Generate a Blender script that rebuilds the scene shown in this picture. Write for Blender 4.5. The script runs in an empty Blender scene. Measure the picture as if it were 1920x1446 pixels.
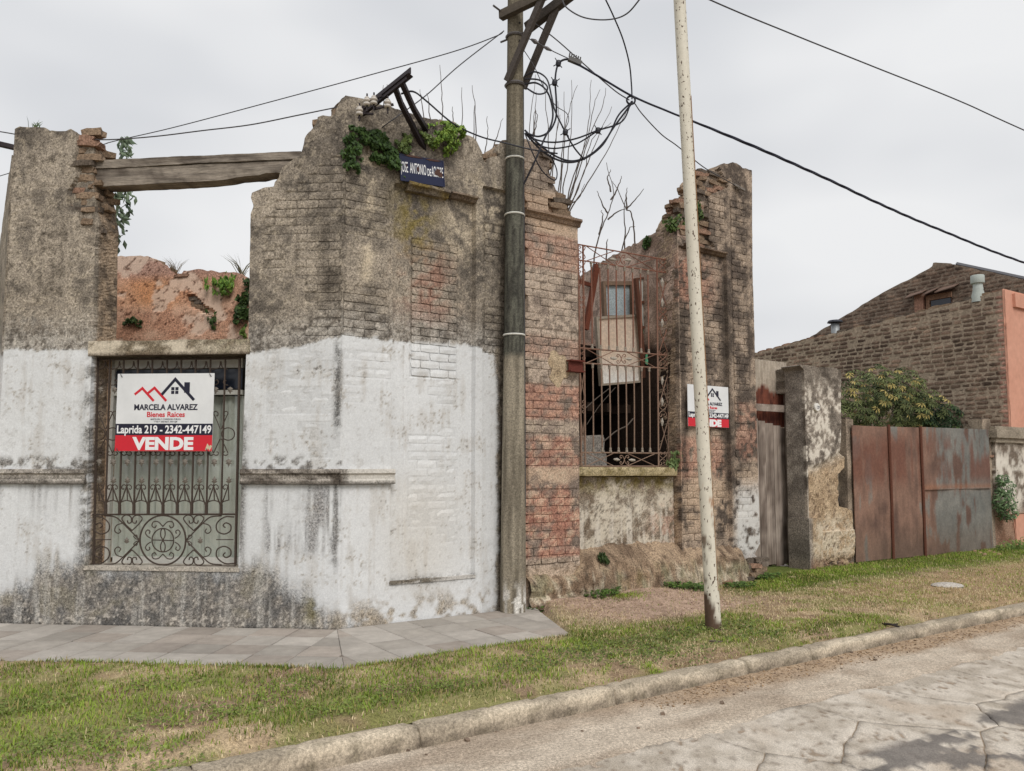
import bpy, math, random
import numpy as np
from mathutils import Matrix, Vector

# ------------------------------------------------------------------ camera, sky, sun, exposure
SC = bpy.context.scene
CAM_F, CAM_PITCH, CAM_H = 1500.0, math.radians(4.5), 1.6       # focal length in pixels of a 1920 wide frame
CX, CY = 960.0, 880.0 - CAM_F * math.tan(CAM_PITCH)            # principal point
cam_d = bpy.data.cameras.new('camera')
cam_d.sensor_width = 36.0
cam_d.lens = 36.0 * CAM_F / 1920.0
cam_d.shift_y = (CY - 723.0) / 1920.0
cam_d.clip_end = 3000.0
cam = bpy.data.objects.new('camera', cam_d)
cam.location = (0, 0, CAM_H)
cam.rotation_euler = (math.pi / 2 + CAM_PITCH, 0, 0)
SC.collection.objects.link(cam)
SC.camera = cam

SUN_EL, SUN_AZ = math.radians(46), math.radians(158)           # azimuth measured clockwise from +Y
world = bpy.data.worlds.new('World')
SC.world = world
world.use_nodes = True
wn, wl = world.node_tree.nodes, world.node_tree.links
wn.clear()
w_out = wn.new('ShaderNodeOutputWorld')
w_bg = wn.new('ShaderNodeBackground')
w_bg.inputs['Strength'].default_value = 0.1
w_sky = wn.new('ShaderNodeTexSky')
w_sky.sky_type = 'NISHITA'
w_sky.sun_disc = False
w_sky.sun_elevation = SUN_EL
w_sky.sun_rotation = SUN_AZ
w_sky.air_density = 2.0
w_sky.dust_density = 6.0
w_hsv = wn.new('ShaderNodeHueSaturation')
w_hsv.inputs['Saturation'].default_value = 0.25
w_hsv.inputs['Value'].default_value = 0.8
w_tc = wn.new('ShaderNodeTexCoord')
w_map = wn.new('ShaderNodeMapping')
w_map.inputs['Scale'].default_value = (1.0, 1.0, 2.2)
w_no = wn.new('ShaderNodeTexNoise')
w_no.inputs['Scale'].default_value = 1.7
w_no.inputs['Detail'].default_value = 3.0
w_no.inputs['Roughness'].default_value = 0.5
w_rmp = wn.new('ShaderNodeValToRGB')
w_rmp.color_ramp.elements[0].position = 0.32
w_rmp.color_ramp.elements[0].color = (4.55, 4.75, 5.15, 1)
w_rmp.color_ramp.elements[1].position = 0.66
w_rmp.color_ramp.elements[1].color = (7.3, 7.35, 7.45, 1)
w_mix = wn.new('ShaderNodeMixRGB')
w_mix.inputs[0].default_value = 0.93
wl.new(w_sky.outputs[0], w_hsv.inputs['Color'])
wl.new(w_tc.outputs['Generated'], w_map.inputs[0])
wl.new(w_map.outputs[0], w_no.inputs['Vector'])
wl.new(w_no.outputs[0], w_rmp.inputs[0])
wl.new(w_hsv.outputs[0], w_mix.inputs[1])
wl.new(w_rmp.outputs[0], w_mix.inputs[2])
wl.new(w_mix.outputs[0], w_bg.inputs['Color'])
wl.new(w_bg.outputs[0], w_out.inputs['Surface'])

sun_d = bpy.data.lights.new('sun', 'SUN')
sun_d.energy = 1.5
sun_d.angle = math.radians(28)
sun_d.color = (1.0, 0.965, 0.92)
sun = bpy.data.objects.new('sun', sun_d)
sun.rotation_euler = Vector((math.sin(SUN_AZ) * math.cos(SUN_EL), math.cos(SUN_AZ) * math.cos(SUN_EL), math.sin(SUN_EL))).to_track_quat('Z', 'Y').to_euler()
sun.location = (-3, -6, 12)
SC.collection.objects.link(sun)

SC.view_settings.view_transform = 'Standard'
SC.view_settings.look = 'None'
SC.view_settings.gamma = 1.0
SC.view_settings.use_curve_mapping = False
SC.view_settings.exposure = 0.28

# ------------------------------------------------------------------ small maths
rnd = random.Random(7)
RNG = np.random.default_rng(11)

def S(r, g, b):
    c = np.array([r, g, b], float) / 255.0
    return np.where(c <= 0.04045, c / 12.92, ((c + 0.055) / 1.055) ** 2.4)

def _hash(ix, iy, iz, seed):
    h = (ix.astype(np.int64) * 374761393 + iy.astype(np.int64) * 668265263 + iz.astype(np.int64) * 2147483647 + seed * 1274126177) & 0xFFFFFFFF
    h = ((h ^ (h >> 13)) * 1274126177) & 0xFFFFFFFF
    h = ((h ^ (h >> 16)) * 2246822519) & 0xFFFFFFFF
    return ((h ^ (h >> 15)) & 0xFFFFFF) / float(0xFFFFFF)

def vn(x, y, z=0.0, seed=0):
    x = np.asarray(x, float); y = np.asarray(y, float); z = np.asarray(z, float)
    x, y, z = np.broadcast_arrays(x, y, z)
    ix, iy, iz = np.floor(x), np.floor(y), np.floor(z)
    fx, fy, fz = x - ix, y - iy, z - iz
    ux, uy, uz = (t * t * (3 - 2 * t) for t in (fx, fy, fz))
    r = 0
    flat = not np.any(z)
    for dx in (0, 1):
        for dy in (0, 1):
            for dz in ((0,) if flat else (0, 1)):
                w = (ux if dx else 1 - ux) * (uy if dy else 1 - uy) * (1 if flat else (uz if dz else 1 - uz))
                r = r + w * _hash(ix + dx, iy + dy, iz + dz, seed)
    return r

def fbm(x, y, z=0.0, seed=0, oct=4):
    a, s, t, f = 0.5, 0.0, 0.0, 1.0
    for o in range(oct):
        s = s + a * vn(np.asarray(x) * f, np.asarray(y) * f, np.asarray(z) * f, seed + o * 17)
        t += a; a *= 0.5; f *= 2.03
    return s / t

def sm(x, a, b):
    t = np.clip((np.asarray(x, float) - a) / (b - a), 0, 1)
    return t * t * (3 - 2 * t)

def mix(c0, c1, t):
    t = np.asarray(t, float)[..., None]
    return np.asarray(c0) * (1 - t) + np.asarray(c1) * t

# ------------------------------------------------------------------ picture rays and wall frames
_cp, _sp = math.cos(CAM_PITCH), math.sin(CAM_PITCH)

def ray(u, v):
    a, b = (u - CX) / CAM_F, -(v - CY) / CAM_F
    return np.array([a, _cp - b * _sp, _sp + b * _cp])

def gnd(u, v, z=0.0):
    d = ray(u, v); t = (z - CAM_H) / d[2]
    return np.array([d[0] * t, d[1] * t, z])

def at(u, v, Y):
    d = ray(u, v); t = Y / d[1]
    return np.array([d[0] * t, Y, CAM_H + d[2] * t])

class Fr:
    """upright plane: s runs to the right as seen from outside, z up, d out of the face"""
    def __init__(self, o, deg):
        a = math.radians(deg)
        self.o = np.array(o[:2], float); self.deg = deg
        self.t = np.array([math.cos(a), math.sin(a)]); self.n = np.array([math.sin(a), -math.cos(a)])
    def w(self, s, z, d):
        s, z, d = np.broadcast_arrays(np.asarray(s, float), np.asarray(z, float), np.asarray(d, float))
        return np.stack([self.o[0] + s * self.t[0] + d * self.n[0], self.o[1] + s * self.t[1] + d * self.n[1], z], -1)
    def sz(self, u, v, d=0.0):
        r = ray(u, v)
        k = ((self.o + d * self.n) @ self.n) / (r[:2] @ self.n)
        p = k * r
        return float((p[:2] - self.o) @ self.t), float(CAM_H + p[2])
    def loc(self, p):
        q = np.asarray(p, float)[..., :2] - self.o
        return q @ self.t, q @ self.n
    def mat(self, s, z, d):
        m = Matrix(((self.t[0], 0, self.n[0], 0), (self.t[1], 0, self.n[1], 0), (0, 1, 0, 0), (0, 0, 0, 1)))
        p = self.w(s, z, d)
        m.translation = Vector([float(c) for c in p])
        return m

P0 = gnd(632, 1180)
FA = Fr(P0, -5.3)          # chamfered corner face with the big window
FB = Fr(P0, 33.9)          # street face running away to the right

# ------------------------------------------------------------------ objects
COL = SC.collection
WL = {}                    # world location of each object (no rotations)

def tag(o, label=None, cat=None, group=None, kind=None):
    if label: o['label'] = label
    if cat: o['category'] = cat
    if group: o['group'] = group
    if kind: o['kind'] = kind
    return o

def link(o, parent=None, wloc=(0, 0, 0)):
    COL.objects.link(o)
    wloc = np.array(wloc, float)
    if parent is not None:
        o.parent = parent
        o.location = wloc - WL[parent.name]
    else:
        o.location = wloc
    WL[o.name] = wloc
    return o

def thing(name, wloc, label, cat, group=None, kind=None):
    o = bpy.data.objects.new(name, None)
    o.empty_display_size = 0.2
    link(o, None, [float(c) for c in wloc])
    return tag(o, label, cat, group, kind)

def mesh_data(name, V, Q=None, T=None, col=None, smooth=False):
    V = np.asarray(V, float).reshape(-1, 3)
    Q = np.zeros((0, 4), int) if Q is None or len(Q) == 0 else np.asarray(Q, int).reshape(-1, 4)
    T = np.zeros((0, 3), int) if T is None or len(T) == 0 else np.asarray(T, int).reshape(-1, 3)
    me = bpy.data.meshes.new(name)
    me.vertices.add(len(V)); me.vertices.foreach_set('co', V.ravel())
    nl = len(Q) * 4 + len(T) * 3
    me.loops.add(nl); me.loops.foreach_set('vertex_index', np.concatenate([Q.ravel(), T.ravel()]).astype(np.int32))
    me.polygons.add(len(Q) + len(T))
    st = np.concatenate([np.arange(len(Q)) * 4, len(Q) * 4 + np.arange(len(T)) * 3]).astype(np.int32)
    me.polygons.foreach_set('loop_start', st)
    me.polygons.foreach_set('use_smooth', np.full(len(Q) + len(T), smooth))
    if col is not None:
        c = np.asarray(col, float)
        if c.ndim == 1: c = np.tile(c, (len(V), 1))
        c4 = np.ones((len(V), 4)); c4[:, :3] = np.clip(c, 0.002, 0.92)
        at_ = me.color_attributes.new('Col', 'FLOAT_COLOR', 'POINT')
        at_.data.foreach_set('color', c4.ravel())
    me.update(calc_edges=True)
    return me

def obj(name, geo, mat, parent=None, col=None, smooth=False):
    """geo = (V, Q, T) in world coordinates; the origin goes to the base of the piece"""
    V = np.asarray(geo[0], float).reshape(-1, 3)
    base = np.array([V[:, 0].mean(), V[:, 1].mean(), V[:, 2].min()])
    me = mesh_data(name, V - base, geo[1], geo[2] if len(geo) > 2 else None, col, smooth)
    me.materials.append(mat)
    o = bpy.data.objects.new(name, me)
    return link(o, parent, base)

def cat_geo(parts):
    Vs, Qs, Ts, n = [], [], [], 0
    for g in parts:
        V = np.asarray(g[0]).reshape(-1, 3)
        Vs.append(V)
        if g[1] is not None and len(g[1]): Qs.append(np.asarray(g[1]) + n)
        if len(g) > 2 and g[2] is not None and len(g[2]): Ts.append(np.asarray(g[2]) + n)
        n += len(V)
    return (np.concatenate(Vs), np.concatenate(Qs) if Qs else None, np.concatenate(Ts) if Ts else None)

# ------------------------------------------------------------------ shapes
def spline(P, n=8):
    P = np.asarray(P, float)
    if len(P) < 3: return P
    X = np.vstack([2 * P[0] - P[1], P, 2 * P[-1] - P[-2]])
    out = []
    for i in range(1, len(X) - 2):
        p0, p1, p2, p3 = X[i - 1], X[i], X[i + 1], X[i + 2]
        for k in range(n):
            t = k / n
            out.append(0.5 * ((2 * p1) + (p2 - p0) * t + (2 * p0 - 5 * p1 + 4 * p2 - p3) * t * t + (3 * p1 - p0 - 3 * p2 + p3) * t ** 3))
    out.append(P[-1])
    return np.array(out)

def tube(P, r, n=6, cap=True):
    P = np.asarray(P, float); m = len(P)
    r = np.broadcast_to(np.asarray(r, float), (m,))
    T = np.gradient(P, axis=0); T /= np.linalg.norm(T, axis=1)[:, None] + 1e-12
    u = np.cross(T[0], [0, 0, 1.0])
    if np.linalg.norm(u) < 1e-3: u = np.cross(T[0], [1.0, 0, 0])
    u /= np.linalg.norm(u)
    V = []
    ang = np.arange(n) * 2 * math.pi / n
    for i in range(m):
        u = u - T[i] * (u @ T[i]); u /= np.linalg.norm(u) + 1e-12
        w = np.cross(T[i], u)
        V.append(P[i] + r[i] * (np.cos(ang)[:, None] * u + np.sin(ang)[:, None] * w))
    V = np.concatenate(V)
    a = np.arange(m - 1)[:, None] * n; k = np.arange(n)[None, :]; k2 = (k + 1) % n
    Q = np.stack([a + k, a + k2, a + n + k2, a + n + k], -1).reshape(-1, 4)
    Tt = None
    if cap:
        V = np.vstack([V, P[0], P[-1]])
        c0, c1 = m * n, m * n + 1
        kk = np.arange(n); kk2 = (kk + 1) % n
        Tt = np.vstack([np.stack([np.full(n, c0), kk2, kk], -1), np.stack([np.full(n, c1), (m - 1) * n + kk, (m - 1) * n + kk2], -1)])
    return V, Q, Tt

def box_pts(c, ax, half):
    """oriented box: centre, three unit axes, half sizes"""
    c = np.asarray(c, float); ax = np.asarray(ax, float)
    sg = np.array([[x, y, z] for z in (-1, 1) for y in (-1, 1) for x in (-1, 1)], float)
    V = c + (sg * np.asarray(half)) @ ax
    Q = np.array([[0, 2, 3, 1], [4, 5, 7, 6], [0, 1, 5, 4], [2, 6, 7, 3], [0, 4, 6, 2], [1, 3, 7, 5]])
    if np.linalg.det(ax) < 0: Q = Q[:, ::-1]
    return V, Q, None

def beam(p, q, w, h, up=(0, 0, 1)):
    p = np.asarray(p, float); q = np.asarray(q, float)
    t = q - p; L = np.linalg.norm(t); t /= L
    s = np.cross(t, up); s /= np.linalg.norm(s); u = np.cross(s, t)
    return box_pts((p + q) / 2, [t, s, u], [L / 2, w / 2, h / 2])

def disp(V, amp, f, seed=0):
    V = np.asarray(V, float)
    if amp <= 0: return V
    n = np.stack([fbm(V[:, 0] * f, V[:, 1] * f, V[:, 2] * f + 0.37, seed + k * 101, 3) - 0.5 for k in range(3)], -1)
    return V + n * 2 * amp

def rbox(fr, s0, s1, z0, z1, d0, d1, h=0.05, amp=0.004, f=6.0, seed=0, rnd_edge=0.0):
    """subdivided, slightly uneven block in a wall frame; returns geometry and its (s,z,d)"""
    L = np.array([s1 - s0, z1 - z0, d1 - d0]); N = np.maximum(1, np.ceil(L / h).astype(int))
    Vs, Qs, n0 = [], [], 0
    for ax in range(3):
        a, b = [(1, 2), (2, 0), (0, 1)][ax]
        for side in (0, 1):
            ga, gb = np.meshgrid(np.linspace(0, 1, N[a] + 1), np.linspace(0, 1, N[b] + 1), indexing='ij')
            P = np.zeros(ga.shape + (3,)); P[..., a] = ga; P[..., b] = gb; P[..., ax] = side
            idx = np.arange(ga.size).reshape(ga.shape) + n0
            q = np.stack([idx[:-1, :-1], idx[1:, :-1], idx[1:, 1:], idx[:-1, 1:]], -1).reshape(-1, 4)
            Qs.append(q if side else q[:, ::-1]); Vs.append(P.reshape(-1, 3)); n0 += ga.size
    U = np.concatenate(Vs) * L
    if rnd_edge > 0:
        e = np.minimum(U, L - U); r = rnd_edge
        nb = (e < 1e-6).sum(1)
        c = np.clip(U, r, L - r); dv = U - c; ln = np.linalg.norm(dv, axis=1)
        U = np.where((ln > r)[:, None], c + dv / np.maximum(ln, 1e-9)[:, None] * r, U)
    P = U + np.array([s0, z0, d0])
    W = fr.w(P[:, 0], P[:, 1], P[:, 2])
    W = disp(W, amp, f, seed)
    return (W, np.concatenate(Qs), None), P

def inside(px, pz, loop):
    x0, y0 = loop[:, 0], loop[:, 1]; x1, y1 = np.roll(x0, -1), np.roll(y0, -1)
    r = np.zeros(px.shape, bool)
    for a, b, c, d in zip(x0, y0, x1, y1):
        if b == d: continue
        hit = ((b > pz) != (d > pz)) & (px < (c - a) * (pz - b) / (d - b) + a)
        r ^= hit
    return r

def nearest(px, pz, loop):
    a = loop; b = np.roll(loop, -1, 0); best = np.full(px.shape, 1e9); bx = px.copy(); bz = pz.copy()
    for (x0, z0), (x1, z1) in zip(a, b):
        dx, dz = x1 - x0, z1 - z0; L = dx * dx + dz * dz
        if L < 1e-12: continue
        t = np.clip(((px - x0) * dx + (pz - z0) * dz) / L, 0, 1)
        qx, qz = x0 + t * dx, z0 + t * dz
        e = (qx - px) ** 2 + (qz - pz) ** 2
        m = e < best
        best = np.where(m, e, best); bx = np.where(m, qx, bx); bz = np.where(m, qz, bz)
    return bx, bz, np.sqrt(best)

def rough(pts, amp=0.02, step=0.04, seed=0):
    """break a polyline up into an uneven edge"""
    r = random.Random(seed); out = []
    for (a, b) in zip(pts[:-1], pts[1:]):
        a = np.array(a); b = np.array(b); L = np.linalg.norm(b - a); n = max(1, int(L / step))
        for k in range(n):
            p = a + (b - a) * k / n
            if k or out: p = p + np.array([r.uniform(-1, 1), r.uniform(-1, 1)]) * amp
            out.append(p)
    out.append(np.array(pts[-1]))
    return [tuple(p) for p in out]

def sheet(fr, loop, h, T, front, col, rings=3, jit=0.008, seed=0, back=True):
    """thick plate with any outline: fine grid on the face, skirts round the edge, plain back.
    front(s,z) -> d of the face, col(s,z,d) -> colour"""
    loop = np.asarray(loop, float)
    lo, hi = loop.min(0), loop.max(0)
    ns, nz = int(math.ceil((hi[0] - lo[0]) / h)), int(math.ceil((hi[1] - lo[1]) / h))
    hs, hz = (hi - lo) / (ns, nz)
    cs = lo[0] + (np.arange(ns) + 0.5) * hs; cz = lo[1] + (np.arange(nz) + 0.5) * hz
    C = inside(*np.meshgrid(cs, cz, indexing='ij'), loop)
    gs, gz = np.meshgrid(lo[0] + np.arange(ns + 1) * hs, lo[1] + np.arange(nz + 1) * hz, indexing='ij')
    ii, jj = np.nonzero(C)
    nid = lambda i, j: i * (nz + 1) + j
    Q = np.stack([nid(ii, jj), nid(ii + 1, jj), nid(ii + 1, jj + 1), nid(ii, jj + 1)], -1)
    Cp = np.pad(C, 1)
    E = []
    for (di, dj, ea, eb) in ((0, -1, 0, 1), (1, 0, 1, 2), (0, 1, 2, 3), (-1, 0, 3, 0)):
        m = ~Cp[ii + 1 + di, jj + 1 + dj]
        E.append(Q[m][:, [ea, eb]])
    E = np.concatenate(E)
    used = np.unique(Q); remap = np.full((ns + 1) * (nz + 1), -1); remap[used] = np.arange(len(used))
    s, z = gs.ravel()[used].copy(), gz.ravel()[used].copy()
    Q = remap[Q]; E = remap[E]
    bn = np.unique(E)
    bx, bz, bd = nearest(s[bn], z[bn], loop)
    ok = bd < 1.3 * max(hs, hz)
    s[bn[ok]] = bx[ok]; z[bn[ok]] = bz[ok]
    d = front(s, z)
    n = len(s)
    P = [np.stack([s, z, d], -1)]; Qs = [Q]
    if back:
        rmap = np.full(n, -1); rmap[bn] = np.arange(len(bn))
        m = len(bn); prev = bn; base = n
        rr = np.random.default_rng(seed)
        for k in range(1, rings + 1):
            t = k / rings
            dk = d[bn] * (1 - t) + (-T) * t
            j = jit if k < rings else 0
            P.append(np.stack([s[bn] + rr.normal(0, j, m), z[bn] + rr.normal(0, j, m), dk], -1))
            cur = base + np.arange(m)
            a0, b0 = rmap[E[:, 0]], rmap[E[:, 1]]
            Qs.append(np.stack([prev[a0], cur[a0], cur[b0], prev[b0]], -1))
            prev = cur; base += m
        bk = np.arange(n) + base
        bkm = bk.copy(); bkm[bn] = prev
        P.append(np.stack([s, z, np.full(n, -T)], -1))
        Qs.append(bkm[Q][:, ::-1])
    P = np.concatenate(P); Qs = np.concatenate(Qs)
    c = col(P[:, 0], P[:, 1], P[:, 2])
    W = fr.w(P[:, 0], P[:, 1], P[:, 2])
    keep = np.unique(Qs); mp = np.full(len(P), -1); mp[keep] = np.arange(len(keep))
    return (W[keep], mp[Qs], None), c[keep]

def lathe(prof, c, n=10, ax=(0, 0, 1)):
    """prof: (r, h) pairs along the axis from point c"""
    ax = np.asarray(ax, float); ax = ax / np.linalg.norm(ax)
    P = np.array([np.asarray(c) + ax * h for _, h in prof]); m = len(P)
    u = np.cross(ax, [0.3, 1, 0.2]); u /= np.linalg.norm(u); w = np.cross(ax, u)
    ang = np.arange(n) * 2 * math.pi / n
    V = np.concatenate([P[i] + max(prof[i][0], 1e-4) * (np.cos(ang)[:, None] * u + np.sin(ang)[:, None] * w) for i in range(m)])
    a = np.arange(m - 1)[:, None] * n; k = np.arange(n)[None, :]; k2 = (k + 1) % n
    Q = np.stack([a + k, a + k2, a + n + k2, a + n + k], -1).reshape(-1, 4)
    return V, Q, None

# ------------------------------------------------------------------ materials
def vmat(name, rough_=0.9, sp_scale=70.0, sp_lo=0.62, sp_hi=1.3, bump=0.25, bscale=None, metal=0.0, randv=0.0, fine=None, spec=0.25, base=None, dist=0.01, stretch=None, lumfade=0.0, pits=None, tight=0.22):
    """surface whose colour comes from the piece (Col) broken up by fine grain; bump gives the fine relief"""
    m = bpy.data.materials.new(name); m.use_nodes = True
    nt = m.node_tree; N, L = nt.nodes, nt.links
    b = N['Principled BSDF']
    b.inputs['Roughness'].default_value = rough_
    b.inputs['Metallic'].default_value = metal
    b.inputs['Specular IOR Level'].default_value = spec
    if base is None:
        src = N.new('ShaderNodeAttribute'); src.attribute_name = 'Col'; csrc = src.outputs['Color']
    else:
        src = N.new('ShaderNodeRGB'); src.outputs[0].default_value = (*[float(x) for x in base], 1); csrc = src.outputs[0]
    geo = N.new('ShaderNodeNewGeometry')
    n1 = N.new('ShaderNodeTexNoise'); n1.inputs['Scale'].default_value = sp_scale; n1.inputs['Detail'].default_value = 4; n1.inputs['Roughness'].default_value = 0.65
    vec = geo.outputs['Position']
    if stretch:
        mpg = N.new('ShaderNodeMapping'); mpg.inputs['Scale'].default_value = stretch
        L.new(vec, mpg.inputs[0]); vec = mpg.outputs[0]
    L.new(vec, n1.inputs['Vector'])
    mr = N.new('ShaderNodeMapRange'); mr.inputs[1].default_value = 0.5 - tight; mr.inputs[2].default_value = 0.5 + tight
    mr.inputs[3].default_value = sp_lo; mr.inputs[4].default_value = sp_hi
    L.new(n1.outputs[0], mr.inputs[0])
    val = mr.outputs[0]
    if fine:
        fs, flo, fhi = fine
        n2 = N.new('ShaderNodeTexNoise'); n2.inputs['Scale'].default_value = fs; n2.inputs['Detail'].default_value = 2; n2.inputs['Roughness'].default_value = 0.7
        L.new(vec, n2.inputs['Vector'])
        m2 = N.new('ShaderNodeMapRange'); m2.inputs[1].default_value = 0.5 - tight * 0.9; m2.inputs[2].default_value = 0.5 + tight * 0.9; m2.inputs[3].default_value = flo; m2.inputs[4].default_value = fhi
        L.new(n2.outputs[0], m2.inputs[0])
        mm = N.new('ShaderNodeMath'); mm.operation = 'MULTIPLY'
        L.new(val, mm.inputs[0]); L.new(m2.outputs[0], mm.inputs[1]); val = mm.outputs[0]
    if pits:
        ps, plo, phi, pv_ = pits
        n5 = N.new('ShaderNodeTexNoise'); n5.inputs['Scale'].default_value = ps; n5.inputs['Detail'].default_value = 3; n5.inputs['Roughness'].default_value = 0.75
        L.new(vec, n5.inputs['Vector'])
        m5 = N.new('ShaderNodeMapRange'); m5.inputs[1].default_value = plo; m5.inputs[2].default_value = phi; m5.inputs[3].default_value = 1.0; m5.inputs[4].default_value = pv_
        L.new(n5.outputs[0], m5.inputs[0])
        mm = N.new('ShaderNodeMath'); mm.operation = 'MULTIPLY'
        L.new(val, mm.inputs[0]); L.new(m5.outputs[0], mm.inputs[1]); val = mm.outputs[0]
    lum = None
    if lumfade:
        bw = N.new('ShaderNodeRGBToBW'); L.new(csrc, bw.inputs[0])
        lm = N.new('ShaderNodeMapRange'); lm.inputs[1].default_value = 0.36; lm.inputs[2].default_value = 0.58; lm.inputs[3].default_value = 0.0; lm.inputs[4].default_value = lumfade
        L.new(bw.outputs[0], lm.inputs[0]); lum = lm.outputs[0]
        mf = N.new('ShaderNodeMix'); mf.data_type = 'FLOAT'
        L.new(lum, mf.inputs[0]); L.new(val, mf.inputs[2]); mf.inputs[3].default_value = 1.0; val = mf.outputs[0]
    if randv:
        oi = N.new('ShaderNodeObjectInfo')
        m3 = N.new('ShaderNodeMapRange'); m3.inputs[3].default_value = 1 - randv; m3.inputs[4].default_value = 1 + randv
        L.new(oi.outputs['Random'], m3.inputs[0])
        mm = N.new('ShaderNodeMath'); mm.operation = 'MULTIPLY'
        L.new(val, mm.inputs[0]); L.new(m3.outputs[0], mm.inputs[1]); val = mm.outputs[0]
    vm = N.new('ShaderNodeVectorMath'); vm.operation = 'SCALE'
    L.new(csrc, vm.inputs[0]); L.new(val, vm.inputs['Scale'])
    L.new(vm.outputs[0], b.inputs['Base Color'])
    if bump:
        nb = N.new('ShaderNodeTexNoise'); nb.inputs['Scale'].default_value = bscale or sp_scale; nb.inputs['Detail'].default_value = 5; nb.inputs['Roughness'].default_value = 0.6
        L.new(vec, nb.inputs['Vector'])
        bp = N.new('ShaderNodeBump'); bp.inputs['Strength'].default_value = bump; bp.inputs['Distance'].default_value = dist
        if lum is not None:
            mb = N.new('ShaderNodeMapRange'); mb.inputs[3].default_value = bump; mb.inputs[4].default_value = bump * 0.3
            L.new(lum, mb.inputs[0]); L.new(mb.outputs[0], bp.inputs['Strength'])
        L.new(nb.outputs[0], bp.inputs['Height']); L.new(bp.outputs[0], b.inputs['Normal'])
    return m

def pmat(name, rgb, rough_=0.6, metal=0.0, bump=0.1, scale=40.0, lo=0.8, hi=1.15, spec=0.4, randv=0.0):
    return vmat(name, rough_, scale, lo, hi, bump, metal=metal, spec=spec, base=rgb, randv=randv, dist=0.004)

def wood_mat(name):
    m = vmat(name, 0.85, 30, 0.7, 1.2, 0.35, dist=0.006)
    return m

M_WALL = vmat('weathered_plaster', 0.95, 46, 0.60, 1.40, 0.42, 60, fine=(120, 0.66, 1.32), spec=0.12, dist=0.010, lumfade=0.84, pits=(62, 0.57, 0.63, 0.45), tight=0.145)
M_BRICK = vmat('old_brick', 0.95, 48, 0.62, 1.35, 0.6, 40, fine=(130, 0.72, 1.25), spec=0.12, randv=0.12, dist=0.012, tight=0.14)
M_FAR = vmat('far_brick', 0.95, 16, 0.72, 1.3, 0.4, 20, fine=(50, 0.75, 1.22), spec=0.12, randv=0.16, dist=0.02, tight=0.16)
M_CONC = vmat('worn_concrete', 0.9, 50, 0.70, 1.25, 0.35, 70, fine=(120, 0.75, 1.22), spec=0.2, dist=0.006, pits=(60, 0.58, 0.63, 0.55), tight=0.15)
M_TILE = vmat('pavement_tile', 0.85, 9, 0.86, 1.14, 0.12, 120, fine=(160, 0.9, 1.08), spec=0.25, randv=0.08, dist=0.004)
M_ROAD = vmat('road_concrete', 0.92, 60, 0.74, 1.22, 0.5, 90, fine=(140, 0.78, 1.2), spec=0.2, dist=0.008, pits=(60, 0.58, 0.63, 0.6), tight=0.16)
M_SOIL = vmat('dry_soil', 0.97, 50, 0.7, 1.25, 0.7, 50, fine=(130, 0.7, 1.25), spec=0.1, dist=0.02, tight=0.15)
M_LEAF = vmat('foliage', 0.6, 30, 0.75, 1.25, 0.0, spec=0.3)
M_GRASS = vmat('grass_blade', 0.75, 12, 0.85, 1.15, 0.0, spec=0.15)
M_RUST = vmat('rusty_iron', 0.8, 80, 0.6, 1.35, 0.4, 110, metal=0.15, spec=0.3, dist=0.004)
M_SHEET = vmat('rusty_sheet', 0.75, 26, 0.8, 1.2, 0.25, 60, metal=0.1, spec=0.35, fine=(140, 0.85, 1.12), dist=0.006)
M_WOODH = vmat('grained_timber', 0.9, 14, 0.55, 1.35, 0.6, 20, fine=(50, 0.7, 1.25), spec=0.15, dist=0.008, stretch=(0.10, 1.6, 2.2))
M_WOODV = vmat('grained_plank', 0.9, 20, 0.62, 1.28, 0.5, 30, fine=(70, 0.75, 1.2), spec=0.15, dist=0.006, stretch=(1.6, 1.6, 0.06))
M_WOOD = vmat('grey_wood', 0.9, 34, 0.72, 1.22, 0.45, 60, fine=(150, 0.8, 1.15), spec=0.2, dist=0.006)
M_TWIG = pmat('bare_twig', S(92, 82, 74), 0.9, bump=0.0)
M_CABLE = pmat('black_cable', S(36, 36, 44), 0.55, bump=0.0, lo=0.95, hi=1.05)
M_WIRE = pmat('old_wire', S(70, 68, 70), 0.6, bump=0.0, lo=0.9, hi=1.1)
# ------------------------------------------------------------------ ground, road, kerb, pavement
def plane_geo(x0, x1, y0, y1, z):
    return (np.array([[x0, y0, z], [x1, y0, z], [x1, y1, z], [x0, y1, z]]), np.array([[0, 1, 2, 3]]), None)

g = obj('ground', plane_geo(-600, 600, -500, 900, -0.30), vmat('far_ground', 0.95, 0.6, 0.8, 1.2, 0.0, base=S(120, 112, 92)))
tag(g, kind='structure')

KD = 3.05                   # distance of the kerb's back edge from the street wall
PAVE_D = 1.53               # width of the tiled pavement

class Flat:
    """flat frame for pieces lying on the ground: s along the street wall, z -> across, d -> up"""
    def __init__(self, fr): self.fr = fr
    def w(self, s, z, d): return self.fr.w(s, d, z)

def up(geo):                # flat frames are left-handed: turn the faces round
    return (geo[0], geo[1][:, ::-1] if geo[1] is not None else None, geo[2][:, ::-1] if len(geo) > 2 and geo[2] is not None else None)

FLAT = Flat(FB)

def kerb_d(s):              # the kerb bends round the corner on the left
    s = np.asarray(s, float)
    k = np.clip(-3.2 - s, 0, 3.0)
    return KD - (4.2 - np.sqrt(np.maximum(4.2 ** 2 - k * k, 0)))

def a_dist(s, d):           # distance in front of the chamfered face for a point given in street coordinates
    p = FB.w(s, 0, d)
    return FA.loc(p)

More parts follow.
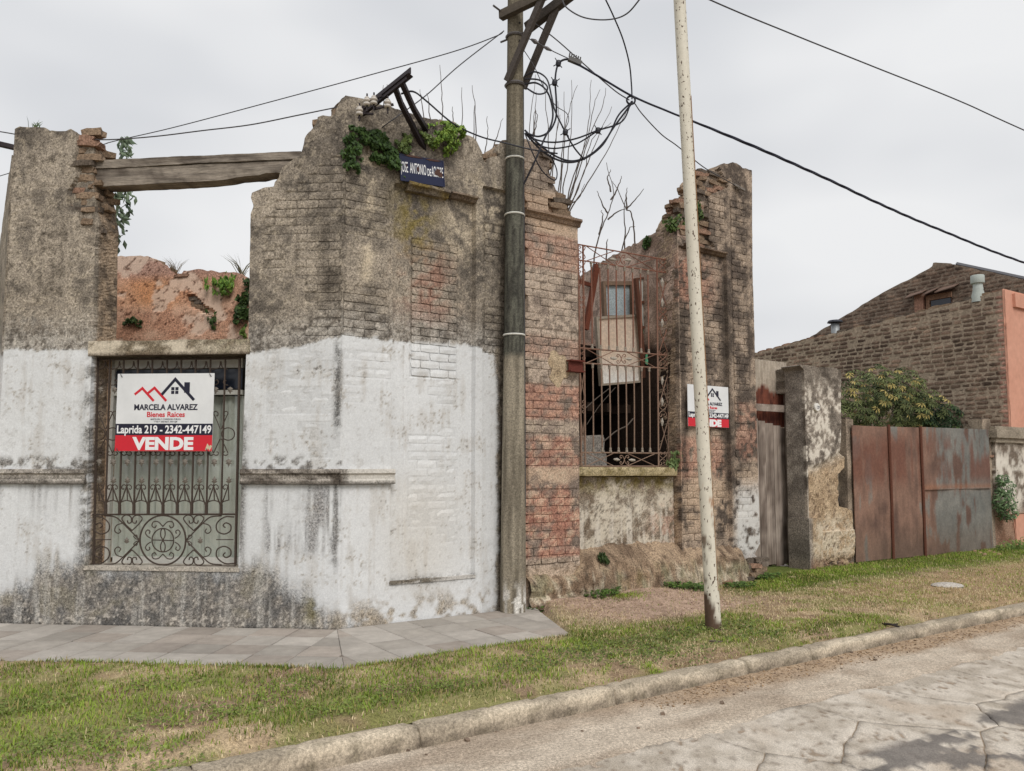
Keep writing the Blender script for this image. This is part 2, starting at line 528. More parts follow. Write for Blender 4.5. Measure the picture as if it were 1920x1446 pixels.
def verge_z(s, d):
    n = fbm(s * 1.7, d * 1.7, 0, 3) - 0.5
    n2 = fbm(s * 9, d * 9, 0, 4) - 0.5
    sa, da = a_dist(s, d)
    z = 0.012 + 0.03 * n + 0.016 * n2
    z = z + 0.07 * np.exp(-((s - 4.1) / 0.9) ** 2) * np.exp(-(np.maximum(d - 0.2, 0) / 0.55) ** 2)
    z = z + 0.05 * np.exp(-((s - 2.7) / 0.6) ** 2) * np.exp(-(np.maximum(d, 0) / 0.4) ** 2)
    z = z + 0.06 * sm(s, 5.5, 8) * sm(d, 2.0, 0.3)
    z = z + 0.025 * np.exp(-((kerb_d(s) - d - 0.25) / 0.2) ** 2)
    kd = kerb_d(s) - d
    z = np.where(kd < 0.10, np.minimum(z, -0.006 + 0.02 * n2), z)
    under = ((d < PAVE_D + 0.02) & (s < 2.55 - 0.5 * np.clip(d, 0, 2)) & (da < PAVE_D + 0.02) & (d > -3.6)) & ((d > -0.1) | (da > -0.1))
    z = np.where(under, -0.06, z)
    return z

def verge_col(s, d):
    n = fbm(s * 1.1, d * 1.1, 0, 21); n2 = fbm(s * 4, d * 4, 0, 22); n3 = fbm(s * 16, d * 16, 0, 23)
    c = mix(S(150, 128, 104), S(192, 170, 138), sm(n2, 0.35, 0.65))
    c = mix(c, S(120, 126, 66), sm(n * 0.6 + n2 * 0.4, 0.44, 0.58) * 0.75)
    path = np.exp(-((s - 3.6) / 1.25) ** 2) * sm(d, -0.2, 0.1) * sm(d, 1.75, 1.15)
    c = mix(c, mix(S(160, 134, 116), S(202, 176, 156), n3), np.clip(path * 1.7, 0, 1))
    c = mix(c, S(96, 110, 52), sm(s, 5.0, 6.2) * sm(d, 1.25, 0.7) * 0.85)
    dry = sm(s, 5.2, 7.0) * sm(d, 1.0, 1.5)
    c = mix(c, mix(S(150, 126, 100), S(186, 160, 124), n2), dry * 0.85)
    return c * (0.8 + 0.4 * n3)[..., None]

ss, dd = np.meshgrid(np.linspace(-9, 22, 520), np.linspace(-7.5, KD + 0.02, 190), indexing='ij')
dd = np.minimum(dd, kerb_d(ss) + 0.02)
i = np.arange(ss.size).reshape(ss.shape)
Q = np.stack([i[:-1, :-1], i[1:, :-1], i[1:, 1:], i[:-1, 1:]], -1).reshape(-1, 4)
z = verge_z(ss, dd).ravel()
verge = obj('verge', (FB.w(ss.ravel(), z, dd.ravel()), Q[:, ::-1], None), M_SOIL, col=verge_col(ss.ravel(), dd.ravel()), smooth=True)
tag(verge, kind='structure')

# --- kerb: separate stones with open joints
kerb = thing('kerb', FB.w(2, -0.14, KD), 'rounded concrete kerb between dry grass verge and cracked road', 'kerb', kind='structure')
def kerb_stone(s0, s1, seed):
    prof = [(0.0, -0.20), (0.0, -0.008), (0.010, 0.0), (0.06, 0.002), (0.105, 0.0), (0.128, -0.010), (0.140, -0.032), (0.146, -0.06), (0.150, -0.09), (0.155, -0.20)]
    n = max(4, int((s1 - s0) / 0.05))
    s = np.linspace(s0, s1, n)
    P, C = [], []
    for k, (dk, zk) in enumerate(prof):
        jj = (fbm(s * 5, k * 0.7, 0, seed) - 0.5) * 0.020 - 0.010 * sm(fbm(s * 16, k * 1.1, 0, seed + 500), 0.60, 0.72)
        endr = np.minimum(s - s0, s1 - s) < 0.02
        P.append(np.stack([s, np.full(n, zk) + jj * (1 if zk > -0.15 else 0) - 0.008 * endr, kerb_d(s) + dk + jj * 0.6], -1))
    P = np.array(P)
    i = np.arange(P.shape[0] * n).reshape(P.shape[0], n)
    Q = np.stack([i[:-1, :-1], i[:-1, 1:], i[1:, 1:], i[1:, :-1]], -1).reshape(-1, 4)
    P = P.reshape(-1, 3)
    V = list(P); nV = len(P)
    ends = []
    for e in (0, n - 1):
        ids = i[:, e]; cpt = P[ids].mean(0); V.append(cpt)
        for a, b in zip(ids[:-1], ids[1:]):
            ends.append((nV, a, b) if e == 0 else (nV, b, a))
        nV += 1
    V = np.array(V)
    n1 = fbm(V[:, 0] * 3, V[:, 1] * 14, V[:, 2] * 6, 31); n2 = fbm(V[:, 0] * 14, V[:, 1] * 20, V[:, 2] * 14, 32)
    c = mix(S(158, 146, 128), S(200, 186, 164), sm(n1, 0.3, 0.7))
    low = sm(V[:, 1], -0.03, -0.13)
    c = mix(c, S(140, 128, 114), low * 0.55)
    c = mix(c, S(98, 88, 76), low * sm(n2, 0.42, 0.58) * 0.85)
    c = mix(c, S(120, 112, 92), sm(n2, 0.58, 0.7) * 0.5)
    return (FB.w(V[:, 0], V[:, 1], V[:, 2]), Q[:, ::-1], np.array(ends)[:, ::-1]), c
cuts = [-6.2, -4.9, -3.5, -2.05, -0.72, FB.loc(gnd(1155, 1290))[0], FB.loc(gnd(1388, 1236))[0], FB.loc(gnd(1505, 1212))[0], FB.loc(gnd(1690, 1172))[0]]
while cuts[-1] < 21: cuts.append(cuts[-1] + 1.4)
for k, (a, b) in enumerate(zip(cuts[:-1], cuts[1:])):
    gap = 0.008 if k > 3 else 0.004
    ge, c = kerb_stone(a + gap, b - gap, 40 + k)
    obj('kerb_stone', ge, M_CONC, kerb, c, smooth=True)

# --- gutter strip of blown sand and the broken concrete road
def flat_sheet(name, loop, h, T, height, col, mat, parent=None, back=True, smooth=True):
    ge, c = sheet(FLAT, loop, h, T, height, col, rings=1, jit=0, back=back)
    return obj(name, up(ge), mat, parent, c, smooth)

ROAD_Z = -0.135
def gut_col(s, d, z):
    n = fbm(s * 2, d * 5, 0, 51); n2 = fbm(s * 12, d * 12, 0, 52)
    c = mix(S(174, 158, 140), S(202, 188, 170), sm(n, 0.3, 0.7))
    near = sm(d + .2 * (n - .5), KD + 0.52, KD + 0.28)
    c = mix(c, mix(S(150, 126, 104), S(184, 160, 132), n2), near * sm(s, 0.0, 2.0) * 0.9)
    return c * (0.85 + 0.3 * n2)[..., None]
def gut_z(s, d):
    n = fbm(s * 3, d * 3, 0, 53) - 0.5; n2 = fbm(s * 14, d * 14, 0, 54) - 0.5
    near = sm(d, KD + 0.45, KD + 0.12)
    rim = sm(d, KD + 0.78, KD + 1.0)
    return ROAD_Z + 0.010 - 0.018 * rim + 0.014 * n + near * (0.022 * sm(s, 0.5, 2.5) + 0.014 * n2 * sm(s, 0.5, 2.5)) + 0.006 * n2
gl = [(s, float(kerb_d(s)) + 0.10) for s in np.linspace(-7, 20, 60)] + [(s, float(kerb_d(s)) + 1.06 + 0.30 * (fbm(s * 1.6, 3.3) - 0.5) + 0.09 * (fbm(s * 7, 1.3) - .5)) for s in np.linspace(20, -7, 220)]
gut = flat_sheet('gutter', np.array(gl), 0.045, 0.05, gut_z, gut_col, M_SOIL, back=False)
tag(gut, kind='structure')

road = thing('road', FB.w(3, -0.2, 6), 'broken pale concrete road with dark asphalt patches and open cracks', 'road', kind='structure')
# worn base that shows in the cracks
def base_col(s, d, z):
    n2 = fbm(s * 9, d * 9, 0, 61)
    return mix(S(96, 84, 74), S(150, 130, 112), sm(n2, 0.3, 0.7))
bl = [(-7, 2.9), (20, 2.9), (20, 13), (-7, 13)]
obj('road_bed', (FB.w(np.array([-60, 80, 80, -60.]), np.full(4, ROAD_Z - 0.006), np.array([KD + 0.05, KD + 0.05, 14, 14.])), np.array([[3, 2, 1, 0]]), None), vmat('road_bed_dirt', 0.95, 8, 0.75, 1.25, 0.4, 40, base=S(158, 142, 124), fine=(120, 0.8, 1.2)), road)

def clip_poly(poly, nx, ny, c):
    out = []
    for a, b in zip(poly, poly[1:] + poly[:1]):
        da, db = a[0] * nx + a[1] * ny - c, b[0] * nx + b[1] * ny - c
        if da <= 0: out.append(a)
        if (da < 0) != (db < 0) and da != db:
            t = da / (da - db); out.append((a[0] + (b[0] - a[0]) * t, a[1] + (b[1] - a[1]) * t))
    return out

def dark_mask(s, d):        # worn asphalt skin left on the concrete
    n = fbm(s * 1.15, d * 2.1, 0, 71); n2 = fbm(s * 5, d * 8, 0, 72); n3 = fbm(s * 17, d * 17, 0, 73)
    g_ = 0.58 * n + 0.29 * n2 + 0.13 * n3
    reg = sm(d, KD + 1.5, KD + 2.1) * sm(s, -1.2, 0.8) + 0.55 * sm(d, KD + 1.0, KD + 1.6) * sm(s, 5.0, 6.5)
    return sm(g_ + 0.13 * (reg - 1.0), 0.458, 0.485) * sm(reg, 0.15, 0.5)

def road_col(s, d, z):
    n = fbm(s * 1.5, d * 1.5, 0, 74); n2 = fbm(s * 9, d * 9, 0, 75); n3 = fbm(s * 38, d * 38, 0, 76)
    c = mix(S(178, 167, 152), S(211, 201, 187), sm(0.5 * n + 0.5 * n2, 0.33, 0.62))
    wv = np.minimum(np.abs(fbm(s * 1.3 + 4, d * 1.3, 0, 711, 5) - 0.5), np.abs(fbm(s * 0.9 + 14, d * 1.7, 0, 712, 5) - 0.5))
    c = mix(c, S(138, 122, 106), sm(wv, 0.007, 0.002) * 0.85)
    c = mix(c, S(172, 152, 130), sm(n, 0.55, 0.7) * 0.5)
    c = mix(c, S(128, 116, 104), sm(n3, 0.66, 0.74) * 0.6)
    c = mix(c, mix(S(96, 92, 90), S(134, 127, 120), n2), dark_mask(s, d) * 0.9)
    return c

def road_z(s, d):
    n = fbm(s * 1.2, d * 1.2, 0, 77) - 0.5; n2 = fbm(s * 11, d * 11, 0, 78) - 0.5
    wv = np.minimum(np.abs(fbm(s * 1.3 + 4, d * 1.3, 0, 711, 5) - 0.5), np.abs(fbm(s * 0.9 + 14, d * 1.7, 0, 712, 5) - 0.5))
    return ROAD_Z + 0.012 * n + 0.008 * n2 + 0.007 * dark_mask(s, d) - 0.006 * sm(wv, 0.008, 0.002)

seeds = []
sr = random.Random(5)
for r_, dc in enumerate([KD + 1.25, KD + 2.05, KD + 2.8, KD + 3.5, KD + 4.3, KD + 5.3, KD + 6.5]):
    s = -5.5 + sr.uniform(0, 1)
    while s < 19:
        w_ = sr.uniform(0.75, 1.5) * (1.0 if dc < KD + 3 else 1.5)
        seeds.append((s, dc + sr.uniform(-0.3, 0.3)))
        s += w_
seeds = np.array(seeds)
for k, (sx, sy) in enumerate(seeds):
    if sy > 12: continue
    poly = [(sx - 2.2, max(KD + 0.86, sy - 2)), (sx + 2.2, max(KD + 0.86, sy - 2)), (sx + 2.2, sy + 2), (sx - 2.2, sy + 2)]
    for j, (ox, oy) in enumerate(seeds):
        if j == k: continue
        dx, dy = ox - sx, oy - sy; L = math.hypot(dx, dy)
        if L > 4.5: continue
        nx, ny = dx / L, dy / L
        gap = 0.001 + 0.004 * float(_hash(np.array(min(k, j)), np.array(max(k, j)), np.array(0), 9))
        poly = clip_poly(poly, nx, ny, (sx + ox) / 2 * nx + (sy + oy) / 2 * ny - gap)
        if len(poly) < 3: break
    if len(poly) < 3: continue
    near = sy < KD + 4.6 and -4 < sx < 13
    # wavy broken outline from a shared noise field so that neighbours still fit
    pts = []
    for a, b in zip(poly, poly[1:] + poly[:1]):
        n_ = max(1, int(math.hypot(b[0] - a[0], b[1] - a[1]) / 0.035))
        pts += [(a[0] + (b[0] - a[0]) * q / n_, a[1] + (b[1] - a[1]) * q / n_) for q in range(n_)]
    pts = np.array(pts)
    off = np.stack([fbm(pts[:, 0] * 1.6, pts[:, 1] * 1.6, 0, 81, 6) - 0.5, fbm(pts[:, 0] * 1.6, pts[:, 1] * 1.6, 0, 82, 6) - 0.5], -1) * 0.20
    pts = pts + off
    pts[:, 1] = np.maximum(pts[:, 1], KD + 0.84)
    if np.abs(pts).max() > 60: continue
    flat_sheet('road_slab', pts, 0.035 if near else 0.12, 0.012 - ROAD_Z, road_z, road_col, M_ROAD, road, back=True)

# --- pavement of square tiles, mitred at the corner
pave = thing('pavement', FB.w(0.5, -0.05, 0.8), 'grey tiled pavement wrapping round the foot of the white wall', 'pavement', kind='structure')
def tile(fr, poly, seed):
    r = random.Random(seed)
    P = np.array(poly, float)
    c = P.mean(0)
    ins = lambda g_: c + (P - c) * (1 - g_ / np.linalg.norm(P - c, axis=1).mean())
    top = ins(0.010); edge = ins(0.003)
    tz = 0.0 + r.uniform(-0.003, 0.003); tx, ty = r.uniform(-.006, .006), r.uniform(-.006, .006)
    hz = lambda q: tz + (q[:, 0] - c[0]) * tx + (q[:, 1] - c[1]) * ty
    n = len(P)
    V = [fr.w(edge[:, 0], np.full(n, -0.05), edge[:, 1]), fr.w(edge[:, 0], hz(edge) - 0.006, edge[:, 1]), fr.w(top[:, 0], hz(top), top[:, 1]), fr.w(c[:1], np.array([tz]), c[1:])]
    V = np.concatenate(V)
    k = np.arange(n); k2 = (k + 1) % n
    Q = np.concatenate([np.stack([k, k2, n + k2, n + k], -1), np.stack([n + k, n + k2, 2 * n + k2, 2 * n + k], -1)])
    T = np.stack([2 * n + k, 2 * n + k2, np.full(n, 3 * n)], -1)
    area = 0.5 * np.sum(P[:, 0] * np.roll(P[:, 1], -1) - np.roll(P[:, 0], -1) * P[:, 1])
    if area > 0: Q, T = Q[:, ::-1], T[:, ::-1]
    q = [(164, 157, 148), (172, 165, 156), (180, 173, 164), (166, 156, 146)][r.randrange(4)]
    base = S(*q) * r.uniform(0.93, 1.08)
    cc = np.tile(base, (len(V), 1)); nn = fbm(V[:, 0] * 2.3, V[:, 1] * 2.3, 0, 85)
    cc = cc * (0.84 + 0.34 * nn)[:, None]; cc[:2 * n] *= 0.72; cc[2 * n:3 * n] *= 0.90
    return (V, Q, T), cc
tw = PAVE_D / 4
half = math.tan(math.radians(39.2 / 2))
tid = 0
for fr, sg, rng_ in ((FA, -1, 14), (FB, 1, 7)):
    for j in range(4):
        d0, d1 = j * tw, (j + 1) * tw
        for k in range(-3, rng_):
            off = 0.0
            a, b = k * tw + off, (k + 1) * tw + off
            poly = [(sg * a, d0 + (0.012 if j == 0 else 0)), (sg * b, d0 + (0.012 if j == 0 else 0)), (sg * b, d1), (sg * a, d1)]
            # stay on this face's side of the mitre line: sg*s >= -d*half
            poly = clip_poly(poly, -sg, -half, 0.0)
            if sg > 0 and len(poly) > 2: poly = clip_poly(poly, 1, 0.42, 2.42)
            if len(poly) < 3: continue
            ar = abs(0.5 * sum(p[0] * q[1] - q[0] * p[1] for p, q in zip(poly, poly[1:] + poly[:1])))
            if ar < 0.004: continue
            ge, c = tile(fr, poly, 300 + tid); tid += 1
            obj('paving_tile', ge, M_TILE, pave, c)
# mortar bed under the tiles
V = np.vstack([FA.w(-5.6, -0.014, 0.0), FA.w(-5.6, -0.014, PAVE_D - .005), FB.w(-PAVE_D * half, -0.014, PAVE_D - .005), FB.w(2.41 - .42 * PAVE_D, -0.014, PAVE_D - .005), FB.w(2.4, -0.014, 0.0), FB.w(0, -0.014, 0)])
obj('mortar_bed', (V, np.array([[0, 1, 2, 5], [5, 2, 3, 4]]), None), vmat('mortar', 0.95, 60, 0.8, 1.2, 0.3, base=S(168, 158, 146)), pave)
obj('mortar_bed', (np.vstack([V[[1, 2, 3]], V[[1, 2, 3]] + [0, 0, -0.05]]), np.array([[0, 3, 4, 1], [1, 4, 5, 2]]), None), bpy.data.materials['mortar'], pave)
# ------------------------------------------------------------------ the ruined corner building
ruin = thing('ruined_building', FB.w(0.5, 0, -0.3), 'roofless corner ruin of crumbling plastered brick, lower walls painted white', 'building')
A = lambda u, v, d=0.0: FA.sz(u, v, d)
B = lambda u, v, d=0.0: FB.sz(u, v, d)
CR = 0.09                                     # mock brick course
ZC = 4.74                                     # cornice height

def band(z, a, b, e=0.03): return sm(z, a - e, a + e) * (1 - sm(z, b - e, b + e))

def paint_line(s):
    base = np.interp(s, [-4, -2.6, -0.9, -0.02, 0.02, 0.6, 1.5, 1.95, 2.2], [2.88, 2.86, 2.80, 2.95, 2.97, 2.97, 3.02, 2.92, 2.5])
    return base + 0.06 * (fbm(s * 6, 1.7, 0, 5) - 0.5) + 0.05 * (fbm(s * 30, 2.7, 0, 6) - 0.5)

def wall_col(s, z, d=None):
    """the colours the wall itself has: plaster, paint, brick bands, mould, moss and run-off stains"""
    s = np.asarray(s, float); z = np.asarray(z, float)
    n1 = fbm(s * 1.1 + 3, z * 1.1, 0, 101); n2 = fbm(s * 4.2, z * 4.2, 0, 102); n3 = fbm(s * 15, z * 15, 0, 103, 3)
    n4 = fbm(s * 45, z * 45, 0, 113, 2)
    st = fbm(s * 10, z * 0.75, 0, 104); st2 = fbm(s * 26, z * 1.6, 0, 105)
    m = 0.38 * n1 + 0.3 * n2 + 0.2 * n3 + 0.12 * st
    up_ = mix(S(98, 91, 83), S(174, 162, 146), sm(m, 0.35, 0.63))
    up_ = mix(up_, S(204, 190, 168), sm(n3 * 0.5 + n4 * 0.5, 0.55, 0.66) * 0.6)
    up_ = mix(up_, S(76, 69, 62), sm(0.4 * n2 + 0.3 * st + 0.3 * n3, 0.54, 0.66) * 0.6)
    up_ = mix(up_, S(58, 52, 47), sm(n4 * 0.6 + n3 * 0.4, 0.60, 0.70) * 0.6)
    # pale cement streaks and cream patches on the corner
    cream = np.exp(-((s - 0.27) / 0.07) ** 2) * band(z, 3.4, 5.1, 0.25) * sm(n2, 0.3, 0.55)
    cream = np.maximum(cream, np.exp(-((s - 1.45) / 0.22) ** 2) * band(z, 4.0, 4.7, 0.2) * sm(n2, 0.32, 0.55))
    cream = np.maximum(cream, np.exp(-((s - 1.75) / 0.3) ** 2) * band(z, 4.3, 5.0, 0.25) * sm(n3, 0.4, 0.6) * 0.8)
    up_ = mix(up_, S(202, 187, 163), cream * (0.45 + 0.5 * sm(n4 * .5 + n3 * .5, .38, .6)))
    c = up_
    # brick red coming through in the walled-up door
    red = np.exp(-((s - 1.02) / 0.30) ** 2) * band(z, 3.15, 4.05, 0.25) * sm(0.5 * n2 + 0.5 * n3, 0.38, 0.6)
    c = mix(c, mix(S(120, 84, 73), S(168, 128, 110), n3), red * 0.85)
    moss = np.exp(-((s - 0.85) / 0.26) ** 2) * band(z, 4.0, 4.72, 0.22) * sm(0.5 * n2 + 0.5 * n3, 0.38, 0.56)
    c = mix(c, S(118, 104, 44), moss * 0.8)
    # ---- street side, right of the pole: banded brickwork
    bb = sm(s, 2.2, 2.3)
    pier = mix(S(132, 118, 107), S(194, 176, 158), sm(0.5 * n2 + 0.3 * n3 + 0.2 * n1, 0.36, 0.62))
    pier = mix(pier, S(88, 78, 70), sm(n3 * 0.5 + n2 * 0.5, 0.55, 0.68) * 0.6)
    redc = mix(S(142, 94, 80), S(194, 146, 124), sm(0.6 * n3 + 0.4 * n4, 0.35, 0.65))
    lb = np.maximum.reduce([band(z, 4.05, 4.5) * 0.55, band(z, 2.95, 3.2) * 0.45, band(z, 2.2, 2.62) * 0.85, band(z, 1.62, 2.0) * 0.9, band(z, 0.55, 1.42)])
    pier = mix(pier, redc, lb * 0.9 * sm(0.55 * n2 + 0.45 * n3, 0.34, 0.54))
    pier = mix(pier, S(200, 173, 148), np.maximum(band(z, 4.5, 5.0), band(z, 1.42, 1.62)) * 0.75 * sm(n2, 0.2, 0.5))
    pier = mix(pier, S(205, 188, 164), sm(n3 * 0.5 + n4 * 0.5, 0.55, 0.66) * 0.5 * band(z, 0.5, 2.2, 0.2))
    pier = mix(pier, S(184, 162, 138), band(z, 0.1, 0.42, 0.1) * 0.6)
    # far pier: darker, pink patches, pale paint low on its right edge
    fp = sm(s, 4.6, 4.8)
    far = mix(S(92, 82, 74), S(170, 152, 134), sm(0.45 * n2 + 0.35 * n3 + 0.2 * st, 0.38, 0.64))
    far = mix(far, redc, (band(z, 3.9, 4.6, 0.15) * np.exp(-((s - 5.15) / 0.45) ** 2) * 0.75 + band(z, 1.45, 2.05, 0.08) * 0.6 * sm(s, 6.0, 5.6) + band(z, 1.75, 2.55, 0.1) * 0.45 * sm(s, 5.95, 6.05)) * sm(n3, 0.34, 0.55))
    far = mix(far, S(190, 166, 142), band(z, 0.75, 1.5, 0.18) * sm(0.5 * n3 + 0.5 * n2, 0.38, 0.58) * 0.75)
    far = mix(far, S(206, 204, 200), sm(s, 5.85, 6.05) * band(z, 0.3, 1.35, 0.2) * sm(0.5 * n3 + 0.5 * n2, 0.33, 0.52) * 0.95)
    far = mix(far, S(70, 62, 55), np.exp(-((s - 5.86 + 0.04 * (st - .5)) / 0.09) ** 2) * band(z, 1.2, 4.4, 0.4) * 0.75)
    far = mix(far, S(72, 63, 56), np.exp(-((s - 5.0) / 0.07) ** 2) * band(z, 1.4, 4.0, 0.4) * 0.7)
    pier = mix(pier, far, fp)
    c = mix(c, pier, bb)
    # dark run-off by the pole
    c = mix(c, S(66, 57, 46), np.exp(-((s - 2.08 + 0.10 * (st - .5)) / 0.13) ** 2) * sm(z, 4.9, 4.2) * 0.8)
    c = mix(c, S(84, 80, 44), np.exp(-((s - 2.08) / 0.10) ** 2) * band(z, 0.2, 1.6, 0.3) * sm(n3, 0.4, 0.6) * 0.6)
    # ---- grey overspray, then white limewash on the lower walls left of the pole
    left = 1 - sm(s + 0.10 * (n2 - 0.5) + 0.05 * (n3 - 0.5), 1.90, 1.96)
    pl = paint_line(s)
    spray = left * sm(z, pl + 0.48 + 0.3 * (n1 - .5), pl + 0.02)
    c = mix(c, mix(S(104, 98, 91), S(184, 178, 169), sm(0.5 * n4 + 0.5 * n3, 0.34, 0.62)), spray * 0.8)
    white = mix(S(206, 207, 207), S(227, 228, 228), n1)
    white = mix(white, S(192, 188, 182), sm(0.5 * n2 + 0.5 * st2, 0.52, 0.68) * 0.5)
    white = mix(white, S(160, 155, 148), sm(n4 * 0.5 + n3 * 0.5, 0.62, 0.72) * 0.3)
    white = mix(white, S(216, 204, 184), np.exp(-((s - 0.95) / 0.5) ** 2) * band(z, 0.3, 1.5, 0.35) * 0.3)
    wm = left * sm(z, pl + 0.012, pl - 0.012)
    wm = wm * (1 - 0.75 * sm(n4 * 0.55 + n2 * 0.45, 0.66, 0.73))
    c = mix(c, white, wm)
    # run-off below the string course and at the corner
    drip = sm(st2 * 0.6 + st * 0.4, 0.44, 0.66)
    d1 = left * band(z, 0.75, 1.50, 0.08) * drip * (sm(s, -0.85, -0.7) * sm(s, 0.06, 0.0)) * 0.62
    d1 = np.maximum(d1, left * sm(z, 0.9, 1.48) * band(z, 0.9, 1.5, 0.02) * drip * sm(s, -2.6, -2.8) * 0.5)
    c = mix(c, S(128, 125, 124), d1)
    edge = np.exp(-((s + 0.035) / 0.04) ** 2) * (band(z, 2.0, 2.9, 0.15) * 0.75 + band(z, 0.6, 1.5, 0.1) * 0.6) * sm(n3 * .5 + st2 * .5, 0.33, 0.55)
    c = mix(c, S(84, 80, 74), edge)
    up_e = np.exp(-((s + 0.12) / 0.16) ** 2) * band(z, 3.2, 4.3, 0.3) * sm(n2 * .5 + st * .5, 0.42, 0.6)
    c = mix(c, S(66, 60, 54), up_e * 0.75)
    jam = (np.exp(-((s + 2.72) / 0.07) ** 2) + np.exp(-((s + 1.03) / 0.05) ** 2)) * band(z, 0.7, 2.9, 0.15) * sm(n3 * .4 + st * .6, 0.36, 0.58) * 0.75
    c = mix(c, S(94, 88, 80), np.clip(jam, 0, 1))
    top_d = left * band(z, 1.58, 1.72, 0.05) * (s < 0.02) * sm(n3, 0.4, 0.6) * 0.75
    c = mix(c, S(98, 90, 80), top_d)
    # black mould at the foot of the wall below the window
    gtop = np.interp(s, [-3.6, -3.25, -2.8, -2.0, -1.0, -0.6, -0.25, 0.0, 0.3, 1.9], [0.30, 0.48, 0.66, 0.66, 0.60, 0.50, 0.20, 0.02, 0.02, 0.10]) + 0.26 * (n2 - 0.5) + 0.36 * (st - 0.5) + 0.15 * (st2 - .5)
    gr = left * sm(z, gtop + 0.20, gtop - 0.16) * (s < 0.3)
    gcol = mix(S(72, 68, 63), S(140, 133, 124), sm(n4 * 0.3 + n3 * 0.3 + n2 * 0.4, 0.36, 0.62))
    gcol = mix(gcol, S(96, 88, 50), sm(n2, 0.56, 0.68) * 0.35)
    gcol = mix(gcol, S(196, 188, 176), sm(n4 * .75 + n3 * .25, 0.60, 0.70) * (0.45 + 0.5 * sm(z, 0.2, 0.05)))
    gcol = mix(gcol, S(186, 182, 174), sm(st2 * .6 + st * .4, .54, .68) * .5)
    c = mix(c, gcol, gr * (0.84 + 0.16 * n3))
    foot = left * sm(s, -0.3, 0.3) * sm(z, 0.42, 0.05) * sm(n3 * .5 + n2 * .5, 0.40, 0.58)
    c = mix(c, mix(S(120, 108, 92), S(176, 160, 136), n4), foot * 0.8)
    c = mix(c, S(104, 96, 50), left * np.exp(-((s + 0.27) / 0.08) ** 2) * band(z, 0.06, 0.32, 0.08) * sm(n3, 0.35, 0.55) * 0.7)
    # grime along the bottom of the door panel
    c = mix(c, S(86, 78, 66), left * np.exp(-((z - 0.405) / 0.045) ** 2) * sm(s, 0.54, 0.6) * sm(s, 1.66, 1.6) * sm(n2 * .6 + n4 * .4, 0.3, 0.5) * 0.5)
    # crumbling core where a surface runs back into the wall
    if d is not None:
        q3 = 0.5 * fbm(z * 3, np.asarray(d) * 6, s + .4, 122, 3) + 0.5 * fbm(z * 16, np.asarray(d) * 16, s * 9 + .4, 121, 3)
        core = mix(S(104, 91, 78), S(178, 156, 132), sm(q3, 0.36, 0.62))
        c = mix(c, core, sm(np.asarray(d), -0.07, -0.10) * 0.9)
    return c

# -------- mock bricks: where each one sits
BRICKS = []                                   # frame, s0, s1, z0, z1, d of the wall, proud, seed
def lay(fr, s0, s1, z0, z1, L, H, proud, keep, d=0.0, seed=0, off=0.5, jitter=0.0):
    r = random.Random(seed); row = 0; z = z0
    while z + H * 0.8 <= z1:
        s = s0 - (L * off if row % 2 else 0)
        while s < s1:
            a, b = max(s, s0), min(s + L, s1)
            if b - a > 0.05 and keep((a + b) / 2, z + H / 2, r):
                BRICKS.append((fr, a, b, z, z + H, d, proud, r.randrange(10 ** 6)))
            s += L
        z += H; row += 1

pv = lambda s, z, seed: float(fbm(s * 1.6, z * 1.6, 0, seed))
# chamfer pier, above the paint and faintly below it
lay(FA, -0.86, -0.01, 2.98, 4.95, 0.235, CR, 0.0045, lambda s, z, r: pv(s, z, 201) > 0.47 + (0.04 if s < -0.5 else -0.05) and z < 4.1 + 1.0 * (s + 0.9), seed=1)
lay(FA, -0.80, -0.01, 1.72, 2.90, 0.235, CR, 0.0016, lambda s, z, r: pv(s, z, 202) > 0.5 and r.random() < 0.7, seed=2)
# street side of the corner
lay(FB, 0.01, 0.52, 2.98, 5.05, 0.235, CR, 0.0045, lambda s, z, r: pv(s, z, 203) > 0.44 and not (0.2 < s < 0.32 and z > 3.5) and r.random() < 0.92, seed=3)
lay(FB, 0.02, 0.55, 1.75, 2.90, 0.235, CR, 0.0016, lambda s, z, r: pv(s, z, 204) > 0.48 and r.random() < 0.8, seed=4)
# walled-up door
lay(FB, 0.82, 1.40, 2.62, 4.32, 0.235, CR, 0.006, lambda s, z, r: z < 4.15 or pv(s, z, 205) > 0.5, d=-0.06, seed=5)
lay(FB, 0.80, 1.42, 0.80, 2.60, 0.235, CR, 0.0016, lambda s, z, r: pv(s, z, 206) > 0.46 and r.random() < 0.85, d=-0.06, seed=6)
# strip beside the pole
lay(FB, 1.76, 2.28, 0.70, 4.55, 0.235, CR, 0.004, lambda s, z, r: pv(s, z, 207) > 0.46 and (z > 2.95 or s > 2.05), d=-0.05, seed=7)
# near pier of the open window
def keep_pier(s, z, r):
    if 4.62 < z < 4.80: return False
    if 1.40 < z < 1.63 or 1.95 < z < 2.22 and s > 2.8: return False
    if z > 4.45: return pv(s, z, 208) > 0.40 and s < 2.75
    if 2.66 < z < 2.95 or 3.3 < z < 3.55: return r.random() < 0.25
    return r.random() < 0.93
lay(FB, 2.30, 3.105, 0.48, 5.35, 0.235, 0.097, 0.005, keep_pier, seed=8)
# far pier: recessed panel and right-hand pilaster
def keep_far(s, z, r): return pv(s, z, 209) > 0.40 and r.random() < 0.94
lay(FB, 4.93, 5.84, 0.62, 4.60, 0.235, 0.097, 0.005, keep_far, d=-0.05, seed=9)
lay(FB, 5.52, 5.86, 4.86, 5.6, 0.235, 0.097, 0.005, lambda s, z, r: True, seed=10)
lay(FB, 5.99, 6.33, 0.9, 5.6, 0.235, 0.097, 0.005, keep_far, seed=11)

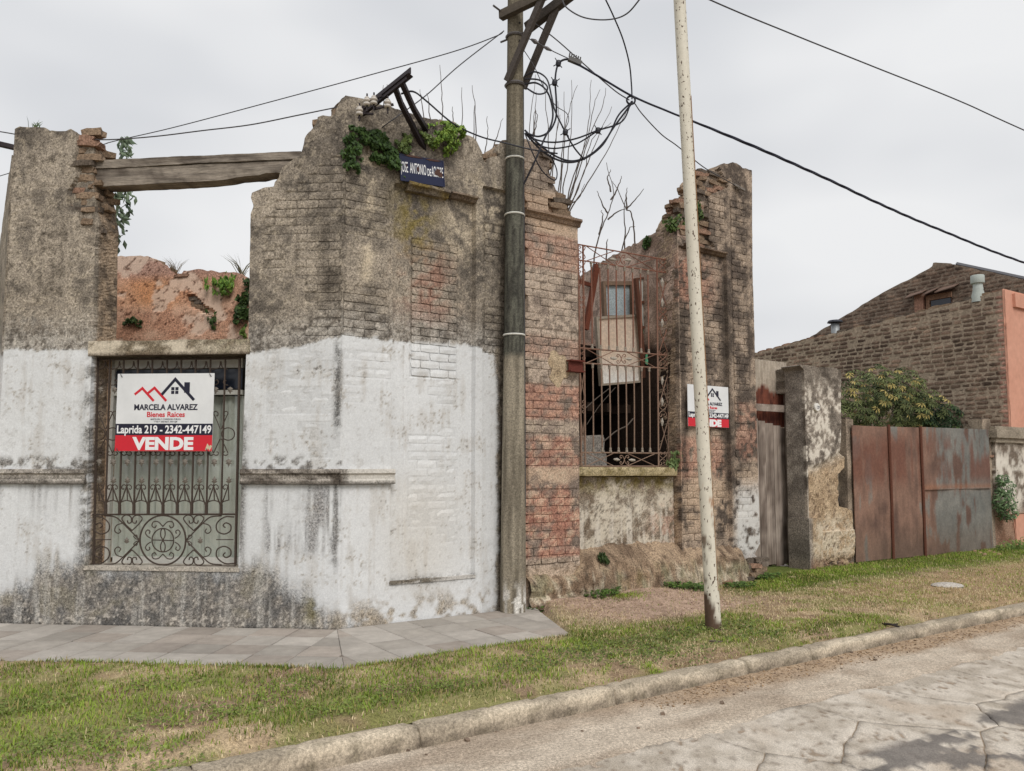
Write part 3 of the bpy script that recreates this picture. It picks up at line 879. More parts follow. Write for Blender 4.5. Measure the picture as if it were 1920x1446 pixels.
def brick_mask(fr, s, z):
    m = np.zeros(s.shape)
    for (f, a, b, z0, z1, d, p, sd) in BRICKS:
        if f is not fr: continue
        k = (s > a - 0.006) & (s < b + 0.006) & (z > z0 - 0.006) & (z < z1 + 0.006)
        m[k] = np.maximum(m[k], p)
    return m

def relief(s, z, seed=301):
    return 0.010 * (fbm(s * 2.2, z * 2.2, 0, seed) - 0.5) + 0.006 * (fbm(s * 11, z * 11, 0, seed + 1) - 0.5) - 0.003 * sm(fbm(s * 26, z * 26, 0, seed + 2, 2), 0.64, 0.78) * sm(z, 2.4, 3.1)

def fade(s): return np.clip(np.abs(s) / 0.06, 0, 1)

EXPOSED_A = np.array([A(145, 246), A(142, 295), A(144, 331), A(129, 357), A(128, 384), A(149, 398), A(149, 423), A(176, 441), A(183, 436), A(230, 443), A(230, 240)])
EXPOSED_R = np.array([B(1318, 318), B(1350, 316), B(1366, 352), B(1338, 362), B(1325, 383), B(1331, 430), B(1329, 444), B(1342, 464), B(1300, 461), B(1270, 440), B(1270, 370)])
EXPOSED_L = np.array([B(1029, 320), B(1030, 400), B(1062, 404), B(1090, 410), B(1060, 340), B(1040, 300)])

def front_a(s, z):
    d = relief(s, z) * fade(s) - brick_mask(FA, s, z) * 1.7
    d = d + 0.004 * (z > 0.0) - 0.05 * inside(s, z, EXPOSED_A)
    d = d - 0.004 * sm(fbm(s * 3, z * 9, 0, 310), 0.62, 0.68) * (z > 2.9)
    return d

def front_b(s, z):
    zc = ZC
    door = (s > 0.58) & (s < 1.60) & (z > 0.42) & (z < zc - 0.03)
    strip = (s > 0.735) & (s < 0.755)
    side = (s > 1.72) & (s < 2.34) & (z < 4.9)
    panel = (s > 4.90) & (s < 5.87) & (z < zc - 0.04) & (z > 0.42)
    d = relief(s, z) * fade(s) - 0.06 * door - 0.004 * (door & strip) - 0.05 * side - 0.05 * panel
    d = d - brick_mask(FB, s, z) * 1.7
    # incised round-ended panel at the head of the far pier
    d = d - 0.05 * inside(s, z, EXPOSED_R) - 0.05 * inside(s, z, EXPOSED_L)
    d = d - 0.02 * sm(fbm(s * 5, z * 5, 0, 311), 0.55, 0.7) * (z < 0.5) * (s > 2.3)
    return d

def with_joint(fn, fr):
    def f(s, z, d):
        c = fn(s, z, d)
        k = (brick_mask(fr, s, z) > 0) & (d > -0.09)
        c = c * np.where(k, np.where(c.mean(1) > .42, .93, 0.76), 1.0)[:, None]     # dirt lodged in the joints
        return c
    return f

HW = 0.018
# --- chamfer wall, one outline
xl = A(0, 800)[0]
la = [(xl, -0.06), (0.0, -0.06)]
top_corner = max(A(640, 186)[1], B(650, 180)[1])
la += [(0.0, top_corner)]
la += rough([A(640, 186), A(634, 200), A(628, 216), A(597, 219), A(589, 236), A(572, 259), A(564, 290), A(531, 314), A(512, 350), A(495, 351), A(473, 362), A(470, 372), A(475, 388), A(470, 402)], 0.012, 0.05, 3)
la += [A(466, 640), (A(462, 660)[0], A(462, 660)[1]), A(447, 1065), A(160, 1065), A(172, 672), A(173, 640), A(176, 600), A(178, 454)]
la += rough([A(178, 454), A(181, 436), A(178, 400), A(170, 353), A(168, 301), A(172, 275), A(166, 264), A(160, 254), A(146, 250), A(133, 241), A(122, 245), A(90, 246), A(84, 238), A(36, 239), (xl, A(27, 242)[1])], 0.010, 0.045, 4)
ge, c = sheet(FA, la, HW, 0.42, front_a, with_joint(wall_col, FA), rings=9, jit=0.0025, seed=1)
obj('wall', ge, M_WALL, ruin, c)

# --- street wall: corner, walled-up door and near pier of the open window
lb_ = [(0.0, -0.06), (3.115, -0.06), (3.115, ZC + 0.02)]
lb_ += rough([B(1086, 413), B(1069, 399), B(1061, 373), B(1048, 353), B(1034, 330), B(1028, 283), B(1006, 266), B(980, 260), B(949, 262), B(940, 268), B(933, 283), B(938, 294), B(917, 296), B(917, 306), B(908, 305), B(901, 279), B(895, 264), B(874, 252), B(868, 237), B(843, 226), B(800, 223), B(773, 215), B(742, 204), B(711, 196), B(668, 182), B(648, 179)], 0.012, 0.05, 5)
lb_ += [(0.0, top_corner)]
ge, c = sheet(FB, lb_, HW, 0.42, front_b, with_joint(wall_col, FB), rings=9, jit=0.0025, seed=2)
obj('wall', ge, M_WALL, ruin, c)

# --- far pier
SR = 4.88
lr = [(SR, -0.06), (6.43, -0.06)]
lr += rough([(6.43, 0.30), (6.36, 0.36), (6.47, 0.52)], 0.02, 0.05, 8) + [B(1411, 500), B(1410, 319)]
lr += rough([B(1410, 319), B(1394, 316), B(1387, 309), B(1375, 304), B(1358, 307), B(1346, 316), B(1320, 323), B(1313, 338), B(1316, 352), B(1308, 360), B(1317, 371), B(1300, 388), B(1282, 396), (SR, B(1278, 420)[1])], 0.014, 0.05, 9)
ge, c = sheet(FB, lr, HW, 0.42, front_b, with_joint(wall_col, FB), rings=9, jit=0.0025, seed=3)
obj('wall', ge, M_WALL, ruin, c)

# --- individual mock bricks
def brick_geo(fr, s0, s1, z0, z1, d, proud, seed, joint=0.009, ragged=0.004, bev=0.004, base=0.02):
    r = np.random.default_rng(seed)
    j = joint / 2
    gs, gz = np.meshgrid(np.linspace(s0 + j, s1 - j, 5), np.linspace(z0 + j, z1 - j, 3), indexing='ij')
    gs = gs + r.uniform(-ragged, ragged, gs.shape); gz = gz + r.uniform(-ragged, ragged, gz.shape) * 0.7
    fl = np.full(gs.shape, d + proud) + r.normal(0, 0.0012, gs.shape) + r.uniform(-0.002, 0.0015)
    ring = [(0, 0), (1, 0), (2, 0), (3, 0), (4, 0), (4, 1), (4, 2), (3, 2), (2, 2), (1, 2), (0, 2), (0, 1)]
    for (a, b) in ring: fl[a, b] -= bev
    for (a, b) in ((0, 0), (4, 0), (4, 2), (0, 2)):
        gs[a, b] += (bev * 1.2 if a == 0 else -bev * 1.2); gz[a, b] += (bev if b == 0 else -bev)
    i = np.arange(15).reshape(5, 3)
    Q = [np.stack([i[:-1, :-1], i[1:, :-1], i[1:, 1:], i[:-1, 1:]], -1).reshape(-1, 4)]
    ids = np.array([i[a, b] for a, b in ring])
    P = np.stack([gs.ravel(), gz.ravel(), fl.ravel()], -1)
    back = P[ids].copy(); back[:, 2] = d - base
    nb = 15 + np.arange(12)
    Q.append(np.stack([ids, nb, np.roll(nb, -1), np.roll(ids, -1)], -1))
    P = np.vstack([P, back])
    return P, np.concatenate(Q)

def make_bricks(bricks, parent, colfn, mat, limit, cam_pos=(0, 0, 1.6), tint=0.12, **kw):
    out = []
    for k, (fr, a, b, z0, z1, d, p, sd) in enumerate(bricks):
        P, Q = brick_geo(fr, a, b, z0, z1, d, p, sd, **kw)
        W = fr.w(P[:, 0], P[:, 1], P[:, 2])
        dist = np.linalg.norm(W.mean(0) - np.array(cam_pos))
        out.append([-(b - a) * (z1 - z0) / dist ** 2, k, P, Q, W, sd])
    allP = np.concatenate([o[2] for o in out])
    c = colfn(allP[:, 0], allP[:, 1])
    c = c.reshape(len(out), -1, 3)
    order = sorted(range(len(out)), key=lambda q: out[q][0] * (1.0 + 2.0 * (bricks[q][6] > 0.004)))
    keep = set(order[:limit])
    rest = []; rc = []
    for q, o in enumerate(out):
        cc = c[q] * (1 + tint * (2 * ((o[5] * 7919) % 1000) / 1000 - 1))
        if q in keep: obj('brick', (o[4], o[3], None), mat, parent, cc)
        else: rest.append((o[4], o[3], None)); rc.append(cc)
    if rest:
        r_ = obj('brick_mass', cat_geo(rest), mat, parent, np.concatenate(rc)); tag(r_, kind='stuff')

make_bricks(BRICKS, ruin, wall_col, M_WALL, 135, tint=0.08)

# --- loose and broken bricks on the wall heads and in the exposed cores
def rock(L, H, W, seed):
    r = np.random.default_rng(seed)
    g = np.array([[x, y, z] for x in (-1, -0.33, 0.33, 1) for y in (-1, 0, 1) for z in (-1, 1)], float)
    idx = {}
    V = []
    for x in range(4):
        for y in range(3):
            for z in range(2):
                p = np.array([(-1, -0.35, 0.35, 1)[x], (-1, 0, 1)[y], (-1, 1)[z]], float)
                p *= np.array([L, W, H]) / 2
                if x in (0, 3) : p[1:] *= r.uniform(0.72, 0.98)
                p += r.uniform(-1, 1, 3) * np.array([0.06 * L, 0.07 * W, 0.10 * H])
                idx[x, y, z] = len(V); V.append(p)
    Q = []
    for x in range(3):
        for y in range(2):
            Q.append([idx[x, y, 1], idx[x + 1, y, 1], idx[x + 1, y + 1, 1], idx[x, y + 1, 1]])
            Q.append([idx[x, y, 0], idx[x, y + 1, 0], idx[x + 1, y + 1, 0], idx[x + 1, y, 0]])
        Q.append([idx[x, 0, 0], idx[x + 1, 0, 0], idx[x + 1, 0, 1], idx[x, 0, 1]])
        Q.append([idx[x, 2, 0], idx[x, 2, 1], idx[x + 1, 2, 1], idx[x + 1, 2, 0]])
    for y in range(2):
        Q.append([idx[0, y, 0], idx[0, y, 1], idx[0, y + 1, 1], idx[0, y + 1, 0]])
        Q.append([idx[3, y, 0], idx[3, y + 1, 0], idx[3, y + 1, 1], idx[3, y, 1]])
    return np.array(V), np.array(Q)

ROCKS = []
for k in range(10):
    V, Q = rock(0.26 if k < 6 else 0.16, 0.055 + 0.01 * (k % 3), 0.13 if k < 6 else 0.10, 900 + k)
    n = fbm(V[:, 0] * 20 + k, V[:, 1] * 20, V[:, 2] * 20 + .3, 55)
    cc = mix(S(104, 88, 74), S(158, 136, 114), n) if k % 4 else mix(S(116, 90, 76), S(164, 132, 112), n)
    if k in (4, 8): cc = mix(S(72, 64, 58), S(120, 108, 96), n)
    me = mesh_data('brick', V, Q, None, cc); me.materials.append(M_BRICK); ROCKS.append(me)

def put_brick(fr, s, z, d, r, parent, yaw=12, tilt=7, scale=1.0, kinds=None):
    o = bpy.data.objects.new('brick', r.choice([ROCKS[k] for k in kinds] if kinds else ROCKS))
    p = fr.w(s, z, d)
    link(o, parent, p)
    o.rotation_euler = (math.radians(r.uniform(-tilt, tilt)), math.radians(r.uniform(-tilt, tilt)), math.radians(fr.deg + r.uniform(-yaw, yaw)))
    o.scale = (scale * r.uniform(0.85, 1.12), scale * r.uniform(0.9, 1.2), scale * r.uniform(0.9, 1.15))
    return o

def fill_bricks(fr, loop, d, seed, H=0.072, L=0.25, scale=1.0, parent=None, kinds=None, lay_=1):
    r = random.Random(seed); lo, hi = loop.min(0), loop.max(0); z = lo[1] + H / 2; row = 0
    while z < hi[1]:
        s = lo[0] + (L / 2 if row % 2 else 0)
        while s < hi[0] + L / 2:
            ok = inside(np.array([s]), np.array([z]), loop)[0]
            if ok and r.random() < 0.93:
                put_brick(fr, s + r.uniform(-.02, .02), z + r.uniform(-.006, .006), d + r.uniform(-0.05, 0.012), r, parent or ruin, 6, 4, scale, kinds)
            s += L * r.uniform(0.82, 1.02)
        z += H; row += 1

def top_bricks(fr, pts, seed, d0=-0.34, d1=-0.06, n=1, step=0.17, parent=None, big=1.0):
    r = random.Random(seed)
    for (a, b) in zip(pts[:-1], pts[1:]):
        a = np.array(a); b = np.array(b); L = np.linalg.norm(b - a)
        k = max(1, int(L / step))
        for q in range(k):
            p = a + (b - a) * (q + r.uniform(0.1, 0.9)) / k
            for _ in range(n):
                if r.random() < 0.8:
                    put_brick(fr, p[0] + r.uniform(-.03, .03), p[1] - 0.012 + r.uniform(-.01, .012), r.uniform(d0, d1), r, parent or ruin, 50, 12, big * r.uniform(.7, 1.05))

EXA_IN = EXPOSED_A.copy(); EXA_IN[:, 0] = np.minimum(EXA_IN[:, 0], A(170, 350)[0])
fill_bricks(FA, EXA_IN, -0.075, 41, L=0.2)
fill_bricks(FB, EXPOSED_R, -0.075, 42, H=0.066)
fill_bricks(FB, np.array([B(1032, 322), B(1031, 398), B(1064, 402), B(1058, 372), B(1044, 352)]), -0.06, 43, H=0.07)
top_bricks(FA, [A(60, 242), A(120, 246), A(168, 268)], 51, n=1)
top_bricks(FA, [A(172, 440), A(168, 400), A(164, 350), A(162, 300), A(166, 268)], 59, n=2, step=0.075, d0=-0.38)
top_bricks(FA, [A(570, 266), A(600, 222), A(634, 205)], 52, n=1)
top_bricks(FB, [B(648, 183), B(690, 192), B(730, 202), B(790, 224), B(845, 230), B(872, 245), B(898, 268)], 53, n=2, step=0.13)
top_bricks(FB, [B(915, 300), B(936, 290), B(945, 268), B(990, 262), B(1024, 282), B(1030, 320), B(1046, 350), B(1062, 378), B(1072, 404)], 54, n=2, step=0.12)
top_bricks(FB, [B(1284, 398), B(1312, 374), B(1316, 340), B(1322, 326), B(1346, 320)], 55, n=2, step=0.12)
# undermined foot of the far pier: rough foundation bricks
fill_bricks(FB, np.array([(5.95, -0.02), (6.5, -0.02), (6.5, 0.36), (6.15, 0.36), (5.95, 0.2)]), 0.02, 44, H=0.07, kinds=[4, 0, 1, 8])

# --- mouldings
def sweep(fr, s0, s1, prof, h=0.05, amp=0.004, seed=0, miss=None):
    """horizontal moulding: prof = (d, z) from top inner edge round to bottom inner edge"""
    n = max(3, int((s1 - s0) / h)); s = np.linspace(s0, s1, n)
    P = np.array([[(x, zz, dd) for x in s] for dd, zz in prof]); m = len(prof)
    i = np.arange(m * n).reshape(m, n)
    Q = np.stack([i[:-1, :-1], i[1:, :-1], i[1:, 1:], i[:-1, 1:]], -1).reshape(-1, 4)
    P = P.reshape(-1, 3)
    T = []
    V = list(P)
    for e in (0, n - 1):
        cpt = len(V); V.append(P[i[:, e]].mean(0))
        for a, b in zip(i[:-1, e], i[1:, e]): T.append((cpt, b, a) if e == 0 else (cpt, a, b))
    V = np.array(V)
    W = disp(fr.w(V[:, 0], V[:, 1], V[:, 2]), amp, 7, seed)
    return (W, Q, np.array(T)), V
def course_prof(z0, z1, out):
    H = z1 - z0
    return [(-0.02, z1 + 0.004), (out, z1), (out + 0.008, z1 - 0.25 * H), (out - 0.012, z1 - 0.36 * H), (out - 0.012, z1 - 0.62 * H), (out + 0.004, z1 - 0.72 * H), (out + 0.004, z0 + 0.05 * H), (-0.02, z0)]
def course_col(V, wht):
    n = fbm(V[:, 0] * 6, V[:, 1] * 20, V[:, 2] * 20, 61); n2 = fbm(V[:, 0] * 22, V[:, 1] * 30, V[:, 2] * 22, 62)
    c = mix(S(84, 76, 68), S(168, 160, 150), sm(0.5 * n + 0.5 * n2, 0.34, 0.62))
    c = mix(c, mix(S(196, 190, 180), S(214, 210, 202), n2), wht)
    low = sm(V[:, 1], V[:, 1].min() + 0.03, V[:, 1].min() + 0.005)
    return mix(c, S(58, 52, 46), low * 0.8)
za, zb = A(300, 909)[1], A(300, 880)[1]
for s0, s1 in ((xl - 0.03, A(163, 895)[0]), (A(453, 895)[0], 0.012)):
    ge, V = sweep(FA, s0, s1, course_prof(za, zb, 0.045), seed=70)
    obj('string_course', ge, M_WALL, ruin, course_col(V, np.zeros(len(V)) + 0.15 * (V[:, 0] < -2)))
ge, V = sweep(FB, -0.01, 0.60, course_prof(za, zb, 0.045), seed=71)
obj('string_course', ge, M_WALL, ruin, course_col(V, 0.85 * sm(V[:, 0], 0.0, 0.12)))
def cornice(s0, s1, d0, moss, seed, H=0.085, out=0.07):
    pr = [(-0.06, ZC + 0.02), (out, ZC), (out + 0.005, ZC - 0.35 * H), (out - 0.03, ZC - 0.55 * H), (out - 0.05, ZC - H), (-0.07, ZC - H)]
    ge, V = sweep(FB, s0, s1, [(d_ + d0, z_) for d_, z_ in pr], seed=seed, amp=0.009)
    c = wall_col(V[:, 0], V[:, 1] + 0.1); n = fbm(V[:, 0] * 12, V[:, 1] * 12, V[:, 2] * 12, 64)
    c = mix(c, S(126, 108, 46), moss * sm(n, 0.35, 0.55)); c = mix(c, S(92, 70, 56), (1 - moss) * 0.6)
    obj('cornice', ge, M_WALL, ruin, c)
cornice(0.72, 1.24, 0.0, 0.7, 72); cornice(1.27, 1.61, -0.01, 0.15, 73, H=0.06)
cornice(2.28, 3.14, 0.0, 0.0, 74); cornice(5.0, 5.86, 0.0, 0.1, 75, H=0.06, out=0.05)

ge, P = rbox(FB, 0.565, 1.615, 0.392, 0.424, -0.062, 0.014, 0.03, 0.006, 7, 89)
n = fbm(P[:, 0] * 5, P[:, 1] * 9, P[:, 2] * 9, 88)
obj('panel_ledge', ge, M_WALL, ruin, mix(S(118, 110, 98), S(196, 192, 186), sm(n, .38, .6)))
# --- lintel over the barred window
s0, s1 = A(170, 655)[0], A(464, 650)[0]
def lint_col(P):
    n = fbm(P[:, 0] * 4, P[:, 1] * 7, P[:, 2] * 6, 81); n2 = fbm(P[:, 0] * 14, P[:, 1] * 22, P[:, 2] * 14, 82)
    c = mix(S(124, 112, 94), S(206, 194, 174), sm(0.5 * n + 0.5 * n2, 0.38, 0.58))
    c = mix(c, S(98, 92, 62), sm(P[:, 0], -1.7, -1.1) * sm(n2, 0.4, 0.6) * 0.7)
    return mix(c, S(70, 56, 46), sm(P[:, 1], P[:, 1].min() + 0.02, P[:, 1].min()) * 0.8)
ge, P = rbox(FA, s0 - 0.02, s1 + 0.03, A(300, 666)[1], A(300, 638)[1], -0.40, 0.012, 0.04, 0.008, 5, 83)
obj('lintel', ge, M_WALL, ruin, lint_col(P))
# sill of the barred window
zs = A(300, 1065)[1]
ge, P = rbox(FA, A(158, 1065)[0], A(449, 1065)[0], zs - 0.03, zs + 0.012, -0.40, 0.016, 0.04, 0.004, 6, 84)
obj('window_sill', ge, M_WALL, ruin, mix(S(150, 142, 130), S(200, 192, 180), fbm(P[:, 0] * 8, P[:, 1] * 8, P[:, 2] * 8, 85)))

# --- low wall, sill and sloping plinth of the open window
def apron_col(s, z, d):
    n2 = fbm(s * 5, z * 5, 0, 91); n3 = fbm(s * 16, z * 16, 0, 92); st = fbm(s * 22, z * 1.4, 0, 93); n4 = fbm(s * 45, z * 45, 0, 94, 2)
    c = mix(S(126, 112, 96), S(208, 198, 180), sm(0.5 * n2 + 0.5 * n3, 0.34, 0.58))
    c = mix(c, S(214, 206, 192), sm(st, 0.52, 0.62) * band(z, 0.55, 1.1, 0.2) * 0.7)
    c = mix(c, S(96, 86, 74), sm(n4 * .5 + n3 * .5, 0.58, 0.67) * 0.6)
    c = mix(c, S(112, 98, 46), sm(z, 1.2, 1.46) * sm(n3, 0.36, 0.56) * 0.85)
    return mix(c, S(172, 124, 102), sm(s, 4.2, 4.7) * band(z, 0.6, 1.1, 0.2) * sm(n3, 0.42, 0.6) * 0.5)
ge, c = sheet(FB, [(3.09, -0.05), (SR + 0.02, -0.05), (SR + 0.02, 1.50), (3.09, 1.50)], 0.025, 0.42, lambda s, z: -0.15 + relief(s, z, 320), apron_col, seed=5)
obj('window_apron', ge, M_WALL, ruin, c)
ge, P = rbox(FB, 3.10, SR - 0.02, B(1170, 893, -.1)[1], B(1170, 876, -.1)[1], -0.40, -0.04, 0.035, 0.008, 6, 95, rnd_edge=0.015)
n = fbm(P[:, 0] * 7, P[:, 1] * 14, P[:, 2] * 7, 96)
obj('window_sill', ge, M_WALL, ruin, mix(mix(S(138, 124, 88), S(196, 180, 146), n), S(96, 84, 38), sm(fbm(P[:, 0] * 16, P[:, 1] * 16, P[:, 2] * 16, 97), 0.5, 0.65) * 0.6))

def plinth(s0, s1):
    n = int((s1 - s0) / 0.03); s = np.linspace(s0, s1, n)
    prof = [(-0.14, 0.66), (-0.06, 0.60), (0.04, 0.52), (0.10, 0.45), (0.13, 0.38), (0.14, 0.28), (0.135, 0.2), (0.145, 0.1), (0.15, 0.0), (0.15, -0.08)]
    P = []
    dep = np.interp(s, [2.3, 3.0, 3.15, 4.7, 4.95, 6.0, 6.3], [0.02, 0.03, 0.06, 0.05, 0.07, 0.07, -0.05])
    hsc = np.interp(s, [2.3, 3.05, 3.2, 4.7, 5.0, 6.0, 6.2], [0.62, 0.66, 0.98, 0.98, 0.92, 0.86, 0.5])
    for k, (d, z) in enumerate(prof):
        nn = fbm(s * 4, k * 0.5, 0, 98) - 0.5; n2 = fbm(s * 15, k * 1.2, 0, 99) - 0.5
        P.append(np.stack([s, z * hsc + 0.07 * nn + 0.03 * n2, d - 0.08 + dep + 0.09 * nn + 0.055 * n2], -1))
    P = np.array(P); m = len(prof); i = np.arange(m * n).reshape(m, n)
    Q = np.stack([i[:-1, :-1], i[1:, :-1], i[1:, 1:], i[:-1, 1:]], -1).reshape(-1, 4)
    P = P.reshape(-1, 3)
    n1 = fbm(P[:, 0] * 2.4, P[:, 1] * 4, P[:, 2] * 4, 131); n2 = fbm(P[:, 0] * 9, P[:, 1] * 9, P[:, 2] * 9, 132); n3 = fbm(P[:, 0] * 26, P[:, 1] * 26, P[:, 2] * 26, 133)
    c = mix(S(112, 94, 78), S(168, 146, 122), sm(0.5 * n1 + 0.5 * n2, 0.36, 0.6))
    c = mix(c, S(210, 198, 176), sm(n2 * .6 + n3 * .4, 0.47, 0.57) * sm(P[:, 1], 0.42, 0.24) * 0.85)
    c = mix(c, S(84, 82, 40), sm(n1 * .4 + n2 * .6, 0.52, 0.62) * sm(P[:, 1], 0.45, 0.3) * 0.6)
    c = mix(c, S(60, 48, 40), sm(n3, 0.62, 0.7) * 0.7)
    return (FB.w(P[:, 0], P[:, 1], P[:, 2]), Q, None), c
ge, c = plinth(2.32, 6.25)
obj('plinth', ge, M_WALL, ruin, c)

# --- inside of the ruin
FX = Fr(FB.w(SR, 0, -0.42), 33.9 - 90)            # cross wall running back from the far pier
def cross_col(s, z, d):
    n1 = fbm(s * 1.4, z * 1.4, 0, 141); n2 = fbm(s * 6, z * 6, 0, 142); n3 = fbm(s * 20, z * 20, 0, 143)
    c = mix(S(140, 120, 106), S(204, 180, 164), sm(0.5 * n1 + .5 * n2, 0.36, 0.6))
    c = mix(c, S(192, 132, 96), np.exp(-((s + 2.0) / 0.5) ** 2) * band(z, 3.0, 4.0, 0.3) * sm(n2, 0.35, 0.5) * 0.8)
    c = mix(c, S(86, 78, 70), sm(n3 * .5 + n2 * .5, 0.55, 0.66) * 0.6)
    return mix(c, S(52, 42, 36), sm(z + .12 * (n2 - .5), 3.5, 3.25))          # shade below the added slab, painted into the wall colour
X = lambda u, v: FX.sz(u, v)
top = [X(1268, 425), X(1246, 428), X(1222, 440), X(1195, 455), X(1172, 466), X(1140, 484), X(1120, 497), X(1085, 520)]
lx = [(-3.6, 0), (0.0, 0)] + rough(top, 0.02, 0.06, 12) + [(-3.6, 3.35)]
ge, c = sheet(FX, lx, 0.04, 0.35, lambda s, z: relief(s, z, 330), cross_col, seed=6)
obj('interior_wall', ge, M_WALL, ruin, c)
top_bricks(FX, top[:4], 57, d0=-0.3, d1=-0.05, n=1, step=0.16)
# heap of bricks where the cross wall meets the far pier
r_ = random.Random(9)
for k in range(6):
    for q in range(3):
        if k > 2 and q == 2: continue
        s_, z_ = FB.sz(1261 + q * 8 + r_.uniform(-2, 2), 424 - k * 7.2, -0.3)
        put_brick(FB, s_, z_, -0.30 - 0.05 * (q % 2), r_, ruin, 12, 5, 0.95, kinds=[0, 1, 2, 4])

def dark_col(P):  # near-black tone: the unlit room's shade put into the colour
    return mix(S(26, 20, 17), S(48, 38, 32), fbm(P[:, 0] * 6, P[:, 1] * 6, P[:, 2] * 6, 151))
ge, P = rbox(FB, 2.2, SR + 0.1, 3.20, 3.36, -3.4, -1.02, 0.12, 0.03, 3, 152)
obj('shade_slab', ge, M_WALL, ruin, dark_col(P))  # slab added inside the roofless room to shade the space below
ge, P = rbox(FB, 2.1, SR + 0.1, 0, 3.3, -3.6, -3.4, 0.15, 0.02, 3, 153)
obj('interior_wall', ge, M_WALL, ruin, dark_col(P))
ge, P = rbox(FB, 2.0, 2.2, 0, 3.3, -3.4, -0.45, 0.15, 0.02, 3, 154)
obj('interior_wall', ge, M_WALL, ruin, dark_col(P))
for k in range(7):                                  # joists below the added slab
    s_ = 2.55 + k * 0.36
    ge = beam(FB.w(s_, 2.45, -3.35), FB.w(s_, 2.47, -0.85), 0.08, 0.12)
    obj('joist', ge, M_WOOD, ruin, S(52, 40, 32))

# orange room wall seen over the window lintel
FI = Fr(FA.w(0, 0, -2.3), -5.3)
I = lambda u, v: FI.sz(u, v)
def orange_col(s, z, d):
    n1 = fbm(s * 1.5, z * 1.5, 0, 161); n2 = fbm(s * 5, z * 5, 0, 162); n3 = fbm(s * 18, z * 18, 0, 163)
    c = mix(S(196, 150, 124), S(222, 184, 158), sm(0.5 * n1 + 0.5 * n2, 0.36, 0.6))
    hi = I(300, 475)[1]
    c = mix(c, S(182, 146, 130), sm(z + 0.4 * (n1 - .5), hi - 0.55, hi - 0.3))
    c = mix(c, S(222, 158, 108), np.exp(-((s - I(285, 560)[0]) / 0.45) ** 2) * band(z, hi - 0.75, hi - 0.35, 0.1) * 0.7)
    c = mix(c, S(226, 202, 182), sm(fbm(s * 3.1, z * 3.1, 0, 164), 0.55, 0.6) * 0.75)
    c = mix(c, S(150, 112, 92), sm(n3, 0.60, 0.70) * 0.4)
    # hairline cracks
    w1 = np.abs(fbm(s * 2.6, z * 2.6, 0, 165, 3) - 0.5); w2 = np.abs(fbm(s * 3.7 + 9, z * 3.7, 0, 166, 3) - 0.5)
    return mix(c, S(104, 72, 58), np.maximum(sm(w1, 0.010, 0.003), sm(w2, 0.009, 0.003)) * 0.85)
li = [(I(150, 640)[0], 0), (I(480, 640)[0], 0), (I(480, 640)[0], I(470, 530)[1])] + rough([I(470, 530), I(462, 525), I(446, 510), I(430, 512), I(372, 505), I(342, 507), I(333, 520), I(322, 510), I(305, 497), I(285, 483), I(262, 477), I(242, 478), I(218, 481), I(208, 500), I(150, 505)], 0.018, 0.06, 14)
def front_i(s, z):
    w1 = np.abs(fbm(s * 2.6, z * 2.6, 0, 165, 3) - 0.5)
    hole = inside(s, z, np.array([I(348, 553), I(360, 551), I(385, 575), I(400, 582), I(398, 592), I(380, 587), I(355, 572)]))
    return 0.15 * relief(s, z, 340) - 0.012 * sm(w1, 0.012, 0.003) - 0.008 * sm(fbm(s * 3.1, z * 3.1, 0, 164), 0.55, 0.57) - 0.06 * hole
ge, c = sheet(FI, li, 0.028, 0.30, front_i, orange_col, seed=7)
obj('interior_wall', ge, M_WALL, ruin, c)
fill_bricks(FI, np.array([I(346, 551), I(362, 549), I(388, 573), I(404, 580), I(400, 594), I(378, 590), I(353, 574)]), -0.075, 46, H=0.06, L=0.16, scale=.8)
fill_bricks(FI, np.array([I(322, 513), I(342, 508), I(350, 520), I(338, 538), I(326, 532)]), -0.05, 47, H=0.06, L=0.16, scale=.8)
top_bricks(FI, [I(215, 482), I(262, 479), I(300, 496), I(322, 512), I(345, 508), I(440, 512)], 58, d0=-0.25, d1=-0.03, n=1, step=0.2)

# return wall along the other street, just visible at the left edge
FD = Fr(FA.w(xl, 0, -0.02), 127 - 180)
dl = [(-5.5, -0.05), (-0.42, -0.05), (-0.42, A(27, 242)[1] - 0.1)] + rough([(-0.42, A(27, 242)[1] - 0.1), (-1.0, 4.75), (-1.6, 4.2), (-2.2, 4.4), (-3.2, 3.7), (-4.2, 4.1), (-5.5, 3.9)], 0.03, 0.08, 15)
ge, c = sheet(FD, dl, 0.05, 0.40, lambda s, z: relief(s, z, 350) + 0.0, lambda s, z, d: wall_col(s - 3.0, z), seed=8)
obj('wall', ge, M_WALL, ruin, c)

# rust-red steel beam end set in a rough cement patch
pc = B(1048, 690)
t_ = np.linspace(0, 2 * math.pi, 26)[:-1]
rr = [1 + 0.22 * math.sin(3 * q + 1) + 0.12 * math.sin(7 * q) for q in t_]
lp = [(pc[0] + 0.17 * k * math.cos(q), pc[1] + 0.20 * k * math.sin(q)) for q, k in zip(t_, rr)]
def patch_front(s, z):
    e = 1 - np.hypot((s - pc[0]) / 0.17, (z - pc[1]) / 0.20)
    return 0.006 + 0.022 * np.clip(e, -0.3, 1) + 0.012 * (fbm(s * 14, z * 14, 0, 171) - .5)
ge, c = sheet(FB, lp, 0.015, 0.02, patch_front, lambda s, z, d: mix(S(150, 130, 106), S(204, 184, 154), fbm(s * 9, z * 9, 0, 172)), rings=1, jit=0)
obj('cement_patch', ge, M_WALL, ruin, c)
s_, z_ = B(1062, 687)
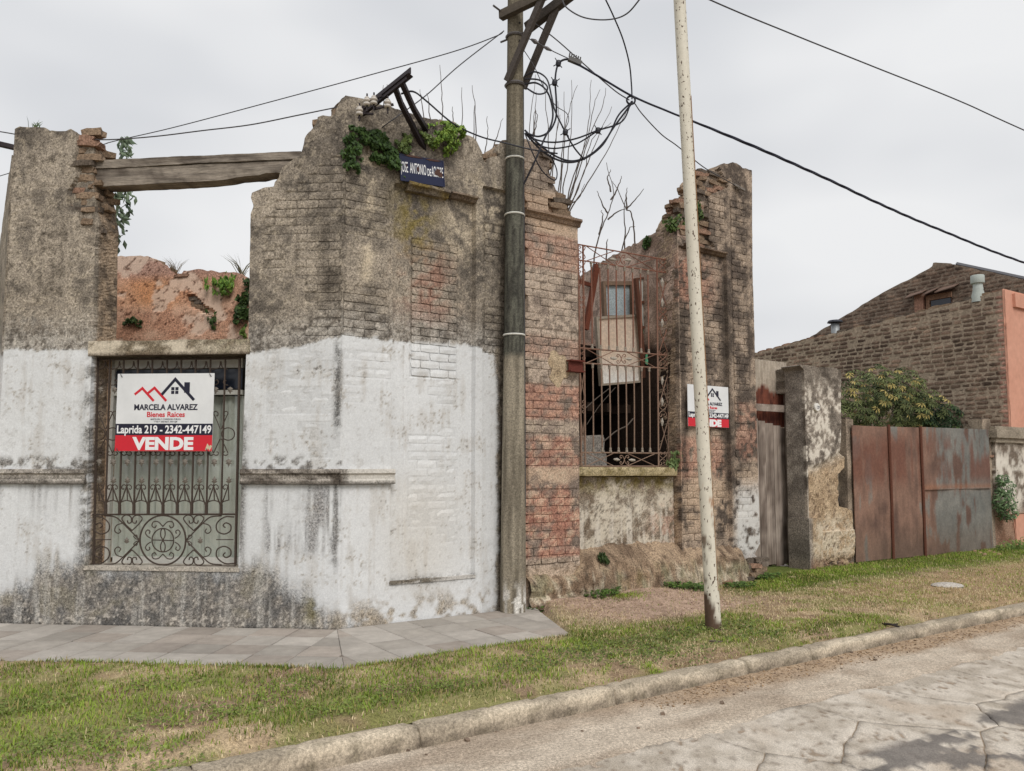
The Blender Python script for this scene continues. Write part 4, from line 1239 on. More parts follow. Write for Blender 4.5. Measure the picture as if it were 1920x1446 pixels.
ge = cat_geo([box_pts(FB.w(s_ + 0.09, z_ + q, 0.07), [np.r_[FB.t, 0], np.r_[FB.n, 0], [0, 0, 1]], h) for q, h in ((0.065, (0.11, 0.05, 0.008)), (-0.065, (0.11, 0.05, 0.008)), (0, (0.11, 0.006, 0.06)))])
obj('steel_beam_end', ge, M_RUST, ruin, S(104, 52, 42))
# ------------------------------------------------------------------ plank door, gate pillar, rusty gate, neighbours (right of the ruin)
# --- recessed plank door and the corrugated sheet over it
DP = -0.50
pd = thing('plank_door', FB.w(6.8, 0.05, DP), 'weathered grey plank door recessed between the ruin and the pillar', 'door')
edges = [FB.sz(x, 900, DP)[0] for x in (1410, 1424, 1437, 1452, 1466, 1479)]
def plank_col(V, seed):
    n = fbm(V[:, 0] * 30, V[:, 2] * 1.6, V[:, 1] * 30, seed); n2 = fbm(V[:, 0] * 9, V[:, 2] * 9, V[:, 1] * 9, seed + 1)
    c = mix(S(112, 99, 90), S(178, 164, 152), sm(0.6 * n + 0.4 * n2, 0.32, 0.66))
    return mix(c, S(84, 60, 50), sm(V[:, 2], 0.45, 0.08) * sm(n, 0.45, 0.6) * 0.8)
for k, (a, b) in enumerate(zip(edges[:-1], edges[1:])):
    zt = FB.sz((1410, 1424, 1437, 1452, 1466)[k] + 7, 785 + 4.4 * k, DP)[1]
    zb = 0.07 + 0.05 * ((k * 37) % 5) / 5
    ge, P = rbox(FB, a + 0.004, b - 0.004, zb, zt, DP - 0.025, DP + 0.004 * (k % 2), 0.12, 0.004, 3, 500 + k)
    obj('plank', ge, M_WOODV, pd, plank_col(ge[0], 510 + k))
for zz in (0.5, 2.0):
    ge, P = rbox(FB, edges[0] + .02, edges[-1] - .02, zz, zz + 0.09, DP - 0.075, DP - 0.03, 0.15, 0.003, 3, 520)
    obj('batten', ge, M_WOOD, pd, plank_col(ge[0], 521))
# door post beside the pillar
dpst = thing('door_post', FB.w(7.15, 0.0, DP + .1), 'grey splintered timber post between plank door and masonry pillar', 'post')
a, b = FB.sz(1481, 900, -.42)[0], FB.sz(1496, 900, -.42)[0]
ge, P = rbox(FB, a, b, 0.02, FB.sz(1488, 720, -.42)[1], -0.50, -0.40, 0.08, 0.006, 3, 523)
obj('post_shaft', ge, M_WOODV, dpst, plank_col(ge[0], 524) * 0.72)
a2 = FB.sz(1489, 900, -.40)[0]
ge, P = rbox(FB, a2, a2 + 0.05, 0.1, FB.sz(1492, 800, -.4)[1], -0.395, -0.365, 0.08, 0.006, 3, 525)
obj('batten', ge, M_WOOD, dpst, plank_col(ge[0], 526))
cb = thing('cross_rail', FB.w(6.7, 2.5, DP), 'grey timber rail nailed across the rusty corrugated sheet', 'rail')
z0, z1 = FB.sz(1450, 772, -.40)[1], FB.sz(1450, 759, -.40)[1]
ge, P = rbox(FB, FB.sz(1408, 765, -.40)[0], FB.sz(1494, 765, -.40)[0], z0, z1, -0.43, -0.385, 0.1, 0.004, 3, 527)
obj('rail_board', ge, M_WOOD, cb, plank_col(ge[0], 528))

def corrugated(fr, s0, s1, zlo, zhi, d, pitch, amp, colfn, skew=0.0):
    ns = int((s1 - s0) / (pitch / 8)); nz = max(4, int((zhi - zlo) / 0.05))
    s, t = np.meshgrid(np.linspace(s0, s1, ns), np.linspace(0, 1, nz), indexing='ij')
    z = zlo + (zhi - zlo) * t + skew * (s - s0)
    dd = d + amp * np.sin((s - s0) / pitch * 2 * math.pi) + 0.01 * (fbm(s * 2, z * 2, 0, 531) - .5)
    V = fr.w(s.ravel(), z.ravel(), dd.ravel()); B_ = fr.w(s.ravel(), z.ravel(), dd.ravel() - 0.004)
    i = np.arange(s.size).reshape(s.shape)
    Q = np.stack([i[:-1, :-1], i[1:, :-1], i[1:, 1:], i[:-1, 1:]], -1).reshape(-1, 4)
    c = colfn(s.ravel(), z.ravel())
    return (np.vstack([V, B_]), np.vstack([Q, Q[:, ::-1] + s.size]), None), np.vstack([c, c])
ct = thing('corrugated_sheet', FB.w(6.7, 2.2, DP), 'rust-brown corrugated sheet behind the cross rail, white flaking at top', 'metal sheet')
zt, zb = FB.sz(1440, 676, -.56)[1], FB.sz(1440, 800, -.56)[1]
def corr_col(s, z):
    n = fbm(s * 8, z * 3, 0, 533); n2 = fbm(s * 30, z * 9, 0, 534)
    c = mix(S(84, 44, 34), S(126, 72, 54), sm(0.5 * n + .5 * n2, 0.35, 0.65))
    w_ = sm(z + 0.28 * (fbm(s * 12, 0.5, 0, 535) - .5), zt - 0.50, zt - 0.44)
    return mix(c, mix(S(160, 148, 132), S(206, 196, 180), n2), w_ * 0.9)
ge, c = corrugated(FB, FB.sz(1404, 700, -.56)[0], FB.sz(1474, 700, -.56)[0], zb, zt, -0.56, 0.076, 0.012, corr_col)
obj('sheet_panel', ge, M_SHEET, ct, c)

# --- masonry gate pillar with the house number
gp = thing('gate_pillar', FB.w(7.7, 0.0, -0.2), 'crumbling grey plastered pillar with a round house number plate', 'pillar')
sL, sM, sR_ = FB.sz(1513, 900)[0], FB.sz(1530, 1000)[0], FB.sz(1577, 800)[0]
zT = FB.sz(1545, 688)[1]
def gp_col(s, z, d):
    n1 = fbm(s * 2, z * 2, d * 2 + .3, 541); n2 = fbm(s * 7, z * 7, d * 7 + .3, 542); n3 = fbm(s * 22, z * 22, d * 22 + .3, 543)
    c = mix(S(98, 90, 82), S(176, 164, 150), sm(0.4 * n1 + 0.4 * n2 + .2 * n3, 0.38, 0.60))
    c = mix(c, S(74, 66, 58), sm(z, zT - 0.6, zT - 0.1) * 0.55)
    c = mix(c, S(222, 214, 200), sm(0.5 * n2 + .5 * n3, 0.50, 0.60) * band(z, 1.4, 2.9, 0.3) * 0.85)
    clay = sm(z + 0.35 * (n1 - .5) - 0.35 * (s - sL), 1.62, 1.38) * sm(s, sL + 0.02, sL + 0.08)
    c = mix(c, mix(S(158, 134, 108), S(206, 182, 150), n2), clay * (d > -0.1) * 0.9)
    c = mix(c, S(206, 192, 170), clay * band(z, 0.2, 0.85, 0.15) * sm(n3 * .5 + n2 * .5, 0.40, 0.54) * 0.9)
    c = mix(c, S(92, 72, 54), clay * sm(n3, .58, .66) * .7)
    c = mix(c, S(110, 76, 58), sm(z, 0.32, 0.1) * sm(n2, 0.4, 0.6) * 0.7)
    return mix(c, mix(S(112, 105, 98), S(158, 149, 139), n2), sm(d, -0.03, -0.06) * 0.75)
lp = [(sL, 0.02), (FB.sz(1600, 1040)[0], 0.02), (FB.sz(1603, 1000)[0], 0.5)] + rough([FB.sz(1601, 958), FB.sz(1575, 948), FB.sz(1574, 890), FB.sz(1585, 876), FB.sz(1586, 858), FB.sz(1575, 848)], 0.015, 0.05, 21) + [FB.sz(1577, 800)] + rough([FB.sz(1577, 695), FB.sz(1560, 688), FB.sz(1545, 690), FB.sz(1500, 684), (sL, FB.sz(1480, 690)[1])], 0.012, 0.05, 22)
def gp_front(s, z):
    n = fbm(s * 4, z * 4, 0, 544); n2 = fbm(s * 17, z * 17, 0, 545)
    lost = sm(z + 0.35 * (fbm(s * 2, z * 2, 0.3, 541) - .5) - 0.35 * (s - sL), 1.62, 1.50) * sm(s, sL + .03, sL + .06)
    return 0.025 * (n - .5) - 0.03 * lost * (z > 0.62) + 0.03 * lost * (n2 - .5) - 0.07 * sm(z, 0.25, 0.1) * sm(n2, .4, .6) * (s > sL + .1)
ge, c = sheet(FB, lp, 0.02, 0.36, gp_front, gp_col, rings=12, jit=0.0, seed=23)
obj('pillar_shaft', ge, M_WALL, gp, c)
ge, P = rbox(FB, sL - 0.04, FB.sz(1538, 1000)[0], 0.0, FB.sz(1500, 973)[1], -0.34, 0.045, 0.04, 0.008, 5, 546)
obj('pillar_base', ge, M_WALL, gp, gp_col(P[:, 0], P[:, 1], np.where(P[:, 0] < sL - 0.02, -0.2, 0.0)))
# broken arch stub reaching back to the door head
ge, P = rbox(FB, FB.sz(1474, 700, -.45)[0], sL + 0.05, FB.sz(1490, 738, -.3)[1], FB.sz(1490, 690, -.3)[1], -0.55, -0.20, 0.04, 0.03, 4, 547)
obj('arch_stub', ge, M_WALL, gp, gp_col(P[:, 0], P[:, 1], P[:, 2] * 0) * 0.9)
for k in range(5):
    put_brick(FB, FB.sz(1545 + 10 * k, 1058)[0], 0.06 + 0.02 * (k % 2), 0.0, random.Random(60 + k), gp, 10, 5, 0.8)
# number plate
s_, z_ = FB.sz(1530, 764)
npl = thing('number_plate', FB.w(s_, z_ - 0.06, 0.02), 'small round white enamel house number plate on the pillar', 'plate')
V, Q, _ = lathe([(0.001, 0.03), (0.06, 0.028), (0.066, 0.02), (0.066, 0.0), (0.001, 0.0)], FB.w(s_, z_, 0.005), 18, np.r_[FB.n, 0])
obj('plate_disc', (V, Q, None), pmat('white_enamel', S(226, 222, 214), 0.35, bump=0), npl)
NUM_AT = (s_, z_)

# --- rusty sheet gate in its concrete posts
rg = thing('sheet_metal_gate', FB.w(11, 0.1, 0), 'double gate of rust-streaked sheet metal panels beside the pillar', 'gate')
def gate_col(s, z, d):
    n1 = fbm(s * 1.3, z * 1.3, 0, 551); n2 = fbm(s * 5, z * 3, 0, 552); n3 = fbm(s * 18, z * 10, 0, 553); st = fbm(s * 9, z * 0.7, 0, 554)
    c = mix(S(100, 77, 67), S(142, 111, 95), sm(0.4 * n1 + 0.3 * n2 + 0.3 * st, 0.36, 0.62))
    gs = g1
    grey = sm(0.4 * n1 + 0.35 * st + 0.25 * n2 + 0.20 * sm(s, gs - 0.1, gs + 0.8) + 0.06 * sm(s, gs + .9, gs + 2.2), 0.615, 0.68)
    c = mix(c, mix(S(92, 98, 96), S(136, 138, 132), n2), grey * 0.85)
    c = mix(c, S(112, 72, 58), band(z, 1.35, 2.15, 0.2) * sm(n1 * .5 + st * .5, 0.47, 0.6) * 0.8)
    c = mix(c, S(112, 92, 78), sm(z, 0.8, 0.2) * 0.45)
    c = mix(c, S(150, 104, 78), np.exp(-((z - 1.28) / 0.05) ** 2) * (s > gs) * 0.6)
    return c * (0.85 + 0.3 * n3)[:, None]
g0, g05, g1, g2 = FB.sz(1600, 900)[0], FB.sz(1667, 900)[0], FB.sz(1727, 900)[0], FB.sz(1849, 900)[0]
def gpanel(name, s0, s1, z0, z1, d, buck, seed, topskew=0.0):
    lp = [(s0, z0), (s1, z0), (s1, z1 + topskew), (s0, z1)]
    fr_ = lambda s, z: d + buck * np.sin((s - s0) / (s1 - s0) * math.pi * 2.2 + seed) * sm(z, z0, z0 + .4) + 0.02 * (fbm(s * 3, z * 3, 0, 560 + seed) - .5)
    ge, c = sheet(FB, lp, 0.04, -d + 0.006 if d < 0 else 0.004, fr_, gate_col, rings=1, jit=0)
    obj(name, ge, M_SHEET, rg, c)
for (n_, a, b, z0, z1, d, bk, sd, sk) in (('gate_panel', g0, g05 - 0.01, 0.10, 2.32, 0.0, 0.012, 1, 0.0), ('gate_panel', g05 + .02, g1 - .01, 0.09, 2.33, 0.005, 0.010, 2, 0.01),
                                        ('gate_panel', g1, g2 + 0.12, 1.235, 2.35, 0.03, 0.016, 3, 0.02), ('gate_panel', g1, g2 + 0.17, 0.08, 1.26, 0.005, 0.016, 4, 0.0)):
    gpanel(n_, a, b, z0, z1, d, bk, sd, sk)
for s_ in (g05, g1 - 0.005):
    obj('gate_stile', tube([FB.w(s_, 0.05, 0.03), FB.w(s_, 1.2, 0.035), FB.w(s_, 2.36, 0.03)], 0.024, 6), M_RUST, rg, S(104, 66, 52))
for zz in (0.3, 1.25, 2.2):
    obj('gate_rail', beam(FB.w(g0 + .02, zz, -0.04), FB.w(g2 + .05, zz, -0.04), 0.04, 0.05), M_RUST, rg, S(88, 58, 46))

def conc_post(name, label, s0, s1, z1, d0, d1, seed, colr=((112, 100, 88), (168, 152, 134))):
    t = thing(name, FB.w((s0 + s1) / 2, 0, (d0 + d1) / 2), label, 'post')
    ge, P = rbox(FB, s0, s1, -0.02, z1, d0, d1, 0.05, 0.008, 4, seed)
    n = fbm(P[:, 0] * 5, P[:, 1] * 3, P[:, 2] * 5, seed + 1)
    obj('post_shaft', ge, M_WALL, t, mix(S(*colr[0]), S(*colr[1]), sm(n, .3, .7)))
    ge, P = rbox(FB, s0 + 0.02, s1 - 0.02, z1 - 0.005, z1 + 0.03, d0 + .02, d1 - .02, 0.05, 0.012, 9, seed + 2)
    obj('post_cap', ge, M_WALL, t, S(104, 92, 82))
conc_post('gate_post', 'narrow grey concrete post left of the rusty gate', FB.sz(1581, 900, -.12)[0], FB.sz(1603, 900, -.04)[0], FB.sz(1590, 786, -.05)[1], -0.2, -0.04, 570)
conc_post('gate_post', 'tall grey concrete gatepost with bent edge right of the rusty gate', g2 + 0.06, FB.sz(1868, 900, .0)[0], FB.sz(1850, 786, -.05)[1], -0.32, -0.06, 574)

# --- garden pillar at the right edge
gd = thing('garden_pillar', FB.w(14.2, 0, 0), 'flaking white garden pillar with moulded cap at right edge', 'pillar')
def gd_col(s, z, d):
    n1 = fbm(s * 2.5, z * 2.5, d * 2 + .3, 581); n2 = fbm(s * 8, z * 8, d * 8 + .3, 582)
    c = mix(S(120, 108, 96), S(204, 194, 180), sm(.5 * n1 + .5 * n2, 0.36, 0.58))
    c = mix(c, S(224, 218, 206), band(z, 1.0, 1.9, .2) * sm(n2, .4, .55) * 0.7)
    return mix(c, mix(S(120, 84, 66), S(160, 124, 100), n2), sm(z + .5 * (n1 - .5), 0.85, 0.6) * 0.85)
p0, p1 = FB.sz(1868, 900)[0], FB.sz(1868, 900)[0] + 1.6
lp = [(p0, 0.0), (p1, 0.0), (p1, 2.3), (p0, 2.3)]
ge, c = sheet(FB, lp, 0.04, 0.5, lambda s, z: 0.03 * (fbm(s * 4, z * 4, 0, 583) - .5) - 0.06 * (z < 0.7), gd_col, rings=4)
obj('pillar_shaft', ge, M_WALL, gd, c)
for (za_, zb_, ex) in ((2.13, 2.22, 0.05), (2.22, 2.38, 0.10), (2.38, 2.45, 0.05)):
    ge, P = rbox(FB, p0 - ex, p1 + ex, za_, zb_, -0.5 - ex, ex, 0.06, 0.008, 4, 584)
    obj('pillar_cap', ge, M_WALL, gd, mix(S(118, 108, 94), S(186, 174, 156), fbm(P[:, 0] * 4, P[:, 1] * 6, P[:, 2] * 4, 585)))
for k in range(3):
    for zz in range(7):
        put_brick(FB, p0 + 0.02, 0.95 + 0.15 * zz + .02 * k, -0.12 - 0.13 * k, random.Random(80 + k * 9 + zz), gd, 90, 3, 0.85) if k == 0 else None

# --- neighbouring brick house
corner_s = FB.sz(1888, 600)[0]
FN = Fr(FB.w(corner_s, 0, -0.05), 33.9 - 90)
N_ = lambda u, v: FN.sz(u, v)
nh = thing('brick_house', FN.w(-2, 0, -1.5), 'old house with dark bare brick gable and pink plastered front', 'house')
def far_col(s, z, d=None):
    n1 = fbm(s * 0.9, z * 0.9, 0, 591); n2 = fbm(s * 5, z * 5, 0, 592); n3 = fbm(s * 2.2, z * 7, 0, 593)
    c = mix(S(98, 82, 72), S(156, 132, 114), sm(0.35 * n1 + 0.4 * n2 + .25 * n3, 0.35, 0.65))
    c = mix(c, S(70, 60, 54), sm(n1, .5, .7) * 0.5)
    return mix(c, S(190, 146, 130), sm(s + .10 * (n2 - .5), -0.20, -0.08) * 0.8)
nt = [N_(1888, 541), N_(1800, 566), N_(1720, 586), N_(1640, 606), N_(1560, 626), N_(1500, 640), N_(1420, 662)]
nt.append((nt[-1][0] - 3.0, nt[-1][1] - 0.25))
topf = lambda s: np.interp(s, [p[0] for p in nt][::-1], [p[1] for p in nt][::-1])
ln = [(nt[-1][0], 0), (0, 0)] + rough([(0, nt[0][1])] + nt[1:], 0.02, 0.12, 31)
ge, c = sheet(FN, ln, 0.08, 0.3, lambda s, z: -0.021 + 0.008 * (fbm(s * 3, z * 3, 0, 595) - .5), lambda s, z, d: far_col(s, z) * 0.15 + 0.85 * S(166, 150, 132), seed=24)
obj('wall', ge, M_FAR, nh, c)
NB = []
r_ = random.Random(33)
def lay_far(fr, s0, s1, z0, ztop, H, L, proud, d, sink):
    z = z0; row = 0
    while z < 9:
        s = s1 + r_.uniform(0, L / 2); any_ = False
        while s > s0:
            l = L * r_.uniform(0.72, 1.12); a, b = s - l, min(s, s1)
            if b - a > 0.06 and z + H < ztop((a + b) / 2) + 0.01:
                zz = z + r_.uniform(-.006, .006) + 0.012 * (float(vn(s * 0.5, row * 0.3, 0, 77)) - .5)
                sink.append((fr, a, b, zz, zz + H * r_.uniform(.86, .97), d, proud + r_.uniform(-.008, .010), r_.randrange(10 ** 6))); any_ = True
            s -= l
        z += H; row += 1
        if not any_: break
lay_far(FN, nt[-2][0] - 0.4, 0.0, 2.05, topf, 0.098, 0.245, 0.0, -0.012, NB)
make_bricks(NB, nh, far_col, M_FAR, 276, tint=0.34, joint=0.026, ragged=0.006, bev=0.006, base=0.03)
# coping of rounded bricks on the sloping wall head
for k in range(26):
    s_ = -0.15 - k * 0.26
    put_brick(FN, s_, float(topf(s_)) + 0.01, -0.13, random.Random(700 + k), nh, 12, 8, 1.12, kinds=[4, 0, 1, 8])
# pink front
FP = Fr(FN.w(0, 0, 0), 33.9)
ph = N_(1888, 541)[1]
lp = [(0.01, 0.0), (7.0, 0.0), (7.0, ph), (0.01, ph)]
pink = lambda s, z, d: mix(S(200, 146, 124), S(216, 164, 142), fbm(s * 2, z * 2, 0, 601)) * (0.92 + 0.16 * fbm(s * 12, z * 12, 0, 602))[:, None]
ge, c = sheet(FP, lp, 0.12, 0.02, lambda s, z: 0.03 + 0.008 * (fbm(s * 5, z * 5, 0, 603) - .5), pink, seed=25)
M_PINK = vmat('pink_plaster', 0.9, 9, 0.92, 1.08, 0.15, 60, spec=0.15)
obj('front_wall', ge, M_PINK, nh, c)
ge, P = rbox(FP, 0.32, 7.0, ph - 0.34, ph - 0.06, 0.03, 0.09, 0.2, 0.004, 4, 604)
obj('front_moulding', ge, M_PINK, nh, pink(P[:, 0], P[:, 1], None))
# gable further in, parallel to the side wall
FG = Fr(FN.w(0, 0, -2.6), FN.deg)
G_ = lambda u, v: FG.sz(u, v)
gt = [G_(2100, 565), G_(1920, 524), G_(1860, 511), G_(1790, 496), G_(1750, 491), G_(1747, 500), G_(1712, 519), G_(1645, 554), G_(1570, 600), G_(1513, 635), G_(1430, 688)]
gtop = lambda s: np.interp(s, [p[0] for p in gt][::-1], [p[1] for p in gt][::-1])
lg = [(gt[-1][0], 0), (gt[0][0], 0)] + rough(gt, 0.015, 0.15, 34)
wz = [G_(1737, 545), G_(1768, 552), G_(1768, 572), G_(1737, 580)]
gcol = lambda s, z, d=None: far_col(s - 9, z) * 0.72
ge, c = sheet(FG, lg, 0.09, 0.3, lambda s, z: -0.022 + 0 * s, lambda s, z, d: gcol(s, z) * .3 + .7 * S(138, 124, 110), seed=26)
obj('gable_wall', ge, M_FAR, nh, c)
GB = []
w0, w1, wz0, wz1 = G_(1722, 560)[0], G_(1785, 560)[0], G_(1750, 590)[1], G_(1750, 548)[1]
lay_far(FG, gt[-1][0], gt[0][0], 4.0, gtop, 0.10, 0.26, 0.0, -0.012, GB)
GB = [b for b in GB if not (w0 < (b[1] + b[2]) / 2 < w1 and wz0 < b[3] < wz1) and b[4] > 3.9]
make_bricks(GB, nh, gcol, M_FAR, 0, tint=0.30, joint=0.026, ragged=0.006, bev=0.006, base=0.03)
# coping of the gable (metal flashing on the right slope)
obj('flashing', tube([FG.w(p[0], p[1] + 0.02, -0.1) for p in gt[:4]], 0.06, 6), pmat('dull_zinc', S(104, 104, 108), 0.6), nh)
# roof behind
V = np.vstack([FG.w(gt[4][0], gt[4][1] - 0.1, -0.2), FG.w(gt[4][0], gt[4][1] - 0.1, -7), FG.w(gt[-1][0], gt[-1][1] - 0.1, -7), FG.w(gt[-1][0], gt[-1][1] - 0.1, -0.2), FG.w(gt[0][0], gt[0][1] - .1, -0.2), FG.w(gt[0][0], gt[0][1] - .1, -7)])
obj('roof', (V, np.array([[0, 1, 2, 3], [0, 4, 5, 1]]), None), pmat('old_roof', S(96, 80, 72), 0.9), nh)
# attic window: recess, pale jamb, frame, dark pane, ragged hood
win = obj('window', box_pts(FG.w((w0 + w1) / 2, (wz0 + wz1) / 2, -0.02), [np.r_[FG.t, 0], np.r_[FG.n, 0], [0, 0, 1]], ((w1 - w0) / 2, 0.008, (wz1 - wz0) / 2)), pmat('attic_dark', S(92, 70, 60), .9), nh)
ja = G_(1737, 560)[0]
obj('jamb', rbox(FG, G_(1718, 560)[0], G_(1734, 560)[0], wz0 - .05, wz1, -0.01, 0.10, .1, .01, 5, 611)[0], M_FAR, win, S(176, 136, 116))
obj('frame', cat_geo([rbox(FG, ja, w1, G_(1750, 563)[1], G_(1750, 553)[1], -0.01, 0.04, .2, .0, 1)[0], rbox(FG, ja, ja + .1, wz0, G_(1750, 563)[1], -0.01, 0.04, .2, .0, 1)[0]]), M_FAR, win, S(142, 112, 92))
obj('pane', rbox(FG, ja + .12, w1 - .03, wz0, G_(1750, 564)[1], -0.01, 0.015, .3, 0, 1)[0], pmat('dark_glass', S(30, 34, 48), 0.15, bump=0, lo=1, hi=1, spec=.6), win)
for a_, b_, zz in ((1706, 1738, 551), (1738, 1762, 546), (1762, 1798, 540)):
    q0, q1 = G_(a_, zz + 4), G_(b_, zz - 3)
    V = np.vstack([FG.w(q0[0], q0[1] + .05, 0.0), FG.w(q1[0], q1[1] + .08, 0.0), FG.w(q1[0] + .05, q1[1] - .05, 0.35), FG.w(q0[0] + .03, q0[1] - .10, 0.32)])
    V = np.vstack([V, V - [0, 0, .02]])
    obj('hood_sheet', (V, np.array([[0, 3, 2, 1], [4, 5, 6, 7], [3, 7, 6, 2], [0, 4, 7, 3], [1, 2, 6, 5]]), None), M_SHEET, win, S(122, 100, 88))
# vent pipes
vp = thing('vent_pipe', FN.w(N_(1829, 556)[0], N_(1829, 556)[1], -.1), 'pale grey fibre-cement flue with wide cap near the pink front', 'vent pipe')
s_, z_ = N_(1829, 557); M_FLUE = pmat('fibre_cement', S(176, 182, 176), 0.8, lo=.85, hi=1.1)
obj('flue', lathe([(0.14, -0.1), (0.13, 0.05), (0.10, 0.16), (0.105, 0.2), (0.095, 0.22), (0.10, 0.34)], FN.w(s_, z_, -.12), 14), M_FLUE, vp, smooth=True)
obj('cap', lathe([(0.001, 0.30), (0.13, 0.30), (0.135, 0.31), (0.135, 0.46), (0.125, 0.475), (0.001, 0.48)], FN.w(s_, z_, -.12), 14), M_FLUE, vp, smooth=True)
vp = thing('vent_pipe', FN.w(N_(1561, 626)[0], N_(1561, 626)[1], -.1), 'slim galvanised vent with dark disc cap on the sloping brick wall', 'vent pipe')
s_, z_ = N_(1561, 626)
obj('flue', lathe([(0.10, -0.1), (0.10, 0.26), (0.001, 0.26)], FN.w(s_, z_, -.12), 12), pmat('galvanised', S(150, 154, 156), 0.5, 0.3), vp, smooth=True)
obj('cap', lathe([(0.001, 0.27), (0.19, 0.29), (0.16, 0.34), (0.001, 0.36)], FN.w(s_, z_, -.12), 14), pmat('dark_zinc', S(52, 54, 62), 0.5, 0.3), vp)
# ------------------------------------------------------------------ barred window in the chamfer: frame, curtain, grille, sale sign
G4 = lambda x, y, d: FA.sz(150 + x / 3.444, 660 + y / 3.444, d)
def ptsA(L, d): return [FA.w(*G4(x, y, d), d) for x, y in L]
wd = thing('window', FA.w(-1.9, zs, -0.3), 'tall curtained window behind the iron bars, under the lintel', 'window')
DW = -0.27
def fbox(x0, y0, x1, y1, d0, d1):
    a = G4(x0, y1, d1); b = G4(x1, y0, d1)
    return rbox(FA, a[0], b[0], a[1], b[1], d0, d1, 0.3, 0.0, 1)[0]
M_CREAM = pmat('old_cream_paint', S(200, 190, 170), 0.6, lo=.8, hi=1.1)
M_ALU = pmat('window_white', S(206, 204, 196), 0.5, lo=.9, hi=1.08)
obj('frame', cat_geo([fbox(175, 40, 208, 1375, DW - .05, DW), fbox(208, 1330, 1075, 1375, DW - .05, DW), fbox(1050, 40, 1082, 1330, DW - .05, DW), fbox(208, 245, 1050, 282, DW - .05, DW + .004), fbox(208, 40, 1050, 110, DW - .05, DW)]), M_ALU, wd)
obj('transom_pane', fbox(208, 110, 1050, 245, DW - .035, DW - .03), pmat('dark_pane', S(34, 40, 54), 0.2, bump=0, lo=1, hi=1, spec=.6), wd)
# curtain with soft folds
c0, c1 = G4(150, 1332, DW), G4(1100, 280, DW)
s, z = np.meshgrid(np.linspace(c0[0], c1[0], 220), np.linspace(c0[1], c1[1], 24), indexing='ij')
ph_ = s * 34 + 2.2 * fbm(s * 2.2, z * .3, 0, 621) * 3
dd = DW - 0.085 + 0.022 * np.sin(ph_) + 0.010 * np.sin(ph_ * 2.3 + z)
i = np.arange(s.size).reshape(s.shape)
obj('curtain', (FA.w(s.ravel(), z.ravel(), dd.ravel()), np.stack([i[:-1, :-1], i[1:, :-1], i[1:, 1:], i[:-1, 1:]], -1).reshape(-1, 4), None), pmat('grey_curtain', S(206, 208, 200), 0.9, bump=0, lo=.92, hi=1.05), wd, smooth=True)
gm = bpy.data.materials.new('window_glass'); gm.use_nodes = True
nt_ = gm.node_tree; bs = nt_.nodes['Principled BSDF']; nt_.nodes.remove(bs)
tr = nt_.nodes.new('ShaderNodeBsdfTransparent'); gl_ = nt_.nodes.new('ShaderNodeBsdfGlossy'); mx = nt_.nodes.new('ShaderNodeMixShader')
gl_.inputs['Roughness'].default_value = 0.05; tr.inputs[0].default_value = (.97, .98, .97, 1); mx.inputs[0].default_value = 0.06
nt_.links.new(tr.outputs[0], mx.inputs[1]); nt_.links.new(gl_.outputs[0], mx.inputs[2]); nt_.links.new(mx.outputs[0], nt_.nodes['Material Output'].inputs[0])
obj('pane', fbox(208, 282, 1050, 1330, DW - .036, DW - .032), gm, wd)
# beige reveal on the left of the opening and the room's dark back
ge, P = rbox(FA, G4(85, 1380, -.36)[0] - .12, G4(178, 1380, -.30)[0], zs, A(300, 666)[1], -0.36, -0.29, 0.1, .004, 3, 622)
obj('reveal_lining', ge, M_WALL, wd, mix(S(176, 150, 126), S(200, 174, 148), fbm(P[:, 0] * 6, P[:, 1] * 3, P[:, 2] * 6, 623)))
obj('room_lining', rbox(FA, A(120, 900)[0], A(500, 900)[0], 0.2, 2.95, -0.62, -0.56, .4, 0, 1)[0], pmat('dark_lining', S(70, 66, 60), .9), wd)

DG = -0.10
M_IRON = pmat('grille_iron', S(74, 62, 54), 0.7, 0.2, lo=.7, hi=1.3, scale=60)
gr = thing('window_grille', FA.w(-1.9, zs, DG), 'ornate wrought iron grille with scrolls over the curtained window', 'grille')
def rod(pts, r=0.006, name='scroll', smooth_=True, n=5, d=DG, parent=None):
    P = np.array(ptsA(pts, d))
    if smooth_ and len(P) > 2: P = spline(P, 4)
    return obj(name, tube(P, r * 1.25, n), M_IRON, parent or gr)
def spiral(cx, cy, r, a0, turns, sgn=1, n=14):
    return [(cx + r * (1 - .82 * t) * math.cos(a0 + sgn * t * turns * 2 * math.pi), cy + r * (1 - .82 * t) * math.sin(a0 + sgn * t * turns * 2 * math.pi)) for t in np.linspace(0, 1, n)]
tilt = lambda x, y: x + (1050 - y) * 0.028           # the picture's upright lines lean a little
rod([(88, 1390), (tilt(88, 40), 40)], 0.010, 'bar', False); rod([(1003, 1375), (tilt(1003, 40), 40)], 0.012, 'bar', False)
for y_ in (1386, 1050): rod([(80, y_), (1006, y_ - 2)], 0.008, 'rail', False)
rod([(100, 50), (1036, 44)], 0.008, 'rail', False)
BX = [165, 255, 347, 440, 535, 627, 720, 815, 910]
for x in BX:
    rod([(x, 1050), (tilt(x, 45), 45)], 0.0085, 'bar', False)
    rod([(x, 1050), (x + 1, 985)], 0.014, 'bar_foot', False)
M_IRON_L = pmat('grille_leaf_iron', S(120, 112, 102), 0.6, 0.2)
leafV, leafQ, leafT = None, None, None
